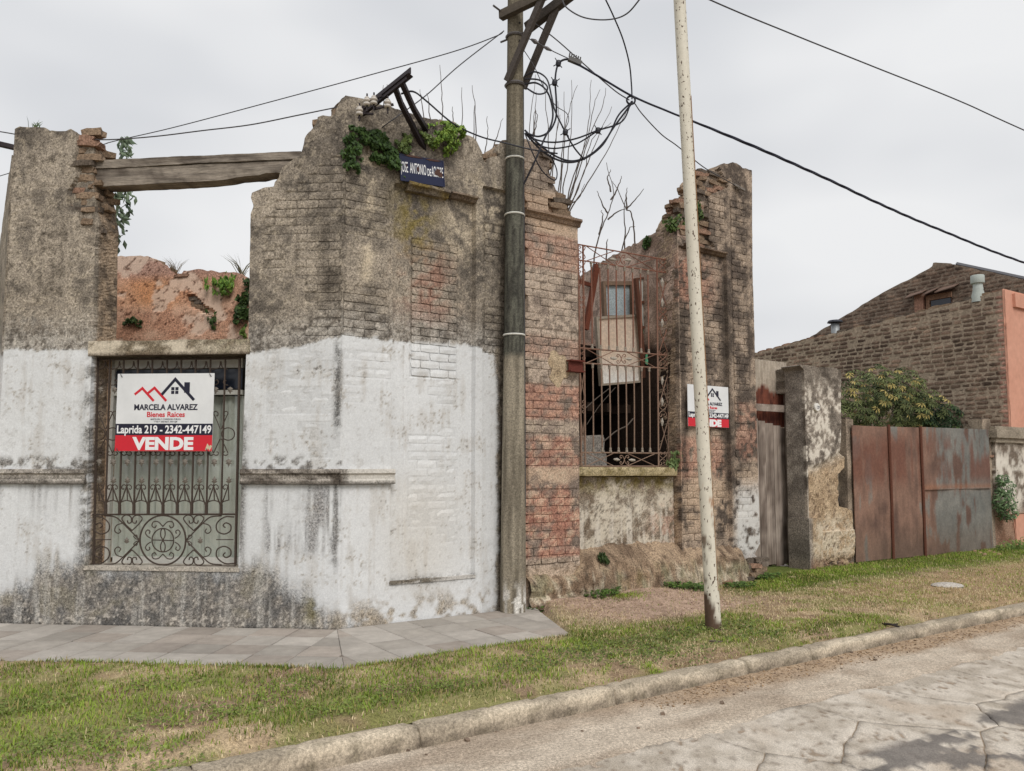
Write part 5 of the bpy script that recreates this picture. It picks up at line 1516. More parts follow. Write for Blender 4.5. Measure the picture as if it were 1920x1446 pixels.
def leaf(x, y, h, flip, d=DG + .008):
    s0, z0 = G4(x, y, d); k = h / 3.444 * 8.3 / 1500
    sh = np.array([(0, 0), (.18, .1), (.42, .28), (.22, .42), (.40, .62), (.16, .66), (0, 1.0), (-.16, .66), (-.40, .62), (-.22, .42), (-.42, .28), (-.18, .1)]) * k
    if flip: sh[:, 1] *= -1
    n = len(sh)
    P = np.vstack([np.c_[s0 + sh[:, 0], z0 + sh[:, 1], np.full(n, d)], [[s0, z0 + sh[6, 1] * .45, d + .012]], np.c_[s0 + sh[:, 0], z0 + sh[:, 1], np.full(n, d - .006)]])
    kk = np.arange(n); k2 = (kk + 1) % n
    T = np.stack([kk, k2, np.full(n, n)], -1); Q = np.stack([kk + n + 1, k2 + n + 1, k2, kk], -1)
    if flip: T, Q = T[:, ::-1], Q[:, ::-1]
    obj('leaf_ornament', (FA.w(P[:, 0], P[:, 1], P[:, 2]), Q, T), M_IRON_L, gr)
for k in range(len(BX) + 1):
    x = BX[0] - 46 if k == 0 else (BX[-1] + 46 if k == len(BX) else (BX[k - 1] + BX[k]) / 2)
    for side in (-1, 1):
        xb = x + side * 46
        if xb < 90 or xb > 1000: continue
        rod([(xb, 1000), (xb - side * 6, 985), (x + side * 32, 968), (x, 958)], 0.005)                 # arch
        rod([(xb, 985), (xb - side * 14, 960), (x + side * 8, 892), (x, 868)], 0.006)                  # pointed stays
        rod([(x, 868), (x + side * 14, 858), (x + side * 28, 864), (x + side * 31, 880), (x + side * 22, 888), (x + side * 18, 880)], 0.0045)
        rod([(x, 660), (x + side * 14, 668), (x + side * 28, 664), (x + side * 31, 650), (x + side * 20, 644)], 0.0045)
        rod([(x, 215), (x + side * 16, 212), (x + side * 30, 200), (x + side * 24, 180), (x + side * 12, 188)], 0.0045)
        rod([(xb, 60), (x + side * 36, 100), (x, 112)], 0.005)
        rod([(x, 655), (x + side * 20, 610), (x + side * 44, 560)], 0.0045)
        rod([(x, 395), (x + side * 20, 440), (x + side * 44, 500)], 0.0045)
        rod([(x, 392), (x + side * 12, 384), (x + side * 28, 392), (x + side * 28, 412), (x + side * 18, 412)], 0.0045)
    rod([(tilt(x + 0, 868), 960), (tilt(x, 868) - 4, 850)], 0.005, 'spear_shaft', False)
    leaf(x + 4, 850, 48, False); leaf(x + 4, 690, 52, True); leaf(x + 14, 225, 48, True)
    if k in (0, 1, 9): rod([(x + 42 * math.cos(q), 530 + 40 * math.sin(q)) for q in np.linspace(0, 2 * math.pi, 16)], 0.005, 'ring')
# lower panel: central ring, hearts, S-scrolls
ringp = lambda cx, cy, rx, ry: [(cx + rx * math.cos(q), cy + ry * math.sin(q)) for q in np.linspace(0, 2 * math.pi, 22)]
rod(ringp(535, 1216, 148, 160), 0.0075, 'ring'); rod(ringp(535, 1216, 70, 76), 0.0055, 'ring')
for sx in (-1, 1):
    for sy in (-1, 1):
        m = lambda dx, dy: (535 + sx * dx, 1216 + sy * dy)
        rod([m(0, 88), m(30, 118), m(62, 118), m(70, 92), m(52, 80), m(42, 96)], 0.005)
        rod([m(78, 12), m(100, 26), m(112, 48), m(100, 66), m(84, 58), m(88, 42)], 0.005)
        m2 = lambda dx, dy: (535 + sx * (199 + dx), 1216 + sy * dy)
        rod([m2(0, 62 if sy > 0 else 62), m2(-40, 100), m2(-66, 140), m2(-40, 162), m2(-8, 150), m2(-4, 118), m2(-24, 110), m2(-30, 128)], 0.0055)
        rod([m2(0, 62), m2(40, 100), m2(66, 140), m2(40, 162), m2(8, 150), m2(4, 118), m2(24, 110), m2(30, 128)], 0.0055)
        rod([m2(-50, 0), m2(0, 50), m2(60, 110), m2(110, 150), m2(180, 158)], 0.006)
        rod([m2(-50, 0), m2(-24, 10), m2(-10, 26), m2(-28, 34), m2(-34, 22)], 0.004)
        rod([m2(60, 110), m2(100, 96), m2(112, 62), m2(92, 44), m2(74, 56), m2(84, 74)], 0.005)
        rod([m2(262, 150), m2(200, 150), m2(150, 110), m2(152, 60), m2(196, 40), m2(236, 60), m2(238, 96), m2(208, 112), m2(190, 96), m2(204, 80)], 0.006)
for sy in (-1, 1):
    rod([(535, 1216), (535 - 14, 1216 + sy * 30), (535 - 12, 1216 + sy * 64), (535, 1216 + sy * 74), (535 + 12, 1216 + sy * 64), (535 + 14, 1216 + sy * 30), (535, 1216)], 0.005, 'petal')
rod([(468, 1214), (602, 1218)], 0.005, 'rail', False)
for x in (300, 775):
    s0, z0 = G4(x, 1216, DG); leaf(x, 1216 + 22, 44, False)
for x in (90, 880): rod([(x, 1212), (x + 110, 1212)], 0.004, 'rail', False)

# --- sale sign hung on the grille
def text(body, size, x, y, z, mat, parent, bold=0.0, sx=1.0, align='CENTER', name='lettering', fit=None):
    cu = bpy.data.curves.new(name, 'FONT'); cu.body = body; cu.size = size; cu.align_x = align
    cu.extrude = 0.0006; cu.offset = bold; cu.materials.append(mat); cu.resolution_u = 3
    tmp = bpy.data.objects.new(name, cu)
    me = bpy.data.meshes.new_from_object(tmp); me.name = name
    if not me.materials: me.materials.append(mat)
    bpy.data.objects.remove(tmp)
    o = bpy.data.objects.new(name, me); COL.objects.link(o); o.parent = parent
    w_ = max(v.co.x for v in me.vertices) - min(v.co.x for v in me.vertices)
    o.location = (x, y, z); o.scale = ((fit / w_ if fit else sx), 1, 1)
    return o
def lbox(name, x0, y0, x1, y1, z0, z1, mat, parent):
    V = np.array([[x0, y0, z0], [x1, y0, z0], [x1, y1, z0], [x0, y1, z0], [x0, y0, z1], [x1, y0, z1], [x1, y1, z1], [x0, y1, z1]])
    me = mesh_data(name, V, np.array([[3, 2, 1, 0], [4, 5, 6, 7], [0, 1, 5, 4], [1, 2, 6, 5], [2, 3, 7, 6], [3, 0, 4, 7]])); me.materials.append(mat)
    o = bpy.data.objects.new(name, me); COL.objects.link(o); o.parent = parent
    return o
def stroke(name, pts, w, z0, z1, mat, parent):
    P = np.array(pts, float); n = len(P); L, R = [], []
    for i_ in range(n):
        a = P[i_] - P[i_ - 1] if i_ else P[1] - P[0]; b = P[i_ + 1] - P[i_] if i_ < n - 1 else a
        a = a / np.linalg.norm(a); b = b / np.linalg.norm(b)
        na, nb_ = np.array([-a[1], a[0]]), np.array([-b[1], b[0]]); m_ = na + nb_; m_ /= np.linalg.norm(m_)
        k = w / 2 / max(0.35, m_ @ na); L.append(P[i_] + m_ * k); R.append(P[i_] - m_ * k)
    V = np.vstack([np.c_[L, np.full(n, z1)], np.c_[R, np.full(n, z1)], np.c_[L, np.full(n, z0)], np.c_[R, np.full(n, z0)]])
    Q = []
    for i_ in range(n - 1):
        Q += [[i_ + n, i_ + n + 1, i_ + 1, i_], [i_, i_ + 1, i_ + 1 + 2 * n, i_ + 2 * n], [i_ + 1 + n, i_ + n, i_ + 3 * n, i_ + 1 + 3 * n]]
    me = mesh_data(name, V, np.array(Q)); me.materials.append(mat)
    o = bpy.data.objects.new(name, me); COL.objects.link(o); o.parent = parent
    return o
M_SW = pmat('sign_white', S(226, 227, 227), 0.45, bump=0, lo=.90, hi=1.04, scale=4)
M_SN = pmat('sign_navy', S(28, 28, 48), 0.45, bump=0, lo=.95, hi=1.05)
M_SR = pmat('sign_red', S(206, 36, 50), 0.45, bump=0, lo=.95, hi=1.05)
M_SG = pmat('sign_grey', S(96, 96, 104), 0.5, bump=0)
M_SLET = pmat('sign_letter_white', S(236, 236, 236), 0.45, bump=0, lo=1, hi=1)
def sale_sign(fr, s, z, d, W, H, label, roll=0.0, torn=True, ties=True):
    r0 = bpy.data.objects.new('sale_sign', None); COL.objects.link(r0); r0.empty_display_size = .2
    r0.matrix_world = fr.mat(s, z, d) @ Matrix.Rotation(roll, 4, 'Z')
    tag(r0, label, 'sign', 'estate agent sale signs')
    T = 0.006
    lbox('panel', 0, 0, W, H, -T, 0, M_SW, r0)
    lbox('blue_band', 0.001, 0.205 * H, W - .001, 0.352 * H, -.001, .0012, M_SN, r0)
    lbox('red_band', 0.001, 0.001, W - .001, 0.205 * H, -.001, .0012, M_SR, r0)
    q = lambda x, y: (x * W, (1 - y) * H)
    stroke('logo_roof', [q(.185, .27), q(.262, .19), q(.385, .355)], .024 * W, -.001, .0016, M_SR, r0)
    stroke('logo_roof', [q(.315, .262), q(.388, .185), q(.515, .355)], .024 * W, -.001, .0020, M_SR, r0)
    stroke('logo_house', [q(.465, .275), q(.60, .075), q(.80, .345)], .028 * W, -.001, .0024, M_SN, r0)
    a, b = q(.695, .25), q(.752, .115); lbox('logo_chimney', a[0], a[1], b[0], b[1], -.001, .0022, M_SN, r0)
    for cx in (.578, .62):
        for cy in (.197, .245):
            a, b = q(cx - .016, cy + .020), q(cx + .016, cy - .020); lbox('logo_window', a[0], a[1], b[0], b[1], -.001, .0016, M_SN, r0)
    cap = 0.70
    text('MARCELA ALVAREZ', .072 * H / cap, *q(.51, .470), .0012, M_SN, r0, .0026, fit=.655 * W)
    text('Bienes Raices', .066 * H / cap, *q(.515, .560), .0012, M_SR, r0, .0018, fit=.39 * W)
    text('MARTILLERA Y CORREDORA PUBLICA', .020 * H / cap, *q(.515, .600), .0012, M_SG, r0, .0004, fit=.31 * W)
    text('T\u00b0VIII F\u00b0 3458 MAT. 3954 CJM', .020 * H / cap, *q(.515, .632), .0012, M_SG, r0, .0004, fit=.24 * W)
    text('Laprida 219 - 2342-447149', .098 * H / cap, *q(.5, .768), .0026, M_SLET, r0, .0028, fit=.97 * W)
    text('VENDE', .150 * H / cap, *q(.50, .975), .0026, M_SLET, r0, .0085, fit=.63 * W)
    if torn:
        stroke('torn_patch', [q(.94, .985), q(.955, .93), q(.975, .965), q(.99, .925)], .022 * W, -.001, .002, pmat('bare_board', S(206, 190, 160), .7), r0)
    if ties:
        for x, y in ((.04, .02), (.96, .02), (.03, .98), (.95, .98)):
            p = q(x, y)
            V, Q, T_ = tube([(p[0] - .01, p[1] + .012, .002), (p[0], p[1], .012), (p[0] + .008, p[1] - .016, .006), (p[0] + .014, p[1] - .045, -.05)], .004, 5)
            me = mesh_data('wire_tie', V, Q, T_); me.materials.append(M_WIRE); o = bpy.data.objects.new('wire_tie', me); COL.objects.link(o); o.parent = r0
    return r0
a, b = FA.sz(214, 846, -.05), FA.sz(406, 699, -.05)
sale_sign(FA, a[0] + 0.005, a[1], -.05, b[0] - a[0] - .03, b[1] - a[1], 'white navy and red sale sign hung on the iron window grille', -0.004)
# ------------------------------------------------------------------ open window: tall rusty grille and the wreckage behind it
DB = -0.23
g5 = lambda x, y: (1060 + x / 3.1455, 440 + y / 3.1435)
rgx = thing('window_grille', FB.w(4.0, 1.6, DB), 'tall rusty iron grille with lattice side strips in the open window', 'grille')
def PB(L, d=DB): return [FB.w(*FB.sz(*g5(x, y), d), d) for x, y in L]
def rust_col(V):
    n = fbm(V[:, 0] * 9, V[:, 1] * 9, V[:, 2] * 3, 631); hi = sm(V[:, 2], 2.6, 3.6)
    c = mix(S(122, 102, 86), S(164, 146, 128), n)
    return mix(c, mix(S(112, 70, 56), S(150, 100, 80), n), 0.25 + 0.65 * hi)
def rodB(L, r=0.008, name='scroll', sm_=True, d=DB, n=5):
    P = np.array(PB(L, d))
    if sm_ and len(P) > 2: P = spline(P, 4)
    ge = tube(P, r, n); return obj(name, ge, M_RUST, rgx, rust_col(ge[0]))
# rows of the picture's rails: left and right ends
top0, top1 = (74, 58), (598, 150)
r2 = ((74, 150), (600, 226)); r3 = ((80, 668), (604, 712)); r4 = ((84, 756), (606, 790)); r5 = ((92, 1284), (614, 1290)); r6 = ((94, 1366), (614, 1366))
ln_ = lambda r, x: r[0][1] + (r[1][1] - r[0][1]) * (x - r[0][0]) / (r[1][0] - r[0][0])
for r in ((top0, top1), r2, r3, r4, r5, r6): rodB(r, 0.010, 'rail', False)
for xa, xb in ((74, 94), (104, 118), (540, 550), (596, 612)):
    rodB([(xb, 1366), (xa, ln_((top0, top1), xa))], 0.013, 'upright', False)
bars = [(152, 166), (202, 218), (251, 266), (300, 314), (348, 362), (396, 407), (442, 454), (486, 500)]
for xt, xb in bars:
    xm = xt + (xb - xt) * .45
    wob = (xt * 7 % 5 - 2) * 1.2
    rodB([(xt, ln_(r2, xt)), (xt + 3 + wob, 420), (xm, ln_(r3, xm))], 0.0105, 'bar')
    rodB([(xm + 3, ln_(r4, xm)), (xm + 6, 1000), (xb, 1284)], 0.0105, 'bar')
    for (x, y, h) in ((xm, ln_(r3, xm), 1), (xb, 1284, 1), (xm + 2, ln_(r4, xm), -1), (xt, ln_(r2, xt), -1)):
        p = FB.w(*FB.sz(*g5(x, y), DB), DB)
        ge = lathe([(0.011, 0), (0.020, 0.0), (0.020, 0.02), (0.014, 0.035), (0.016, 0.05), (0.011, 0.065)], p, 8, (0, 0, h))
        obj('bar_collar', ge, M_RUST, rgx, S(150, 138, 124))
def rosette(cx, cy, k=1.0):
    for sx in (-1, 1):
        for sy in (-1, 1):
            m = lambda a, b: (cx + sx * a * k, cy + sy * b * k)
            rodB([m(0, 0), m(5, 14), m(12, 24), m(22, 26), m(26, 16), m(20, 10), m(15, 16)], 0.006)
    for sx in (-1, 1):
        p0 = (cx + sx * 26 * k, cy); p1 = (cx + sx * 62 * k, cy + (2 if sx > 0 else -4))
        P = np.array(PB([p0, ((p0[0] + p1[0]) / 2, (p0[1] + p1[1]) / 2), p1], DB + .012))
        ge = tube(P, [0.006, 0.022, 0.012], 7); obj('leaf_ornament', ge, M_RUST, rgx, S(176, 168, 156))
def strip_scrolls(xa, xb, y):                    # little mirrored C scrolls in the side strips
    xc = (xa + xb) / 2
    for sx in (-1, 1):
        for sy in (-1, 1):
            m = lambda a, b: (xc + sx * a, y + sy * b)
            rodB([m(2, 2), m(16, 14), m(22, 30), m(12, 38), m(5, 28), m(11, 22)], 0.006)
for y in (180, 470, 735, 1035, 1320): strip_scrolls(548, 602, y)
for y in (105, 190, 400, 700, 1015, 1325): strip_scrolls(78, 112, y)
for y in (280, 400, 520, 860, 985, 1105):
    P = np.array(PB([(571, y - 24), (571, y), (571, y + 24)], DB + .01)); ge = tube(P, [0.006, 0.024, 0.008], 7)
    obj('leaf_ornament', ge, M_RUST, rgx, S(172, 164, 152))
for a, b in (((548, 260), (600, 430)), ((600, 260), (552, 430)), ((550, 540), (604, 700)), ((604, 540), (552, 700)), ((552, 820), (606, 1000)), ((606, 820), (554, 1000)), ((556, 1080), (610, 1270)), ((610, 1080), (556, 1270)),
             ((78, 220), (108, 330)), ((110, 220), (80, 330)), ((82, 780), (116, 980)), ((116, 780), (84, 980)), ((88, 1050), (118, 1290)), ((118, 1050), (90, 1290))):
    rodB([a, b], 0.006, 'lattice_bar', False)
rosette(325, 148); rosette(330, 732); rosette(348, 1328)
for (r_a, r_b) in (((top0, top1), r2), (r3, r4), (r5, r6)):
    for x0, x1, f in ((120, 290, 0), (360, 535, 0), (120, 290, 1), (360, 535, 1)):
        ya, yb = (ln_(r_a, x0), ln_(r_b, x1)) if not f else (ln_(r_b, x0), ln_(r_a, x1))
        rodB([(x0, ya), (x1, yb)], 0.006, 'lattice_bar', False)

# --- wreckage resting on the edge of the added slab
def local_panel(name, corners_px, d, T, label, cat):
    t = thing(name, FB.w(*FB.sz(*g5(*corners_px[3]), d), d), label, cat)
    q = [FB.sz(*g5(*c), d) for c in corners_px]          # TL TR BR BL
    return t, [np.array(v) for v in q]
def bil(q, u, v): return (q[3] * (1 - u) + q[2] * u) * (1 - v) + (q[0] * (1 - u) + q[1] * u) * v
def qbox(q, u0, u1, v0, v1, d0, d1):
    c = [bil(q, u, v) for u, v in ((u0, v0), (u1, v0), (u1, v1), (u0, v1))]
    V = np.vstack([[FB.w(*p, d0) for p in c], [FB.w(*p, d1) for p in c]])
    return V, np.array([[3, 2, 1, 0], [4, 5, 6, 7], [0, 1, 5, 4], [1, 2, 6, 5], [2, 3, 7, 6], [3, 0, 4, 7]]), None
M_OLDP = vmat('flaking_white_paint', 0.8, 30, 0.75, 1.15, .3, 40, fine=(120, .85, 1.1))
# tall cream board
t, q = local_panel('board_panel', [(176, 486), (428, 470), (446, 872), (206, 892)], -0.80, .03, 'flat cream board panel wedged upright behind the rusty bars', 'board')
def brd(V): return mix(mix(S(208, 180, 154), S(228, 212, 194), fbm(V[:, 0] * 3, V[:, 2] * 3, 0, 641)), S(232, 230, 224), sm(V[:, 2], 3.25, 2.8))
s_, z_ = np.meshgrid(np.linspace(.04, .96, 14), np.linspace(.03, .97, 18), indexing='ij')
P = np.array([bil(q, u, v) for u, v in zip(s_.ravel(), z_.ravel())]); i = np.arange(s_.size).reshape(s_.shape)
Wb = FB.w(P[:, 0], P[:, 1], -0.80 + .01 * (fbm(P[:, 0] * 4, P[:, 1] * 4, 0, 642) - .5))
obj('board_face', (Wb, np.stack([i[:-1, :-1], i[1:, :-1], i[1:, 1:], i[:-1, 1:]], -1).reshape(-1, 4), None), M_OLDP, t, brd(Wb))
for (u0, u1, v0, v1) in ((0, .055, 0, 1), (.95, 1, 0, 1), (.055, .95, 0, .03), (.055, .95, .965, 1)):
    ge = qbox(q, u0, u1, v0, v1, -0.83, -0.775); obj('frame_strip', ge, M_OLDP, t, mix(S(140, 122, 102), S(196, 188, 174), fbm(ge[0][:, 0] * 9, ge[0][:, 2] * 9, 0, 643)))
# old sash with patterned glass
t, q = local_panel('salvaged_window', [(218, 276), (394, 276), (398, 490), (226, 490)], -0.92, .04, 'loose wooden sash with grey patterned glass above the cream board', 'old window')
for (u0, u1, v0, v1) in ((0, .09, 0, 1), (.93, 1, 0, 1), (.09, .93, .89, 1), (.09, .93, 0, .06)):
    ge = qbox(q, u0, u1, v0, v1, -0.96, -0.90); obj('sash_rail', ge, M_WOOD, t, S(124, 104, 88))
obj('pane', qbox(q, .09, .93, .06, .89, -0.945, -0.94), vmat('patterned_glass', .25, 60, .55, 1.5, .5, 70, base=S(164, 176, 180), spec=.6), t)
# glazed door leaf leaning on the right
t, q = local_panel('glazed_door', [(408, 258), (508, 248), (542, 832), (462, 846)], -0.70, .04, 'narrow brown glazed door leaf with broken panes leaning at the right', 'door')
for (u0, u1, v0, v1) in ((0, .16, 0, 1), (.90, 1, 0, 1), (.16, .90, .985, 1), (.16, .90, .74, .765), (.16, .90, .49, .515), (.16, .90, .24, .265), (.16, .90, 0, .06)):
    ge = qbox(q, u0, u1, v0, v1, -0.73, -0.67); obj('door_rail', ge, M_WOOD, t, S(104, 70, 56))
pm = pmat('dusty_glass', S(186, 188, 180), .3, bump=.1, spec=.5, lo=.8, hi=1.15)
for (v0, v1) in ((.765, .985), (.515, .74)): obj('pane', qbox(q, .16, .90, v0, v1, -0.702, -0.698), pm, t)
c = [bil(q, u, v) for u, v in ((.16, .30), (.5, .27), (.62, .40), (.90, .36), (.90, .49), (.16, .49))]
V = np.vstack([[FB.w(*p, -.702) for p in c]] + [[FB.w(*p, -.698) for p in c]])
obj('broken_pane', (V, np.array([[6 + a, 6 + b, 6 + c_, 6 + d_] for a, b, c_, d_ in ((0, 1, 2, 5), (2, 3, 4, 5))] + [[3 - 3, 5, 2, 1]]), None), pmat('green_glass', S(120, 160, 136), .3, bump=.1, spec=.5), t)
# green scrap of cloth
sc_ = thing('green_scrap', FB.w(*FB.sz(*g5(486, 760), -.62), -.62), 'small torn green plastic scrap hanging by the broken panes', 'scrap')
c = [FB.w(*FB.sz(*g5(x, y), -.62 + dd_), -.62 + dd_) for x, y, dd_ in ((474, 700, 0), (502, 692, .01), (496, 740, .02), (484, 768, .0), (470, 758, -.01))]
V = np.vstack([c, np.array(c) + np.r_[FB.n * .004, 0]])
obj('plastic', (V, np.array([[4, 3, 2, 1], [6, 7, 8, 9]]), np.array([[0, 4, 1], [5, 6, 9]])), pmat('green_plastic', S(96, 168, 128), .5), sc_)
# diagonal timber prop on the left and a pale concrete block on the sill
tp = thing('timber_prop', FB.w(*FB.sz(*g5(120, 640), -.45), -.45), 'brown timber prop leaning diagonally at the left of the open window', 'timber')
ge = beam(FB.w(*FB.sz(*g5(120, 560), -.5), -.5), FB.w(*FB.sz(*g5(188, 176), -.5), -.5), .05, .07); obj('prop_beam', ge, M_WOOD, tp, S(112, 64, 48))
ge = beam(FB.w(*FB.sz(*g5(76, 276), -.48), -.48), FB.w(*FB.sz(*g5(160, 300), -.48), -.48), .03, .05); obj('prop_cleat', ge, M_WOOD, tp, S(104, 58, 44))
t, q = local_panel('concrete_block', [(96, 1186), (232, 1180), (246, 1366), (98, 1366)], -0.62, .1, 'pale grey broken concrete block behind the lower left bars', 'block')
lp = [tuple(bil(q, u, v)) for u, v in ((0, 0), (1, 0), (1.02, .35), (.93, .55), (.98, .8), (.95, 1), (0, 1))]
ge, c = sheet(FB, lp, .04, .80, lambda s, z: -.62 + .02 * (fbm(s * 6, z * 6, 0, 651) - .5), lambda s, z, d: mix(S(110, 104, 98), S(164, 158, 150), fbm(s * 5, z * 5, 0, 652)), rings=2, jit=0)
obj('block_body', ge, M_WALL, t, c)
bl_ = thing('fallen_stick', FB.w(*FB.sz(*g5(310, 1160), -.5), -.5), 'long pale bare stick fallen across the dark opening', 'stick')
obj('stick_stem', tube(spline(PB([(220, 1225), (300, 1158), (360, 1128), (400, 1084)], -.45), 5), .010, 5), M_TWIG, bl_)
obj('stick_twig', tube(spline(PB([(120, 1022), (190, 960), (262, 905)], -.45), 5), .007, 5), M_TWIG, bl_)
obj('stick_twig', tube(spline(PB([(126, 1120), (200, 1010), (296, 900)], -.5), 5), .005, 5), M_TWIG, bl_)
r_ = random.Random(77)
rub = thing('rubble_heap', FB.w(4.0, 1.3, -.7), 'dark heap of broken bricks inside the open window', 'rubble')
for k in range(46):
    put_brick(FB, r_.uniform(3.2, 4.8), 1.05 + r_.uniform(0, .42) * (1 - .25 * r_.random()), r_.uniform(-1.25, -.55), r_, rub, 80, 25, r_.uniform(.9, 1.3))
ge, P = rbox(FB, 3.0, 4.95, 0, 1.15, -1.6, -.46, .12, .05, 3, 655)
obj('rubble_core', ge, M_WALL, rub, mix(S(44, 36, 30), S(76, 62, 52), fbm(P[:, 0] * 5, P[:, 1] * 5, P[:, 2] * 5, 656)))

# --- second sale sign on the far pier
a, b = FB.sz(1291, 799, .02), FB.sz(1366, 726, .02)
zt_ = FB.sz(1290, 720, .02)[1]
sale_sign(FB, a[0], a[1], .012, b[0] - a[0], zt_ - a[1], 'smaller sale sign on the far brick pier, half hidden by the white pole', 0.0, torn=False, ties=False)

# --- blue enamel street name plate
c = [FB.sz(*p, .04) for p in ((749, 289), (832, 303), (832, 347), (762, 339))]
W_ = c[1][0] - c[0][0]; H_ = c[0][1] - FB.sz(749, 339, .04)[1]
slope = math.atan2(c[1][1] - c[0][1], W_)
ns = bpy.data.objects.new('street_name_sign', None); COL.objects.link(ns)
ns.matrix_world = FB.mat(c[0][0] + .01, c[0][1] - H_, .05) @ Matrix.Rotation(slope * 1.0, 4, 'Z')
tag(ns, 'rusted dark blue enamel street name plate under the ivy', 'street sign')
M_BLUE = pmat('blue_enamel', S(27, 33, 64), .35, bump=.1, lo=.85, hi=1.1, scale=20)
M_CHIP = pmat('enamel_rust', S(82, 58, 50), .9)
lbox('plate', 0, 0, W_, H_, -.004, .004, M_BLUE, ns)
for nm, x0, y0, x1, y1 in (('rim', 0, H_ - .012, W_, H_), ('rim', 0, 0, W_, .012), ('rim', 0, .0125, .012, H_ - .0125), ('rim', W_ - .012, .0125, W_, H_ - .0125)): lbox(nm, x0, y0, x1, y1, .003, .008, M_BLUE, ns)
text('JOSE  ANTONIO', H_ * .56, .02 * W_, H_ * .34, .005, M_SLET, ns, .001, 1, 'LEFT', fit=.57 * W_)
text('DE', H_ * .38, W_ * .61, H_ * .34, .005, M_SLET, ns, .002, 1, 'LEFT', fit=.085 * W_)
text('AGUIRRE', H_ * .56, W_ * .71, H_ * .34, .005, M_SLET, ns, .001, 1, 'LEFT', fit=.265 * W_)
def chip(cx, cy, rx, ry, seed, z=.0062):
    r = random.Random(seed); n = 14
    P = [(cx * W_ + rx * r.uniform(.6, 1.15) * math.cos(q), cy * H_ + ry * r.uniform(.6, 1.15) * math.sin(q), z) for q in np.linspace(0, 2 * math.pi, n + 1)[:-1]]
    V = np.array(P + [(cx * W_, cy * H_, z + .001)] + [(p[0], p[1], .002) for p in P]); k = np.arange(n); k2 = (k + 1) % n
    me = mesh_data('rust_chip', V, np.stack([k + n + 1, k2 + n + 1, k2, k], -1), np.stack([k, k2, np.full(n, n)], -1)); me.materials.append(M_CHIP)
    o = bpy.data.objects.new('rust_chip', me); COL.objects.link(o); o.parent = ns
chip(.40, .52, .014, .035, 1); chip(.86, .50, .045, .055, 2); chip(.93, .44, .02, .04, 3); chip(.15, .60, .008, .02, 4); chip(.75, .95, .10, .014, 5, .0092); chip(.30, .97, .12, .012, 6, .0092)
num = text('129', .062, 0, 0, 0, M_SG, None, .0012, .85)
num.matrix_world = FB.mat(NUM_AT[0] + .005, NUM_AT[1] - .022, .036) @ Matrix.Diagonal((.85, 1, 1, 1))
num.parent = npl; num.matrix_parent_inverse = Matrix.Translation(-Vector([float(v) for v in WL[npl.name]]))
# ------------------------------------------------------------------ poles, brackets, beam, cables
# --- weathered timber beam across the gap
tb = thing('timber_beam', FA.w(-1.6, 3.9, -.15), 'weathered grey timber beam spanning the gap above the window', 'beam')
q0t, q0b, q1t, q1b = A(172, 303, -.12), A(170, 352, -.12), A(560, 286, -.12), A(540, 333, -.12)
def tbeam(s0, s1, zl0, zl1, zh0, zh1, d0, d1, seed, rag=0.0):
    n = 60; m = 6; s = np.linspace(s0, s1, n); P = []
    ring = [(d1, 0), (d1, .33), (d1, .66), (d1, 1), (d0, 1), (d0, .5), (d0, 0)]
    for k, (d, t) in enumerate(ring):
        lo_, hi_ = np.interp(s, [s0, s1], [zl0, zl1]), np.interp(s, [s0, s1], [zh0, zh1])
        nn = fbm(s * 2.5, k * .9, 0, seed) - .5; n2 = fbm(s * 14, k * 1.7, 0, seed + 1) - .5
        rg_ = rag * sm(s, s0 + .5 * (s1 - s0), s1) * (fbm(s * 5, 7.7, 0, seed + 2)) * (t < .4)
        P.append(np.stack([s, lo_ + (hi_ - lo_) * t + .012 * nn + .006 * n2 + rg_, np.full(n, d) + .012 * nn + .006 * n2], -1))
    P = np.array(P); mm = len(ring); i = np.arange(mm * n).reshape(mm, n); i2 = np.vstack([i, i[:1]])
    Q = np.stack([i2[:-1, :-1], i2[:-1, 1:], i2[1:, 1:], i2[1:, :-1]], -1).reshape(-1, 4)
    P = P.reshape(-1, 3); V = list(P); T = []
    for e in (0, n - 1):
        c_ = len(V); V.append(P[i[:, e]].mean(0))
        for k in range(mm):
            a_, b_ = i[k, e], i[(k + 1) % mm, e]; T.append((c_, a_, b_) if e == 0 else (c_, b_, a_))
    V = np.array(V)
    g_ = fbm(V[:, 0] * 3, V[:, 1] * 60, V[:, 2] * 60, seed + 4); g2 = fbm(V[:, 0] * 9, V[:, 1] * 9, V[:, 2] * 9, seed + 5)
    return (FA.w(V[:, 0], V[:, 1], V[:, 2]), Q[:, ::-1], np.array(T)[:, ::-1]), mix(S(92, 83, 75), S(150, 140, 128), sm(.6 * g_ + .4 * g2, .32, .66))
ge, c = tbeam(q0t[0] + .0, A(552, 310, -.12)[0], q0b[1], A(540, 333, -.12)[1], A(172, 319, -.12)[1], A(552, 302, -.12)[1], -.30, -.10, 661, .10)
obj('beam_body', ge, M_WOODH, tb, c)
ge, c = tbeam(q0t[0] + .01, A(566, 290, -.12)[0], A(172, 318, -.12)[1], A(566, 300, -.12)[1], q0t[1], A(566, 286, -.12)[1], -.29, -.085, 671, .0)
obj('top_board', ge, M_WOODH, tb, c)

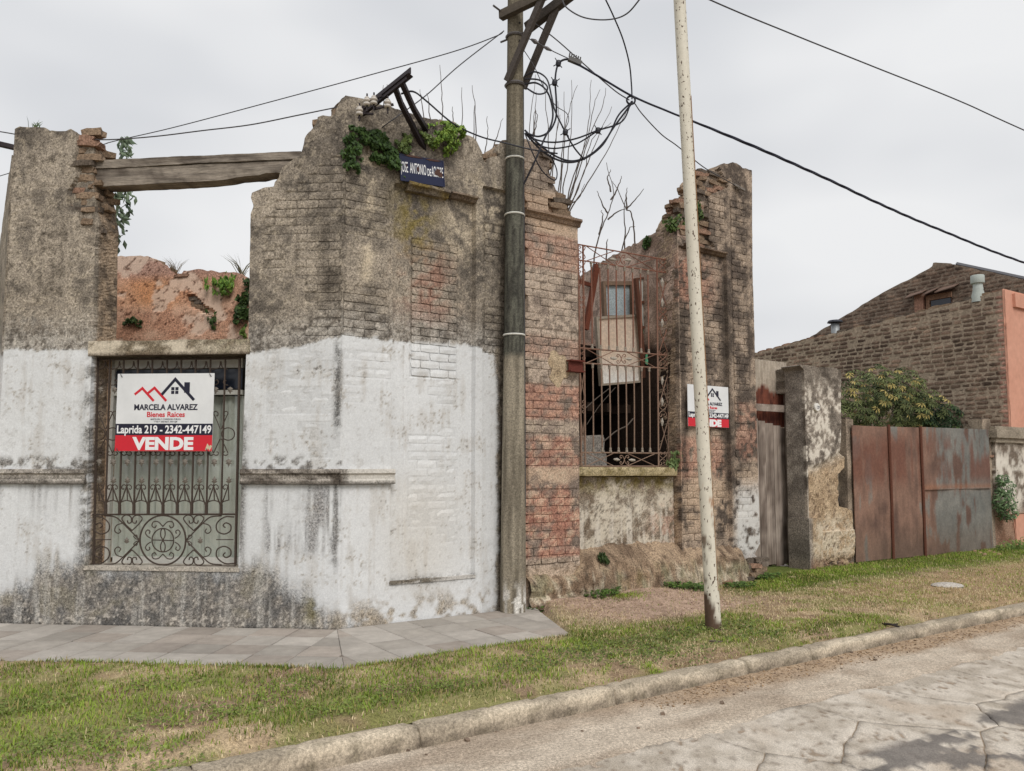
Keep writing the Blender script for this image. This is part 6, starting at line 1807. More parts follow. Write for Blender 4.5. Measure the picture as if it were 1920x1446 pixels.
# --- concrete utility pole
pb = gnd(962, 1146)
up_ = thing('utility_pole', pb, 'tall round grey concrete utility pole against the wall corner', 'utility pole')
PH = 8.6
n = 220; NS = 32; zz = -.05 + (PH + .05) * np.linspace(0, 1, n) ** 1.35; ang = np.arange(NS) * 2 * math.pi / NS
def pole_r(z): return np.interp(z, [0, 3, 6, 9], [.148, .122, .100, .082])
def pole_x(z): return pb[0] + 0.004 * z
Z, An = np.meshgrid(zz, ang, indexing='ij'); R = pole_r(Z) * (1 + .012 * (fbm(np.cos(An) * 2 + 5, Z * 2, np.sin(An) * 2 + 5, 681) - .5))
V = np.stack([pole_x(Z) + R * np.cos(An), pb[1] + R * np.sin(An), Z], -1).reshape(-1, 3)
i = np.arange(V.shape[0]).reshape(n, NS); j = np.roll(i, -1, 1)
Q = np.stack([i[:-1], j[:-1], j[1:], i[1:]], -1).reshape(-1, 4)
def zpx(v, x=0.0): return at(962, v, pb[1] - .12)[2]
n1 = fbm(np.cos(An) * 3 + 9, Z * 1.2, np.sin(An) * 3 + 9, 682).ravel(); n2 = fbm(np.cos(An) * 9 + 9, Z * 6, np.sin(An) * 9 + 9, 683).ravel(); zf = Z.ravel()
c = mix(S(116, 108, 94), S(160, 150, 132), sm(n1, .3, .7))
lich = sm(zf, zpx(672), zpx(660)) * sm(zf, zpx(215), zpx(300))
c = mix(c, mix(S(56, 56, 52), S(96, 96, 86), sm(n2, .35, .65)), lich * .92)
c = mix(c, S(104, 96, 80), sm(zf, zpx(290), zpx(180)) * .6)
face = np.cos(An.ravel() + math.pi / 2 - .5)
c = mix(c, S(226, 222, 214), sm(zf, .42, .10) * sm(fbm(np.cos(An) * 4 + 3, Z * 5, np.sin(An) * 4 + 3, 684).ravel(), .49, .51) * (face > .25) * .95)
c = mix(c, S(98, 90, 74), sm(zf, .9, .3) * sm(n2, .5, .65) * .4)
obj('pole_shaft', (V, Q, None), M_CONC, up_, c, smooth=True)
def hoop(z, w, mat, ex=.004, name='strap', tilt=0.0):
    r = float(pole_r(z)) + ex
    P = [(pole_x(z) + r * math.cos(q), pb[1] + r * math.sin(q), z + tilt * math.cos(q)) for q in np.linspace(0, 2 * math.pi, 25)]
    return obj(name, tube(P, w, 5, cap=False), mat, up_)
M_BAND = pmat('white_strap', S(220, 218, 210), .5)
for v in (292, 398, 626): hoop(zpx(v), .011, M_BAND)
M_CLAMP = pmat('clamp_steel', S(110, 106, 106), .55, .4)
hoop(zpx(152), .02, M_CLAMP, .01, 'clamp'); hoop(zpx(60), .016, M_CLAMP, .008, 'clamp')
axd = np.array([.80, -.60, 0]); axp = np.array([.60, .80, 0])
pc_ = lambda z: np.array([pole_x(z), pb[1], z])
zc1, zc2 = zpx(150), zpx(-95)
M_ARM = M_WOOD
def wcol(ge, a, b, sd): return mix(S(*a), S(*b), fbm(ge[0][:, 0] * 8, ge[0][:, 1] * 8, ge[0][:, 2] * 20, sd))
for sd, off in ((-1, -.13), (1, .13)):
    ge = beam(pc_(zc1) + axp * off + axd * .02 * sd, pc_(zc2) + axp * off + axd * .95, .055, .075)
    obj('brace', ge, M_ARM, up_, wcol(ge, (62, 56, 56), (104, 96, 88), 690 + sd))
ge = beam(pc_(zpx(22)) + axp * -.13 - axd * .12, pc_(zpx(22)) + axp * -.13 + axd * .55 + [0, 0, .03], .08, .10)
obj('crossarm', ge, M_ARM, up_, wcol(ge, (72, 66, 60), (116, 106, 94), 693))
ge = beam(pc_(zpx(38)) + axp * .13 + axd * .08, pc_(zpx(38)) + axp * .13 + axd * 1.2 + [0, 0, .35], .09, .11)
obj('crossarm', ge, M_ARM, up_, wcol(ge, (58, 54, 52), (96, 88, 80), 694))
obj('bolt', tube([pc_(zpx(16)) - axp * .3 - axd * .1, pc_(zpx(16)) + axp * .25 - axd * .1], .012, 6), M_CLAMP, up_)
obj('bolt', tube([pc_(zpx(58)) - axd * .22, pc_(zpx(58)) + axd * .2], .012, 6), M_CLAMP, up_)
for v in (40, 74): obj('bolt_hole', lathe([(.012, 0), (.012, .012), (.001, .012)], pc_(zpx(v)) + np.array([.05, -float(pole_r(zpx(v))) * .88 - .0, 0]), 8, (.45, -.9, 0)), pmat('bolt_dark', S(40, 36, 34), .8) if 'bolt_dark' not in bpy.data.materials else bpy.data.materials['bolt_dark'], up_)
obj('conduit', tube([pc_(z_) + np.array([float(pole_r(z_)) * .99, -.02, 0]) for z_ in np.linspace(zpx(950), zpx(160), 12)], .008, 5), M_WIRE, up_)

# --- rusty white street pole, leaning
wb = gnd(1338, 1183)
wp = thing('street_pole', wb, 'leaning white metal pole with chipped rust-spotted paint by the kerb', 'pole')
tp0 = at(1271, -60, wb[1] + .05)
n = 150; t = np.linspace(-.01, 1, n); ang = np.arange(28) * 2 * math.pi / 28
T_, An = np.meshgrid(t, ang, indexing='ij')
R = np.interp(T_, [0, .05, .055, 1], [.079, .076, .071, .063])
V = np.stack([wb[0] + (tp0[0] - wb[0]) * T_ + R * np.cos(An), wb[1] + (tp0[1] - wb[1]) * T_ + R * np.sin(An), wb[2] + (tp0[2] - wb[2]) * T_], -1).reshape(-1, 3)
i = np.arange(V.shape[0]).reshape(n, 28); j = np.roll(i, -1, 1)
Q = np.stack([i[:-1], j[:-1], j[1:], i[1:]], -1).reshape(-1, 4)
def white_pole_mat():
    m = vmat('chipped_white_paint', .55, 20, .93, 1.05, .15, 60, spec=.35)
    nt = m.node_tree; N, L = nt.nodes, nt.links; b = N['Principled BSDF']
    old = b.inputs['Base Color'].links[0].from_socket
    g_ = N.new('ShaderNodeNewGeometry')
    mp = N.new('ShaderNodeMapping'); mp.inputs['Scale'].default_value = (1, 1, .55); L.new(g_.outputs['Position'], mp.inputs[0])
    n_ = N.new('ShaderNodeTexNoise'); n_.inputs['Scale'].default_value = 42; n_.inputs['Detail'].default_value = 3; L.new(mp.outputs[0], n_.inputs['Vector'])
    r_ = N.new('ShaderNodeMapRange'); r_.inputs[1].default_value = .635; r_.inputs[2].default_value = .655; L.new(n_.outputs[0], r_.inputs[0])
    mx = N.new('ShaderNodeMixRGB'); mx.inputs[2].default_value = (*[float(x) for x in S(86, 66, 52)], 1)
    L.new(r_.outputs[0], mx.inputs[0]); L.new(old, mx.inputs[1]); L.new(mx.outputs[0], b.inputs['Base Color'])
    return m
zf = V[:, 2]; n2 = fbm(V[:, 0] * 14, V[:, 1] * 14, V[:, 2] * 8, 701)
c = mix(S(208, 200, 182), S(222, 216, 200), fbm(V[:, 0] * 3, V[:, 1] * 3, V[:, 2] * 2, 702))
c = mix(c, S(156, 104, 62), sm(n2, .64, .68) * band(zf, .7, 2.2, .3) * .7)
c = mix(c, mix(S(72, 54, 44), S(104, 82, 66), n2), sm(zf + .35 * (n2 - .5) + .16 * np.cos(An.ravel()), .27, .18) * (zf < .40))
c = mix(c, S(110, 98, 84), sm(n2, .56, .62) * band(zf, .3, 1.05, .1) * .8)
obj('pole_shaft', (V, Q, None), white_pole_mat(), wp, c, smooth=True)
ax_ = (tp0 - wb) / np.linalg.norm(tp0 - wb)
obj('seam', tube([wb + ax_ * k + np.array([.055, -.046, 0]) for k in np.linspace(.4, 5.5, 12)], .004, 4), pmat('seam_rust', S(150, 112, 76), .7), wp)
obj('base_collar', tube([wb + ax_ * -.02, wb + ax_ * .012, wb + ax_ * .03], [.098, .094, .076], 18), pmat('base_rust', S(76, 58, 48), .9), wp)

# --- fallen steel bracket with insulators on the wall head
YB = FB.w(.5, 0, .05)[1]
br = thing('wall_bracket', FB.w(.7, 4.9, .05), 'bent dark steel bracket arm with white insulators atop the corner wall', 'bracket')
M_STEEL = pmat('dark_steel', S(48, 40, 42), .6, .3, lo=.8, hi=1.2)
pA, pB = at(668, 222, YB - .10), at(770, 140, YB - .55)
obj('arm', cat_geo([beam(pA, pB, .07, .010, (0, .4, 1)), beam(pA + [0, 0, .045], pB + [0, 0, .045], .012, .09, (0, .4, 1)), beam(pA - [0, 0, .0] + [-.04, 0, -.03], pB + [-.04, 0, -.03], .012, .06, (0, .4, 1))]), M_STEEL, br)
pj = pA + (pB - pA) * .78
k1, e1 = at(752, 195, YB - .15), at(797, 282, YB + .32)
obj('strut', cat_geo([beam(pj - (pB - pA) * .06, k1, .05, .05), beam(k1, e1, .05, .05)]), M_STEEL, br)
k2, e2 = at(776, 205, YB - .15), at(799, 243, YB + .30)
obj('strut', cat_geo([beam(pj + (pB - pA) * .06, k2, .05, .05), beam(k2, e2, .05, .05)]), M_STEEL, br)
M_PORC = pmat('white_porcelain', S(196, 188, 178), .3, bump=0, lo=.95, hi=1.03)
for (u, v) in ((674, 206), (688, 188), (701, 186), (727, 192)):
    p = at(u, v, YB - .42); p[2] -= .03
    ge = lathe([(.010, -.025), (.034, -.025), (.038, -.012), (.035, 0), (.02, .006), (.02, .011), (.036, .016), (.039, .028), (.034, .04), (.02, .044), (.026, .05), (.022, .062), (.001, .065)], p, 12)
    ins_ = obj('insulator', ge, M_PORC, br, smooth=True)
    obj('pin', tube([p + [0, 0, -.09], p + [0, 0, .1]], .009, 5), M_STEEL, ins_)
for a, b in (((668, 212), (700, 214)), ((700, 205), (738, 196)), ((684, 190), (716, 180))): obj('pin_bar', beam(at(*a, YB - .38), at(*b, YB - .38), .025, .02), M_STEEL, br)

# steel arm on the other street's wall
sa_ = thing('steel_arm', at(12, 262, 8.9), 'dark steel arm sticking out at the far left wall top', 'bracket')
obj('arm', beam(FD.w(-.55, at(12, 264, 8.8)[2], -.1), FD.w(-.55, at(12, 264, 8.8)[2] + .03, .9), .06, .05), M_STEEL, sa_)

# --- cables
YP = pb[1]
def cable(pts, r, label, mat=M_CABLE, group='overhead cables', name='cable', n=6):
    P = spline([at(u, v, Y) for u, v, Y in pts], 9)
    o = obj(name, tube(P, r, n), mat)
    return tag(o, label, 'cable', group)
W_R = .0065
cable([(-900, 90, 10.5), (-300, 205, 9.4), (-60, 238, 8.9), (0, 247, 8.8), (60, 256, 8.6), (150, 260, 8.5), (205, 262, 8.5), (290, 256, 8.4), (380, 245, 8.3), (470, 234, 8.3), (560, 216, 8.3), (640, 200, 8.4), (676, 196, YB)], W_R, 'thin slack wire from left edge to the bracket insulators', M_WIRE)
cable([(-700, 500, 20), (-200, 385, 15), (150, 284, 11.5), (210, 266, 11), (330, 238, 10.5), (530, 185, 10), (700, 139, 9.6), (850, 97, 9.4), (930, 68, YP), (945, 58, YP - .1)], W_R, 'upper thin wire climbing from left to the concrete pole', M_WIRE)
cable([(945, 58, YP - .12), (860, 124, 9.0), (800, 178, 8.8), (740, 222, YB), (715, 240, YB)], W_R, 'stay wire from the concrete pole down to the ivy wall', M_WIRE)
cable([(715, 240, YB), (700, 252, YB), (688, 262, YB), (684, 270, YB), (692, 274, YB + .05)], .015, 'bound hook end of the stay wire above the ivy', pmat('wire_binding', S(136, 126, 110), .7), name='stay_hook')
cable([(752, 176, YB - .3), (775, 172, YB - .3), (800, 190, 8.5), (850, 232, 8.7), (900, 256, 8.9), (946, 268, YP - .2), (985, 278, YP - .2), (1010, 283, YP - .15), (1045, 288, YP)], .010, 'black cable sagging from the bracket across the pole')
cable([(900, -200, 6.4), (1318, -6, 8.2), (1480, 62, 9.0), (1640, 126, 9.6), (1800, 190, 10.2), (1960, 262, 10.8), (2500, 500, 14), (3000, 640, 20)], .008, 'single wire crossing the sky at upper right', M_WIRE)
bund = [(1072, 114, YP - .3), (1120, 142, YP - .25), (1185, 180, YP), (1250, 208, 9.6), (1330, 240, 10), (1440, 286, 10.6), (1560, 340, 11.4), (1640, 378, 12), (1760, 430, 13), (1960, 506, 14.5), (2300, 610, 19), (2700, 700, 28)]
for k in range(3):
    P = spline([at(u, v, Y) for u, v, Y in bund], 26)
    tt = np.concatenate([[0], np.cumsum(np.linalg.norm(np.diff(P, axis=0), axis=1))]); tt /= tt[-1]; ph = tt * 2 * math.pi * 30 + k * 2.094; rr_ = .0085 * sm(tt, .04, .08) + .002
    T = np.gradient(P, axis=0); T /= np.linalg.norm(T, axis=1)[:, None]
    u = np.cross(T, [0, 0, 1.]); u /= np.linalg.norm(u, axis=1)[:, None]; w = np.cross(u, T)
    P = P + rr_[:, None] * (np.cos(ph)[:, None] * u + np.sin(ph)[:, None] * w)
    if k == 0: pbun = thing('bundled_cable', at(1185, 182, YP), 'thick twisted black bundle running right from the pole hardware', 'cable', 'overhead cables')
    obj('strand', tube(P, .0105, 6), pmat('bundle_black', S(30, 32, 50), .5, bump=0) if k == 0 else bpy.data.materials['bundle_black'], pbun)
cable([(1132, -8, 8.4), (1150, 30, 8.6), (1168, 74, 8.9), (1180, 120, 9.1), (1184, 160, YP), (1185, 186, YP)], .009, 'vertical cable dropping from the top to the cable ring')
cable([(1052, -8, YP - .5), (1062, 14, YP - .6), (1095, 33, YP - .7), (1140, 37, YP - .8), (1175, 26, YP - 1), (1205, -8, YP - 1.2)], .008, 'loose loop of wire hanging at the top edge', M_WIRE)
cable([(992, 36, YP - .1), (1040, 72, YP - .1), (1090, 116, YP - .1), (1150, 168, YP), (1180, 188, YP)], .007, 'straight tie wire from the crossarm to the cable ring', M_WIRE)
cable([(1190, 194, YP), (1205, 215, YP + .1), (1240, 252, YP + .5), (1270, 274, YP + .9), (1320, 314, YP + 1.4), (1365, 340, 11.3), (1382, 350, FB.w(6.2, 0, .05)[1])], .007, 'drop wire from the cable ring to the far brick pier', M_WIRE)
for k, L in enumerate(([(1186, 190, YP), (1160, 216, YP), (1140, 256, YP), (1110, 288, YP), (1075, 302, YP), (1040, 292, YP), (1006, 266, YP - .05), (984, 244, YP - .05)],
          [(1186, 192, YP), (1150, 240, YP), (1128, 274, YP), (1095, 298, YP), (1060, 304, YP), (1020, 286, YP), (985, 250, YP - .1)],
          [(1184, 190, YP), (1166, 228, YP), (1120, 245, YP), (1080, 260, YP), (1040, 267, YP), (1005, 262, YP), (986, 248, YP - .1)],
          [(1075, 113, YP - .3), (1058, 112, YP - .3), (1046, 122, YP - .3), (1041, 150, YP - .3), (1043, 190, YP - .25), (1042, 222, YP - .2), (1030, 246, YP - .2), (1010, 256, YP - .15), (988, 250, YP - .1)],
          [(985, 142, YP - .1), (1004, 135, YP - .15), (1025, 148, YP - .2), (1034, 180, YP - .25), (1040, 206, YP - .25), (1056, 240, YP - .2), (1076, 276, YP - .1), (1096, 300, YP)],
          [(984, 158, YP - .1), (1006, 156, YP - .15), (1026, 172, YP - .2), (1036, 205, YP - .2), (1034, 232, YP - .2), (1020, 262, YP - .2), (1004, 300, YP - .2), (982, 346, YP - .12)],
          [(984, 148, YP - .1), (1010, 150, YP - .15), (1026, 162, YP - .2), (1022, 174, YP - .2), (1006, 176, YP - .2), (988, 166, YP - .1)],
          [(984, 250, YP - .1), (1000, 290, YP - .1), (1018, 322, YP), (1040, 338, YP + .1), (1044, 320, YP + .1), (1032, 290, YP)],
          [(1120, 246, YP), (1085, 268, YP), (1060, 276, YP), (1030, 278, YP), (1000, 268, YP)],
          [(978, 88, YP - .1), (1000, 122, YP - .1), (1018, 160, YP - .1), (1040, 196, YP), (1062, 212, YP + .1), (1066, 226, YP + .1), (1058, 246, YP)])):
    wheres = ['outer cable loop sagging between ring and pole', 'lowest cable loop sagging between ring and pole', 'middle cable loop with connector between ring and pole', 'thick cable bending down from the strain clamp', 'cable crossing the loops diagonally to the lowest sag', 'cable curving down to end beside the pole shaft', 'small round coil of cable beside the pole clamp', 'short cable tail hanging against the pier beside the pole', 'inner shallow cable loop right of the pole', 'thin wire wandering down from the upper pole']
    cable(L, (.011, .012, .010, .012, .010, .011, .010, .008, .009, .005)[k], wheres[k], M_WIRE if k == 9 else M_CABLE)
for k, (u, v, Y) in enumerate(((1047, 119, YP - .3), (1040, 155, YP - .3), (1060, 248, YP - .18), (1121, 245, YP))):
    p = at(u, v, Y)
    t = thing('cable_connector', p, ['black star-shaped connector nearest the strain clamp', 'round black connector on the upright cable', 'black connector in the middle of the crossing cable', 'black star-shaped connector on the right cable loop'][k], 'connector', 'cable connectors')
    obj('connector_body', lathe([(.001, -.035), (.028, -.03), (.034, 0), (.028, .03), (.001, .035)], p, 8), M_CABLE, t)
    for q in range(4):
        d_ = np.array([math.cos(q * 1.57 + .6), -.2, math.sin(q * 1.57 + .6)]); obj('connector_tail', tube([p, p + d_ * .07], .006, 4), M_CABLE, t)
# strain clamp and turnbuckle
p0, p1 = at(1066, 110, YP - .3), at(1090, 120, YP - .28)
t = thing('strain_clamp', p0, 'grey finned strain clamp holding the thick bundle', 'clamp')
obj('clamp_body', beam(p0, p1, .05, .05), pmat('clamp_grey', S(92, 90, 88), .6), t)
for k in range(6): obj('clamp_fin', tube([p0 + (p1 - p0) * (k + .3) / 6 + [0, 0, .02], p0 + (p1 - p0) * (k + .3) / 6 + [.01, 0, .075]], .008, 4), bpy.data.materials['clamp_grey'], t)
t = thing('turnbuckle', at(1000, 76, YP - .2), 'small steel turnbuckle on the stay beside the pole', 'turnbuckle')
obj('stay_wire', tube([at(978, 66, YP - .12), at(1010, 82, YP - .2), at(1040, 98, YP - .25), at(1068, 111, YP - .3)], .006, 5), M_WIRE, t)
obj('buckle_body', tube([at(996, 74, YP - .17), at(1003, 78, YP - .18), at(1010, 82, YP - .19)], [.012, .028, .012], 6), M_CLAMP, t)
obj('buckle_body', tube([at(1018, 87, YP - .21), at(1026, 91, YP - .22), at(1034, 95, YP - .23)], [.01, .022, .01], 6), M_CLAMP, t)
t = thing('cable_ring', at(1183, 188, YP), 'dark ring where several cables meet right of the pole', 'ring')
obj('ring_body', tube([at(1183, 188, YP) + np.array([.05 * math.cos(q), 0, .05 * math.sin(q)]) for q in np.linspace(0, 2 * math.pi, 17)], .012, 6), M_CABLE, t)
t = thing('wall_hook', FB.w(*FB.sz(1386, 350, .05), .05), 'small iron hook anchoring the drop wire on the far pier', 'hook')
obj('hook_body', cat_geo([beam(FB.w(*FB.sz(1376, 346, .03), .03), FB.w(*FB.sz(1396, 357, .06), .06), .03, .03), tube([FB.w(*FB.sz(1386, 352, -.02), -.02), FB.w(*FB.sz(1386, 352, .08), .08)], .018, 6)]), pmat('hook_grey', S(120, 112, 104), .7), t)
# ------------------------------------------------------------------ plants
def leaves(C, N, size, aspect, cols, seed=0, droop=0.3, up=None):
    """folded leaves: C centres, N facing direction, one rhombus of two triangles each"""
    r = np.random.default_rng(seed); m = len(C)
    N = N / (np.linalg.norm(N, axis=1)[:, None] + 1e-9)
    A_ = r.normal(0, 1, (m, 3)) if up is None else up + r.normal(0, .35, (m, 3))
    T = A_ - N * np.sum(A_ * N, 1)[:, None]; T /= np.linalg.norm(T, axis=1)[:, None] + 1e-9
    B_ = np.cross(N, T)
    L = (np.broadcast_to(size, (m,)) * r.uniform(.45, 1.5, m))[:, None]; W = L * aspect
    base = C - T * L * .5; tip = C + T * L * .5 - N * L * droop * .4
    l = C + B_ * W * .5 - N * L * .10 - T * L * .06; rr = C - B_ * W * .5 - N * L * .10 - T * L * .06
    V = np.stack([base, rr, tip, l, C + T * L * .03], 1).reshape(-1, 3)
    o = np.arange(m)[:, None] * 5
    Tt = np.concatenate([o + [0, 1, 4], o + [1, 2, 4], o + [2, 3, 4], o + [3, 0, 4]])
    return (V, None, Tt), np.repeat(cols, 5, 0)

def pal(c0, c1, n, seed, hi=None, ph=.1):
    r = np.random.default_rng(seed); t = np.clip(r.beta(1.6, 1.6, n), 0, 1)
    c = mix(c0, c1, t)
    if hi is not None: c = np.where((r.random(n) < ph)[:, None], hi, c)
    return c

def wall_ivy(name, label, cat, fr, blobs, n, size, c0, c1, seed, thick=.09, hi=None, aspect=.85, d0=0.0, group=None):
    """creeper hugging a wall: blobs are (u, v, radius px) in the picture, spread on the wall's plane"""
    r = np.random.default_rng(seed); S_, Z_, D_ = [], [], []
    area = np.array([b[2] ** 2 for b in blobs], float); area /= area.sum()
    for b, a in zip(blobs, area):
        k = int(n * a); s0, z0 = fr.sz(b[0], b[1], d0 + .04); s1, _ = fr.sz(b[0] + b[2], b[1], d0 + .04); _, z1 = fr.sz(b[0], b[1] - b[2], d0 + .04)
        q = r.uniform(0, 2 * math.pi, k); rad = np.sqrt(r.uniform(0, 1, k)) * (0.62 + .75 * vn(np.cos(q) * 2.2 + 5, np.sin(q) * 2.2 + 5, 0, seed))
        S_.append(s0 + (s1 - s0) * rad * np.cos(q)); Z_.append(z0 + (z1 - z0) * rad * np.sin(q))
        D_.append(d0 + .01 + thick * np.sqrt(np.maximum(0, 1 - rad ** 2 * .9)) * r.uniform(.35, 1, k))
    s, z, d = np.concatenate(S_), np.concatenate(Z_), np.concatenate(D_)
    keep = fbm(s * 9, z * 9, 0, seed + 1) > .43
    s, z, d = s[keep], z[keep], d[keep]
    C = fr.w(s, z, d); m = len(C)
    N = np.r_[fr.n, .35] + r.normal(0, .55, (m, 3))
    cols = pal(c0, c1, m, seed + 2, hi)
    t = thing(name, C.min(0) * [0, 0, 1] + C.mean(0) * [1, 1, 0], label, cat, group)
    ge, c = leaves(C, N, size, aspect, cols, seed + 3, up=np.array([0, 0, -1.]))
    o = obj('foliage', ge, M_LEAF, t, c)
    for b in blobs[:3]:
        p = fr.w(*fr.sz(b[0], b[1], d0), d0 + .01); e = fr.w(*fr.sz(b[0] + b[2] * .6, b[1] + b[2] * .5, d0), d0 + .015)
        obj('stem', tube([p, (p + e) / 2 + [0, 0, -.02], e], .006, 4), M_TWIG, t)
    return t

G_DK, G_MD, G_LT = S(34, 52, 24), S(72, 98, 44), S(122, 146, 66)
wall_ivy('ivy', 'dark trailing ivy hanging around the blue street name plate', 'ivy', FB, [(672, 262, 22), (666, 290, 18), (662, 312, 12), (690, 262, 20), (706, 276, 26), (722, 290, 24), (734, 308, 18), (742, 328, 16), (732, 318, 16), (712, 262, 16), (655, 252, 10)], 3600, .043, G_DK, G_MD, 801, .13)
wall_ivy('ivy', 'lighter ivy sprigs under the fallen steel bracket', 'ivy', FB, [(752, 278, 14), (768, 268, 16), (784, 258, 16), (800, 262, 13), (776, 278, 12)], 1000, .038, S(58, 78, 38), S(120, 136, 74), 811, .09)
wall_ivy('shrub_tuft', 'bright green rounded leafy tuft on the wall top', 'plant', FB, [(838, 258, 27), (826, 266, 17), (852, 252, 16)], 1900, .038, S(72, 104, 36), S(140, 164, 70), 821, .20)
wall_ivy('ivy', 'ivy clinging to the broken bricks beside the white pole', 'ivy', FB, [(1262, 424, 14), (1272, 415, 14), (1256, 430, 8)], 480, .05, S(40, 60, 28), S(96, 116, 54), 831, .12, d0=-.12)
wall_ivy('ivy', 'dark ivy on the far pier right of the white pole', 'ivy', FB, [(1306, 388, 9), (1310, 402, 8), (1304, 416, 7), (1308, 372, 7)], 330, .045, S(36, 54, 26), S(88, 108, 50), 841, .08, d0=-.03)
wall_ivy('weed', 'small green weed on the sloping inner wall top', 'plant', FX, [(1212, 452, 8), (1209, 462, 5)], 130, .04, G_DK, G_MD, 845, .06)
wall_ivy('fern_clump', 'bright green leafy clump on the orange wall', 'plant', FI, [(412, 533, 20), (426, 536, 18), (398, 532, 14)], 640, .075, S(62, 100, 34), S(130, 160, 66), 851, .16, aspect=.35)
wall_ivy('ivy', 'dark ivy at the right end of the orange wall', 'ivy', FI, [(455, 556, 16), (456, 585, 15), (450, 600, 12), (460, 530, 10)], 640, .06, G_DK, S(70, 92, 42), 861, .12)
wall_ivy('fern_clump', 'small fern in the crack of the orange wall', 'plant', FI, [(396, 592, 9), (402, 604, 10), (390, 584, 6)], 240, .055, G_DK, G_MD, 866, .08, aspect=.35)
wall_ivy('weed', 'small dark weed low on the orange wall', 'plant', FI, [(240, 606, 9), (252, 604, 9)], 200, .05, S(40, 56, 28), S(76, 92, 46), 871, .07)
wall_ivy('weed', 'pale weed beside the lintel under the right pier', 'plant', FI, [(459, 622, 9)], 120, .05, G_MD, G_LT, 874, .07)
wall_ivy('weed', 'leafy weed sprouting at the right end of the open window sill', 'plant', FB, [(1266, 862, 10), (1261, 874, 8), (1270, 852, 7)], 200, .06, S(58, 78, 44), S(112, 128, 78), 876, .10, d0=-.12)
wall_ivy('fern_clump', 'small dark fern on the brown plinth', 'plant', FB, [(1130, 1046, 8), (1138, 1052, 5)], 130, .06, S(28, 44, 20), S(64, 84, 36), 878, .07, aspect=.35, d0=.05)

# tufts with long blades
def tuft(name, label, base, n, L, c0, c1, seed, w=.008, spread=.5, lean=(0, 0, 0)):
    r = np.random.default_rng(seed); V, T, C = [], [], []
    t = thing(name, base, label, 'plant')
    cols = pal(c0, c1, n, seed)
    for k in range(n):
        q = r.uniform(0, 2 * math.pi); d = np.array([math.cos(q) * spread, math.sin(q) * spread, 1.0]) + np.array(lean); d /= np.linalg.norm(d)
        l = L * r.uniform(.5, 1.1); b = np.asarray(base) + r.normal(0, .02, 3) * [1, 1, 0]; s = np.cross(d, [math.sin(q), -math.cos(q), .2]); s /= np.linalg.norm(s)
        m = b + d * l * .55; e = b + d * l * .95 + np.array([math.cos(q), math.sin(q), -.5]) * l * .18
        i0 = len(V); V += [b - s * w / 2, b + s * w / 2, m + s * w / 2, m - s * w / 2, e]; T += [(i0, i0 + 1, i0 + 2), (i0, i0 + 2, i0 + 3), (i0 + 3, i0 + 2, i0 + 4)]; C += [cols[k]] * 5
    obj('blades', (np.array(V), None, np.array(T)), M_GRASS, t, np.array(C))
tuft('grass_tuft', 'grass tuft on top of the left pier', FA.w(*A(65, 244, -.1), -.1), 14, .14, S(70, 90, 60), S(110, 124, 80), 881, .012, .35)
tuft('dry_weed', 'thin dry weed on top of the orange wall', FI.w(*I(322, 512), -.1), 30, .34, S(92, 80, 64), S(130, 116, 92), 882, .006, .45)
tuft('dry_weed', 'spindly dry weed beside the green clump on the orange wall', FI.w(*I(448, 515), -.1), 36, .36, S(84, 84, 60), S(128, 120, 90), 883, .007, .6)

# eucalyptus-like sapling behind the left pier
sp_ = thing('sapling', at(222, 640, 9.6), 'slender leafy sapling rising behind the left pier', 'sapling')
YS = 9.5
stem = spline([at(208, 640, YS), at(212, 480, YS), at(218, 400, YS), at(224, 330, YS), at(228, 262, YS)], 10)
obj('stem', tube(stem, np.linspace(.016, .005, len(stem)), 5), pmat('sapling_bark', S(104, 106, 84), .8), sp_)
r = np.random.default_rng(91); C, N, U = [], [], []
for k in range(170):
    v = r.choice([r.uniform(340, 472), r.uniform(262, 300), r.uniform(350, 420)]); u0 = np.interp(v, [262, 330, 400, 480], [228, 224, 218, 212])
    wd_ = 34 if 335 < v < 400 else (17 if v > 400 else 15)
    u = u0 + 5 + r.uniform(-.7, 1) * wd_
    C.append(at(u, v, YS + r.uniform(-.2, .2))); N.append((r.normal(0, .5), -1, r.normal(.2, .5))); U.append((r.normal(.3, .6), 0, -1))
cols = pal(S(62, 80, 62), S(120, 136, 108), len(C), 92)
ge, c = leaves(np.array(C), np.array(N), .10, .40, cols, 93, up=np.array(U))
obj('foliage', ge, M_LEAF, sp_, c)
for k in range(9):
    v = 345 + k * 14; u0 = np.interp(v, [262, 330, 400, 480], [228, 224, 218, 212])
    obj('twig', tube([at(u0, v + 8, YS), at(u0 + (18 if k % 2 else -10), v - 4, YS + .05)], .004, 4), bpy.data.materials['sapling_bark'], sp_)

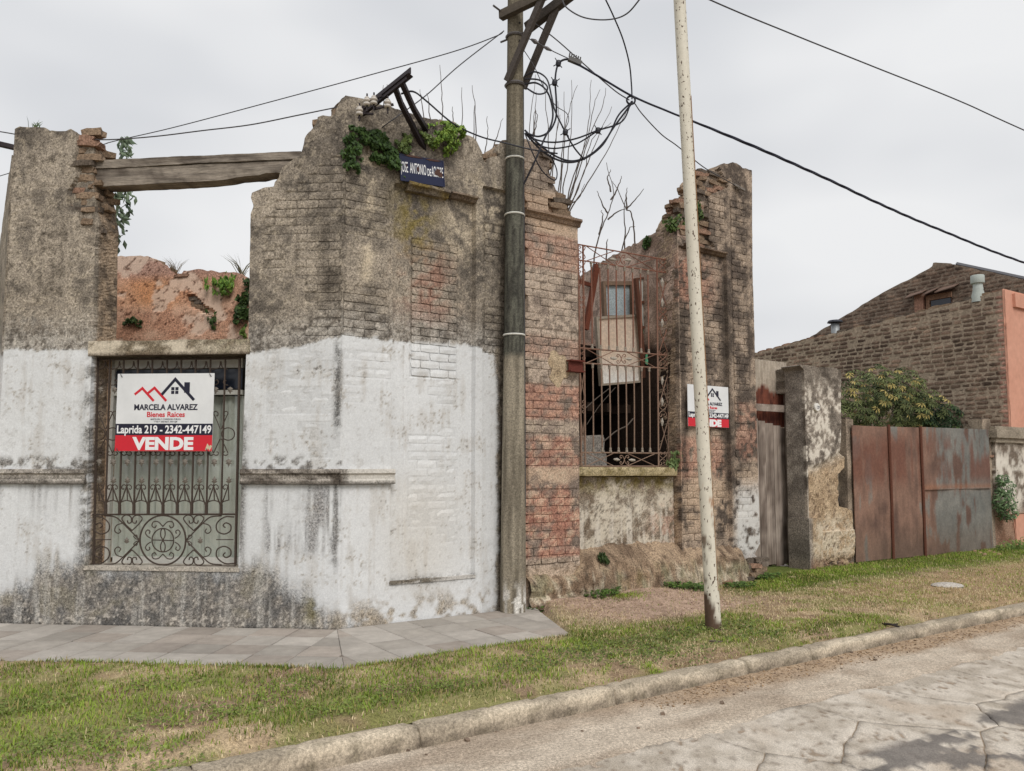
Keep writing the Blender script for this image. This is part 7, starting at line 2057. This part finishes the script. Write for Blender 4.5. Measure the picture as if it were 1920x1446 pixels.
# palmate shrub behind the gate
def palmate(name, label, base, blobs, n, size, c0, c1, seed, hi):
    r = np.random.default_rng(seed); C, N, U = [], [], []
    wts = np.array([b[3] ** 2 for b in blobs]); wts /= wts.sum()
    cols = []
    for b, w in zip(blobs, wts):
        for k in range(int(n * w)):
            d = r.normal(0, 1, 3); d /= np.linalg.norm(d); d[1] = -abs(d[1]) if r.random() < .75 else d[1]
            p = np.array(b[:3]) + d * b[3] * r.uniform(.72, 1.05) * (.8 + .5 * float(vn(d[0] * 2 + 9, d[2] * 2 + 9, d[1] + .3, seed)))
            nn = d * .6 + np.array([0, -.25, .75]); nn /= np.linalg.norm(nn)
            t1 = np.cross(nn, [1, .3, 0]); t1 /= np.linalg.norm(t1); t2 = np.cross(nn, t1)
            cc = (np.asarray(c0) * (1 - (q_ := r.beta(1.5, 1.7))) + np.asarray(c1) * q_) if r.random() > .12 else np.asarray(hi)
            for q in range(7):
                a = q * 2 * math.pi / 7 + r.uniform(-.2, .2); dr = t1 * math.cos(a) + t2 * math.sin(a)
                C.append(p + dr * size * .55 - nn * size * .12); N.append(nn + dr * .35); U.append(dr); cols.append(cc * r.uniform(.85, 1.15))
    t = thing(name, base, label, 'shrub')
    C, N, U = np.array(C), np.array(N), np.array(U)
    m = len(C); rr = np.random.default_rng(seed + 1)
    Nn = N / np.linalg.norm(N, axis=1)[:, None]; T = U - Nn * np.sum(U * Nn, 1)[:, None]; T /= np.linalg.norm(T, axis=1)[:, None]; B_ = np.cross(Nn, T)
    L = (size * rr.uniform(.8, 1.2, m))[:, None]; W = L * .34
    V = np.stack([C - T * L * .5, C - B_ * W * .5 + T * L * .08, C + T * L * .5 - Nn * L * .22, C + B_ * W * .5 + T * L * .08], 1).reshape(-1, 3)
    o_ = np.arange(m)[:, None] * 4
    obj('foliage', (V, None, np.concatenate([o_ + [0, 1, 2], o_ + [0, 2, 3]])), M_LEAF, t, np.repeat(np.array(cols), 4, 0))
    for b in blobs:
        obj('branch', tube(spline([np.asarray(base), (np.asarray(base) + np.array(b[:3])) / 2 + [.1, 0, -.1], np.array(b[:3])], 5), [.03] * 5 + [.022] * 5 + [.012], 5), M_TWIG, t)
def shrub_pt(u, v, d): s, z = FB.sz(u, v, d); return FB.w(s, z, d)
sb = [(*shrub_pt(1612, 745, -1.3), .50), (*shrub_pt(1650, 728, -1.3), .46), (*shrub_pt(1690, 735, -1.3), .48), (*shrub_pt(1655, 765, -1.2), .50), (*shrub_pt(1705, 765, -1.2), .46), (*shrub_pt(1600, 775, -1.3), .42), (*shrub_pt(1738, 768, -1.2), .40)]
palmate('palmate_shrub', 'large shrub with yellow-green palmate leaves behind the rusty gate', FB.w(10, 0, -1.5), sb, 760, .10, S(46, 58, 32), S(126, 134, 84), 901, S(176, 160, 100))
sb = [(*shrub_pt(1748, 782, -1.2), .38), (*shrub_pt(1775, 786, -1.2), .34), (*shrub_pt(1730, 795, -1.2), .34)]
palmate('dark_shrub', 'smaller dark green shrub right of the palmate shrub', FB.w(12, 0, -1.4), sb, 170, .12, S(26, 44, 28), S(66, 88, 52), 911, S(92, 112, 64))
# bush at the right-hand pillar
def bush(name, label, base, blobs, n, size, c0, c1, seed, aspect=.4):
    r = np.random.default_rng(seed); C, N = [], []
    w = np.array([b[3] ** 2 for b in blobs]); w /= w.sum()
    for b, q in zip(blobs, w):
        k = int(n * q); d = r.normal(0, 1, (k, 3)); d /= np.linalg.norm(d, axis=1)[:, None]
        C.append(np.array(b[:3]) + d * (b[3] * r.uniform(.35, 1, k) ** .6)[:, None]); N.append(d * .6 + [0, -.5, .5])
    C = np.concatenate(C); N = np.concatenate(N); t = thing(name, base, label, 'shrub')
    ge, c = leaves(C, N, size, aspect, pal(c0, c1, len(C), seed), seed + 1); obj('foliage', ge, M_LEAF, t, c)
    for b in blobs[:3]: obj('branch', tube([np.asarray(base), np.array(b[:3])], [.012, .006], 4), M_TWIG, t)
bush('bush', 'grey-green bush growing against the garden pillar', FB.w(*FB.sz(1882, 975, .1), .1), [(*shrub_pt(1884, 915, .12), .20), (*shrub_pt(1882, 940, .12), .24), (*shrub_pt(1889, 960, .12), .20), (*shrub_pt(1880, 900, .1), .14)], 900, .075, S(46, 70, 40), S(116, 140, 96), 921)
bush('weed_patch', 'low green weeds at the foot of the garden pillar', FB.w(*FB.sz(1895, 1040, .3), .3), [(*shrub_pt(1885, 1032, .3), .18), (*shrub_pt(1905, 1030, .3), .20), (*shrub_pt(1922, 1028, .3), .22)], 700, .07, S(58, 84, 36), S(124, 142, 70), 931, .3)

# bare shoots behind the walls
def shoots(name, label, Y, base, stems, seed, r0=.010):
    t = thing(name, at(*base, Y), label, 'bare sapling'); t['group'] = 'bare shoots behind the ruin'
    for L in stems:
        P = [at(u, v, Y) for u, v in L]; rr = random.Random(seed + len(L) + int(L[0][0]))
        P = spline(P, 5) + np.array([[rr.gauss(0, .006), 0, 0] for _ in range((len(P) - 1) * 5 + 1)]) if len(P) > 2 else np.array(P)
        obj('shoot', tube(P, np.linspace(r0, r0 * .3, len(P)), 4), M_TWIG, t)
shoots('bare_shoots', 'thin bare shoots standing up behind the corner wall top', 10.6, (830, 330), [[(832, 330), (830, 240), (828, 175), (826, 122)], [(868, 330), (866, 250), (866, 164)], [(885, 330), (892, 260), (890, 200), (886, 160)], [(886, 340), (888, 260), (889, 198)], [(800, 300), (792, 205), (788, 168)], [(812, 300), (805, 210), (802, 175)], [(900, 330), (908, 290), (914, 255), (914, 218)], [(905, 330), (925, 275), (934, 250), (942, 222)], [(848, 300), (849, 225), (848, 200)], [(903, 335), (928, 300), (936, 285)], [(722, 280), (719, 190), (718, 160)], [(726, 280), (726, 195), (726, 158)]], 1)
shoots('bare_shoots', 'tall leafless shoots leaning right behind the pole', 11.2, (1055, 400), [[(1060, 400), (1082, 330), (1108, 250), (1130, 200), (1136, 165)], [(1058, 400), (1075, 330), (1098, 270), (1112, 205), (1124, 168)], [(1050, 400), (1062, 320), (1070, 250), (1072, 150)], [(1040, 400), (1050, 330), (1058, 240), (1058, 172)], [(1064, 400), (1096, 320), (1120, 260), (1148, 200)], [(1030, 380), (1036, 320), (1042, 270), (1048, 190)], [(1062, 400), (1090, 340), (1110, 262), (1146, 230)], [(1000, 330), (1002, 250), (1006, 172)], [(990, 330), (992, 260), (1004, 140)], [(1066, 384), (1085, 372), (1096, 345)], [(1024, 380), (1034, 310), (1046, 240), (1050, 215)], [(996, 300), (1000, 235), (1004, 200)], [(1000, 260), (1008, 225), (1004, 205)], [(1066, 400), (1110, 330), (1150, 262), (1176, 205)], [(1060, 400), (1088, 300), (1104, 230), (1108, 150)], [(1046, 400), (1056, 300), (1064, 220), (1082, 160)], [(1036, 400), (1030, 300), (1026, 220), (1018, 150)]], 2, .010)
shoots('bare_tree', 'small bare branching tree seen above the rusty grille', 12.4, (1110, 560), [[(1104, 560), (1114, 480), (1124, 440), (1140, 400), (1150, 360), (1136, 305)], [(1140, 400), (1128, 380), (1120, 358)], [(1146, 375), (1160, 350), (1166, 330)], [(1146, 360), (1140, 335), (1146, 318)], [(1170, 520), (1172, 450), (1170, 400), (1174, 365)], [(1192, 520), (1190, 450), (1184, 400), (1174, 392), (1160, 360), (1148, 340)], [(1174, 392), (1186, 380), (1208, 354)], [(1176, 395), (1174, 372), (1176, 352)], [(1124, 440), (1130, 410), (1128, 394)], [(1140, 412), (1160, 396), (1174, 392)], [(1160, 520), (1166, 470), (1180, 430), (1190, 425)], [(1136, 500), (1138, 460), (1138, 448)]], 3, .014)

# ------------------------------------------------------------------ grass, weeds and litter
def grass_field(name, label, pts, L, w, cols, seed, lean=.7):
    """one tapered blade of three triangles at each point"""
    r = np.random.default_rng(seed); m = len(pts)
    q = r.uniform(0, 2 * math.pi, m); tl = np.minimum(r.uniform(.15, 1, m) ** .6 * lean, .99)
    L = L * r.uniform(.55, 1.25, m); dx, dy = np.cos(q), np.sin(q)
    sx, sy = -dy * w / 2, dx * w / 2
    z0 = np.zeros(m)
    p0 = pts + np.stack([-sx, -sy, z0], -1); p1 = pts + np.stack([sx, sy, z0], -1)
    mid = pts + np.stack([dx * tl * L * .35, dy * tl * L * .35, L * .6 * (1 - .35 * tl)], -1)
    p2 = mid + np.stack([sx, sy, z0], -1) * .8; p3 = mid - np.stack([sx, sy, z0], -1) * .8
    e = pts + np.stack([dx * tl * L * .95, dy * tl * L * .95, L * np.sqrt(np.maximum(1 - (tl * .95) ** 2, .03)) * .92], -1)
    V = np.stack([p0, p1, p2, p3, e], 1).reshape(-1, 3); o_ = np.arange(m)[:, None] * 5
    T = np.concatenate([o_ + [0, 1, 2], o_ + [0, 2, 3], o_ + [3, 2, 4]])
    o = obj(name, (V, None, T), M_GRASS, None, np.repeat(cols, 5, 0))
    return tag(o, label, 'grass', kind='stuff')

r = np.random.default_rng(1234)
def scatter(n, s0, s1, d0, d1):
    s = r.uniform(s0, s1, n); d = r.uniform(d0, d1, n); return s, d
def on_verge(s, d):
    sa, da = a_dist(s, d)
    paved = (d < PAVE_D + .015) & (da < PAVE_D + .015) & (s < 2.45 - .42 * d)
    return (~paved) & (d < kerb_d(s) + .015) & (d > -.02 + .20 * (s > 2.3) * (s < 6.3)) & ((da > -.02) | (s > 0))
def lush(s, d):
    n = fbm(s * 1.15, d * 1.5, 0, 951); n2 = fbm(s * 5.5, d * 5.5, 0, 952)
    g_ = sm(.5 * n + .5 * n2 + .06 * (s < 1.2), .42, .54)
    g_ = np.where(s > 1.6, g_ * .75, g_)
    path = np.exp(-((s - 3.6) / 1.3) ** 2) * sm(d, 1.75, 1.2)
    g_ = g_ * (1 - np.clip(path * 1.6, 0, 1))
    g_ = np.maximum(g_, sm(s, 4.9, 5.6) * sm(d + .25 * (n2 - .5), 1.05, .75) * sm(n2, .2, .42))
    g_ = np.maximum(g_, np.exp(-((s - 3.55) / .28) ** 2 - ((d - .35) / .16) ** 2) * 1.2)
    g_ = np.where((s > 5) & (d > 1.1), g_ * .6, g_)
    g_ = np.where((s > -9) & (s < 1.4) & (d > 1.7), g_ * (1 - .5 * sm(d, kerb_d(s) - .35, kerb_d(s) - .05)), g_)
    return np.clip(g_, 0, 1)
parts = [(-7, 2.2, -4, KD, 150000), (1.4, 8, 0, KD, 90000), (8, 17, -.1, KD, 60000)]
S1, D1 = [], []
for s0, s1, d0, d1, n in parts:
    s, d = scatter(n, s0, s1, d0, d1); k = on_verge(s, d); S1.append(s[k]); D1.append(d[k])
s, d = np.concatenate(S1), np.concatenate(D1)
lu = lush(s, d); pick = r.random(len(s)) < .12 + .88 * lu
green = pick & (r.random(len(s)) < .25 + .75 * lu)
gs, gd_ = s[green], d[green]; gl2 = lu[green]
z = verge_z(gs, gd_)
tint = fbm(gs * 2.2, gd_ * 2.2, 0, 961)
cols = mix(S(88, 106, 40), S(152, 174, 72), np.clip(tint * 1.5 - .3 + r.normal(0, .16, len(gs)), 0, 1))
cols = np.where((r.random(len(gs)) < .20)[:, None], S(166, 150, 98), cols)
grass_field('green_grass', 'patchy short green grass on the verge', FB.w(gs, z - .004, gd_), .028 + .026 * gl2, .0062, cols, 962, .95)
# fringe hanging over the edge of the tiles
fa = r.uniform(-5.5, .2, 2600); fb = r.uniform(-.45, 1.75, 1300)
pf = np.vstack([FA.w(fa, 0, PAVE_D + r.uniform(-.004, .03, 2600) + .03 * fbm(fa * 6, .5, 0, 31)), FB.w(fb, 0, PAVE_D + r.uniform(-.004, .03, 1300) + .03 * fbm(fb * 6, .5, 0, 32))])
fs, fd = FB.loc(pf); kp = fbm(fs * 3, fd * 3, 0, 33) > .44; pf = pf[kp]; pf[:, 2] = -.012
fc = np.where((r.random(len(pf)) < .5)[:, None], S(150, 136, 92), mix(S(86, 100, 42), S(140, 156, 70), r.random(len(pf))))
grass_field('edge_grass', 'ragged grass fringe along the outer edge of the tiles', pf, np.full(len(pf), .055), .006, fc, 964, .95)
dry = ~green & (r.random(len(s)) < .30)
ds, dd_ = s[dry], d[dry]
pth = np.exp(-((ds - 3.6) / 1.2) ** 2) * sm(dd_, 1.7, 1.15)
k = r.random(len(ds)) > pth * 1.1; ds, dd_ = ds[k], dd_[k]
cols = mix(S(160, 140, 106), S(222, 204, 164), r.random(len(ds)))
grass_field('dry_grass', 'dead straw lying over the verge', FB.w(ds, verge_z(ds, dd_) + .002, dd_), np.full(len(ds), .040), .0052, cols, 963, 1.05)

def clover(name, label, centres, n, rad, size, c0, c1, seed, hgt=.05):
    r = np.random.default_rng(seed); C = []
    for (s0, d0, k_) in centres:
        k = int(n * k_); q = r.uniform(0, 6.283, k); rr = rad * k_ ** .5 * np.sqrt(r.random(k)) * (.7 + .6 * vn(np.cos(q) * 2 + 4, np.sin(q) * 2 + 4, 0, seed))
        s, d = s0 + rr * 1.5 * np.cos(q), d0 + rr * np.sin(q); C.append(FB.w(s, verge_z(s, d) + r.uniform(.01, hgt, k), d))
    C = np.concatenate(C); N = np.array([0, -.2, 1.]) + r.normal(0, .35, (len(C), 3))
    ge, c = leaves(C, N, size, .8, pal(c0, c1, len(C), seed + 1), seed + 2)
    return tag(obj(name, ge, M_LEAF, None, c), label, 'weeds', kind='stuff')
def sd(u, v): p = gnd(u, v); a, b = FB.loc(p); return float(a), float(b)
clover('low_weeds', 'low broad-leaved weeds among the grass near the white pole',
       [(*sd(1370, 1178), 1), (*sd(1290, 1188), .4), (*sd(1240, 1205), 1.2), (*sd(1150, 1220), 1.2), (*sd(1060, 1232), 1), (*sd(1180, 1240), 1), (*sd(1420, 1200), .8), (*sd(1272, 1232), 1), (*sd(980, 1256), .6)], 420, .26, .022, S(66, 78, 36), S(122, 134, 66), 971)
clover('low_weeds', 'clover-like weeds scattered through the left foreground grass', [(*sd(60, 1330), 1), (*sd(160, 1400), 1), (*sd(300, 1290), .8), (*sd(330, 1350), 1), (*sd(250, 1440), 1), (*sd(470, 1330), 1), (*sd(560, 1290), .8), (*sd(640, 1340), .9), (*sd(760, 1300), .8), (*sd(860, 1290), .6), (*sd(40, 1420), 1)], 300, .22, .02, S(76, 90, 40), S(132, 146, 70), 973, .04)
clover('low_weeds', 'dark leafy weeds along the foot of the ruin', [(*sd(1126, 1126), 1.2), (*sd(1145, 1116), .8), (*sd(1270, 1112), .6), (*sd(1310, 1112), .8), (*sd(1390, 1105), .8), (*sd(1440, 1090), .7), (*sd(1003, 1140), .25)], 420, .17, .035, S(44, 66, 26), S(96, 122, 52), 976, .08)
clover('pavement_weeds', 'tiny weeds sprouting where the white wall meets the pavement', [(.06 * 0 + sd(700, 1170)[0], .045, .3), (sd(685, 1172)[0], .04, .2), (sd(852, 1153)[0], .03, .12), (sd(898, 1146)[0], .03, .16), (sd(800, 1160)[0], .03, .06), (sd(968, 1150)[0], sd(968, 1152)[1], .15)], 300, .10, .02, S(52, 72, 30), S(110, 130, 60), 979, .04)

# pebbles, twigs and leaves in the gutter
M_PEB = pmat('pebble', S(130, 112, 96), .9, randv=.3)
pebV, pebQ = rock(.05, .03, .04, 66); pebm = mesh_data('pebble', pebV, pebQ); pebm.materials.append(M_PEB)
rp = random.Random(31)
spots = [(765, 1411), (930, 1376), (1108, 1332), (1126, 1326), (1190, 1318), (876, 1393), (1597, 1231), (1600, 1218), (1000, 1350)] + [(rp.uniform(1300, 1720), 0) for _ in range(9)] + [(rp.uniform(700, 1400), 0) for _ in range(4)]
for k, (u, v) in enumerate(spots):
    if v == 0:
        ss_ = np.interp(u, [700, 1155, 1500, 1720], [sd(700, 1400)[0], sd(1155, 1320)[0], sd(1500, 1235)[0], sd(1720, 1190)[0]]); dd0 = KD + rp.uniform(.2, .62)
    else: ss_, dd0 = FB.loc(gnd(u, v, ROAD_Z))
    o = bpy.data.objects.new('pebble', pebm); COL.objects.link(o); sc = rp.uniform(.3, .7)
    p = FB.w(ss_, float(gut_z(np.array([ss_]), np.array([dd0]))[0]) + .008 * sc, dd0); o.location = p; o.scale = (sc, sc, sc); o.rotation_euler = (rp.uniform(0, .4), rp.uniform(0, .4), rp.uniform(0, 6))
    tag(o, 'small brown pebble or clod lying in the sandy gutter', 'pebble', 'pebbles in the gutter')
r = np.random.default_rng(77)
s, d = scatter(1500, 1.0, 10, KD + .17, KD + .42); z = gut_z(s, d) + .004
ge, c = leaves(FB.w(s, z, d), np.array([0, 0, 1.]) + r.normal(0, .3, (1500, 3)), .028, .45, pal(S(92, 72, 54), S(168, 138, 102), 1500, 78), 79)
tag(obj('dead_leaves', ge, M_LEAF, None, c), 'dead leaf litter and sand along the gutter', 'leaf litter', kind='stuff')
s, d = scatter(2600, 2.4, 5.2, .15, 1.5); z = verge_z(s, d) + .004; k = on_verge(s, d)
ge, c = leaves(FB.w(s, z, d)[k], (np.array([0, 0, 1.]) + r.normal(0, .3, (2600, 3)))[k], .024, .5, pal(S(110, 86, 68), S(206, 182, 150), int(k.sum()), 88), 89)
tag(obj('dead_leaves', ge, M_LEAF, None, c), 'dry leaf fragments on the bare dirt path', 'leaf litter', kind='stuff')

p = gnd(1476, 1070)
t = tag(obj('paper_scrap', (np.array([p + [-.13, .02, .06], p + [.02, -.1, .02], p + [.16, .02, .03], p + [.02, .12, .09], p + [.03, .01, .075]]), None, np.array([[0, 1, 4], [1, 2, 4], [2, 3, 4], [3, 0, 4]])), pmat('paper', S(214, 204, 194), .8)), 'crumpled whitish paper scrap at the foot of the plank door', 'paper')
p = gnd(1775, 1098, .03)
V, Q, T = lathe([(.001, .04), (.12, .034), (.19, .02), (.22, 0), (.20, -.05)], p, 14); V[:, 2] += .02 * (fbm(V[:, 0] * 6, V[:, 1] * 6, 0, 5) - .5)
V[:, 1] = p[1] + (V[:, 1] - p[1]) * .7; V[:, 0] += .05 * (fbm(V[:, 0] * 9, V[:, 1] * 9, 0, 7) - .5)
tag(obj('flat_stone', (V, Q, None), M_CONC, None, mix(S(166, 158, 150), S(202, 196, 186), fbm(V[:, 0] * 5, V[:, 1] * 5, 0, 6))), 'pale flat stone lying in the grass before the rusty gate', 'stone')
for k, (u, v, L_) in enumerate(((1440, 1068, .8), (1452, 1066, .7), (1462, 1062, .7), (1398, 1092, .9), (1362, 1098, .9))):
    o = bpy.data.objects.new('loose_brick', ROCKS[(6, 7, 9, 4, 0)[k]]); COL.objects.link(o); q = gnd(u, v); ss_, dd0 = FB.loc(q)
    o.location = FB.w(ss_, float(verge_z(np.array([ss_]), np.array([dd0]))[0]) + .03, dd0); o.scale = (L_,) * 3; o.rotation_euler = (.1, .05, k)
    tag(o, ['first red brick piece beside the paper scrap', 'second red brick piece under the plank door', 'third red brick piece nearest the pillar', 'grey-brown brick at the undermined pier foot', 'brick half sunk below the plinth corner'][k], 'brick', 'loose bricks on the ground')
tw = thing('fallen_twig', gnd(1680, 1172), 'dark forked twig lying across the kerb joint', 'twig')
obj('twig_stem', tube([gnd(1650, 1169, .01), gnd(1672, 1171, .025), gnd(1684, 1175, .012), gnd(1692, 1181, -.03)], .012, 5), pmat('wet_twig', S(48, 40, 38), .7), tw)
obj('twig_fork', tube([gnd(1672, 1171, .025), gnd(1684, 1170, .03)], .007, 4), bpy.data.materials['wet_twig'], tw)
tw = thing('fallen_twig', gnd(1340, 1205), 'short brown stick on the ground below the white pole', 'twig')
obj('twig_stem', tube([gnd(1330, 1202, .03), gnd(1350, 1203, .03), gnd(1368, 1204, .025)], .009, 5), M_TWIG, tw)
for k in range(6):
    u, v = 1828 + k * 9, 1036 + (k % 3) * 3; q = gnd(u, v, .06)
    a = .06; V = np.array([q + [-a, 0, 0], q + [0, -.03, .01], q + [a, .01, .03], q + [0, .04, .04], q + [.0, .005, .05]])
    tag(obj('dead_leaf', (V, None, np.array([[0, 1, 4], [1, 2, 4], [2, 3, 4], [3, 0, 4]])), pmat('dead_leaf', S(150, 120, 96), .8) if k == 0 else bpy.data.materials['dead_leaf']), 'curled brown dead leaf at the right foot of the rusty gate', 'leaf', 'dead leaves by the gate')
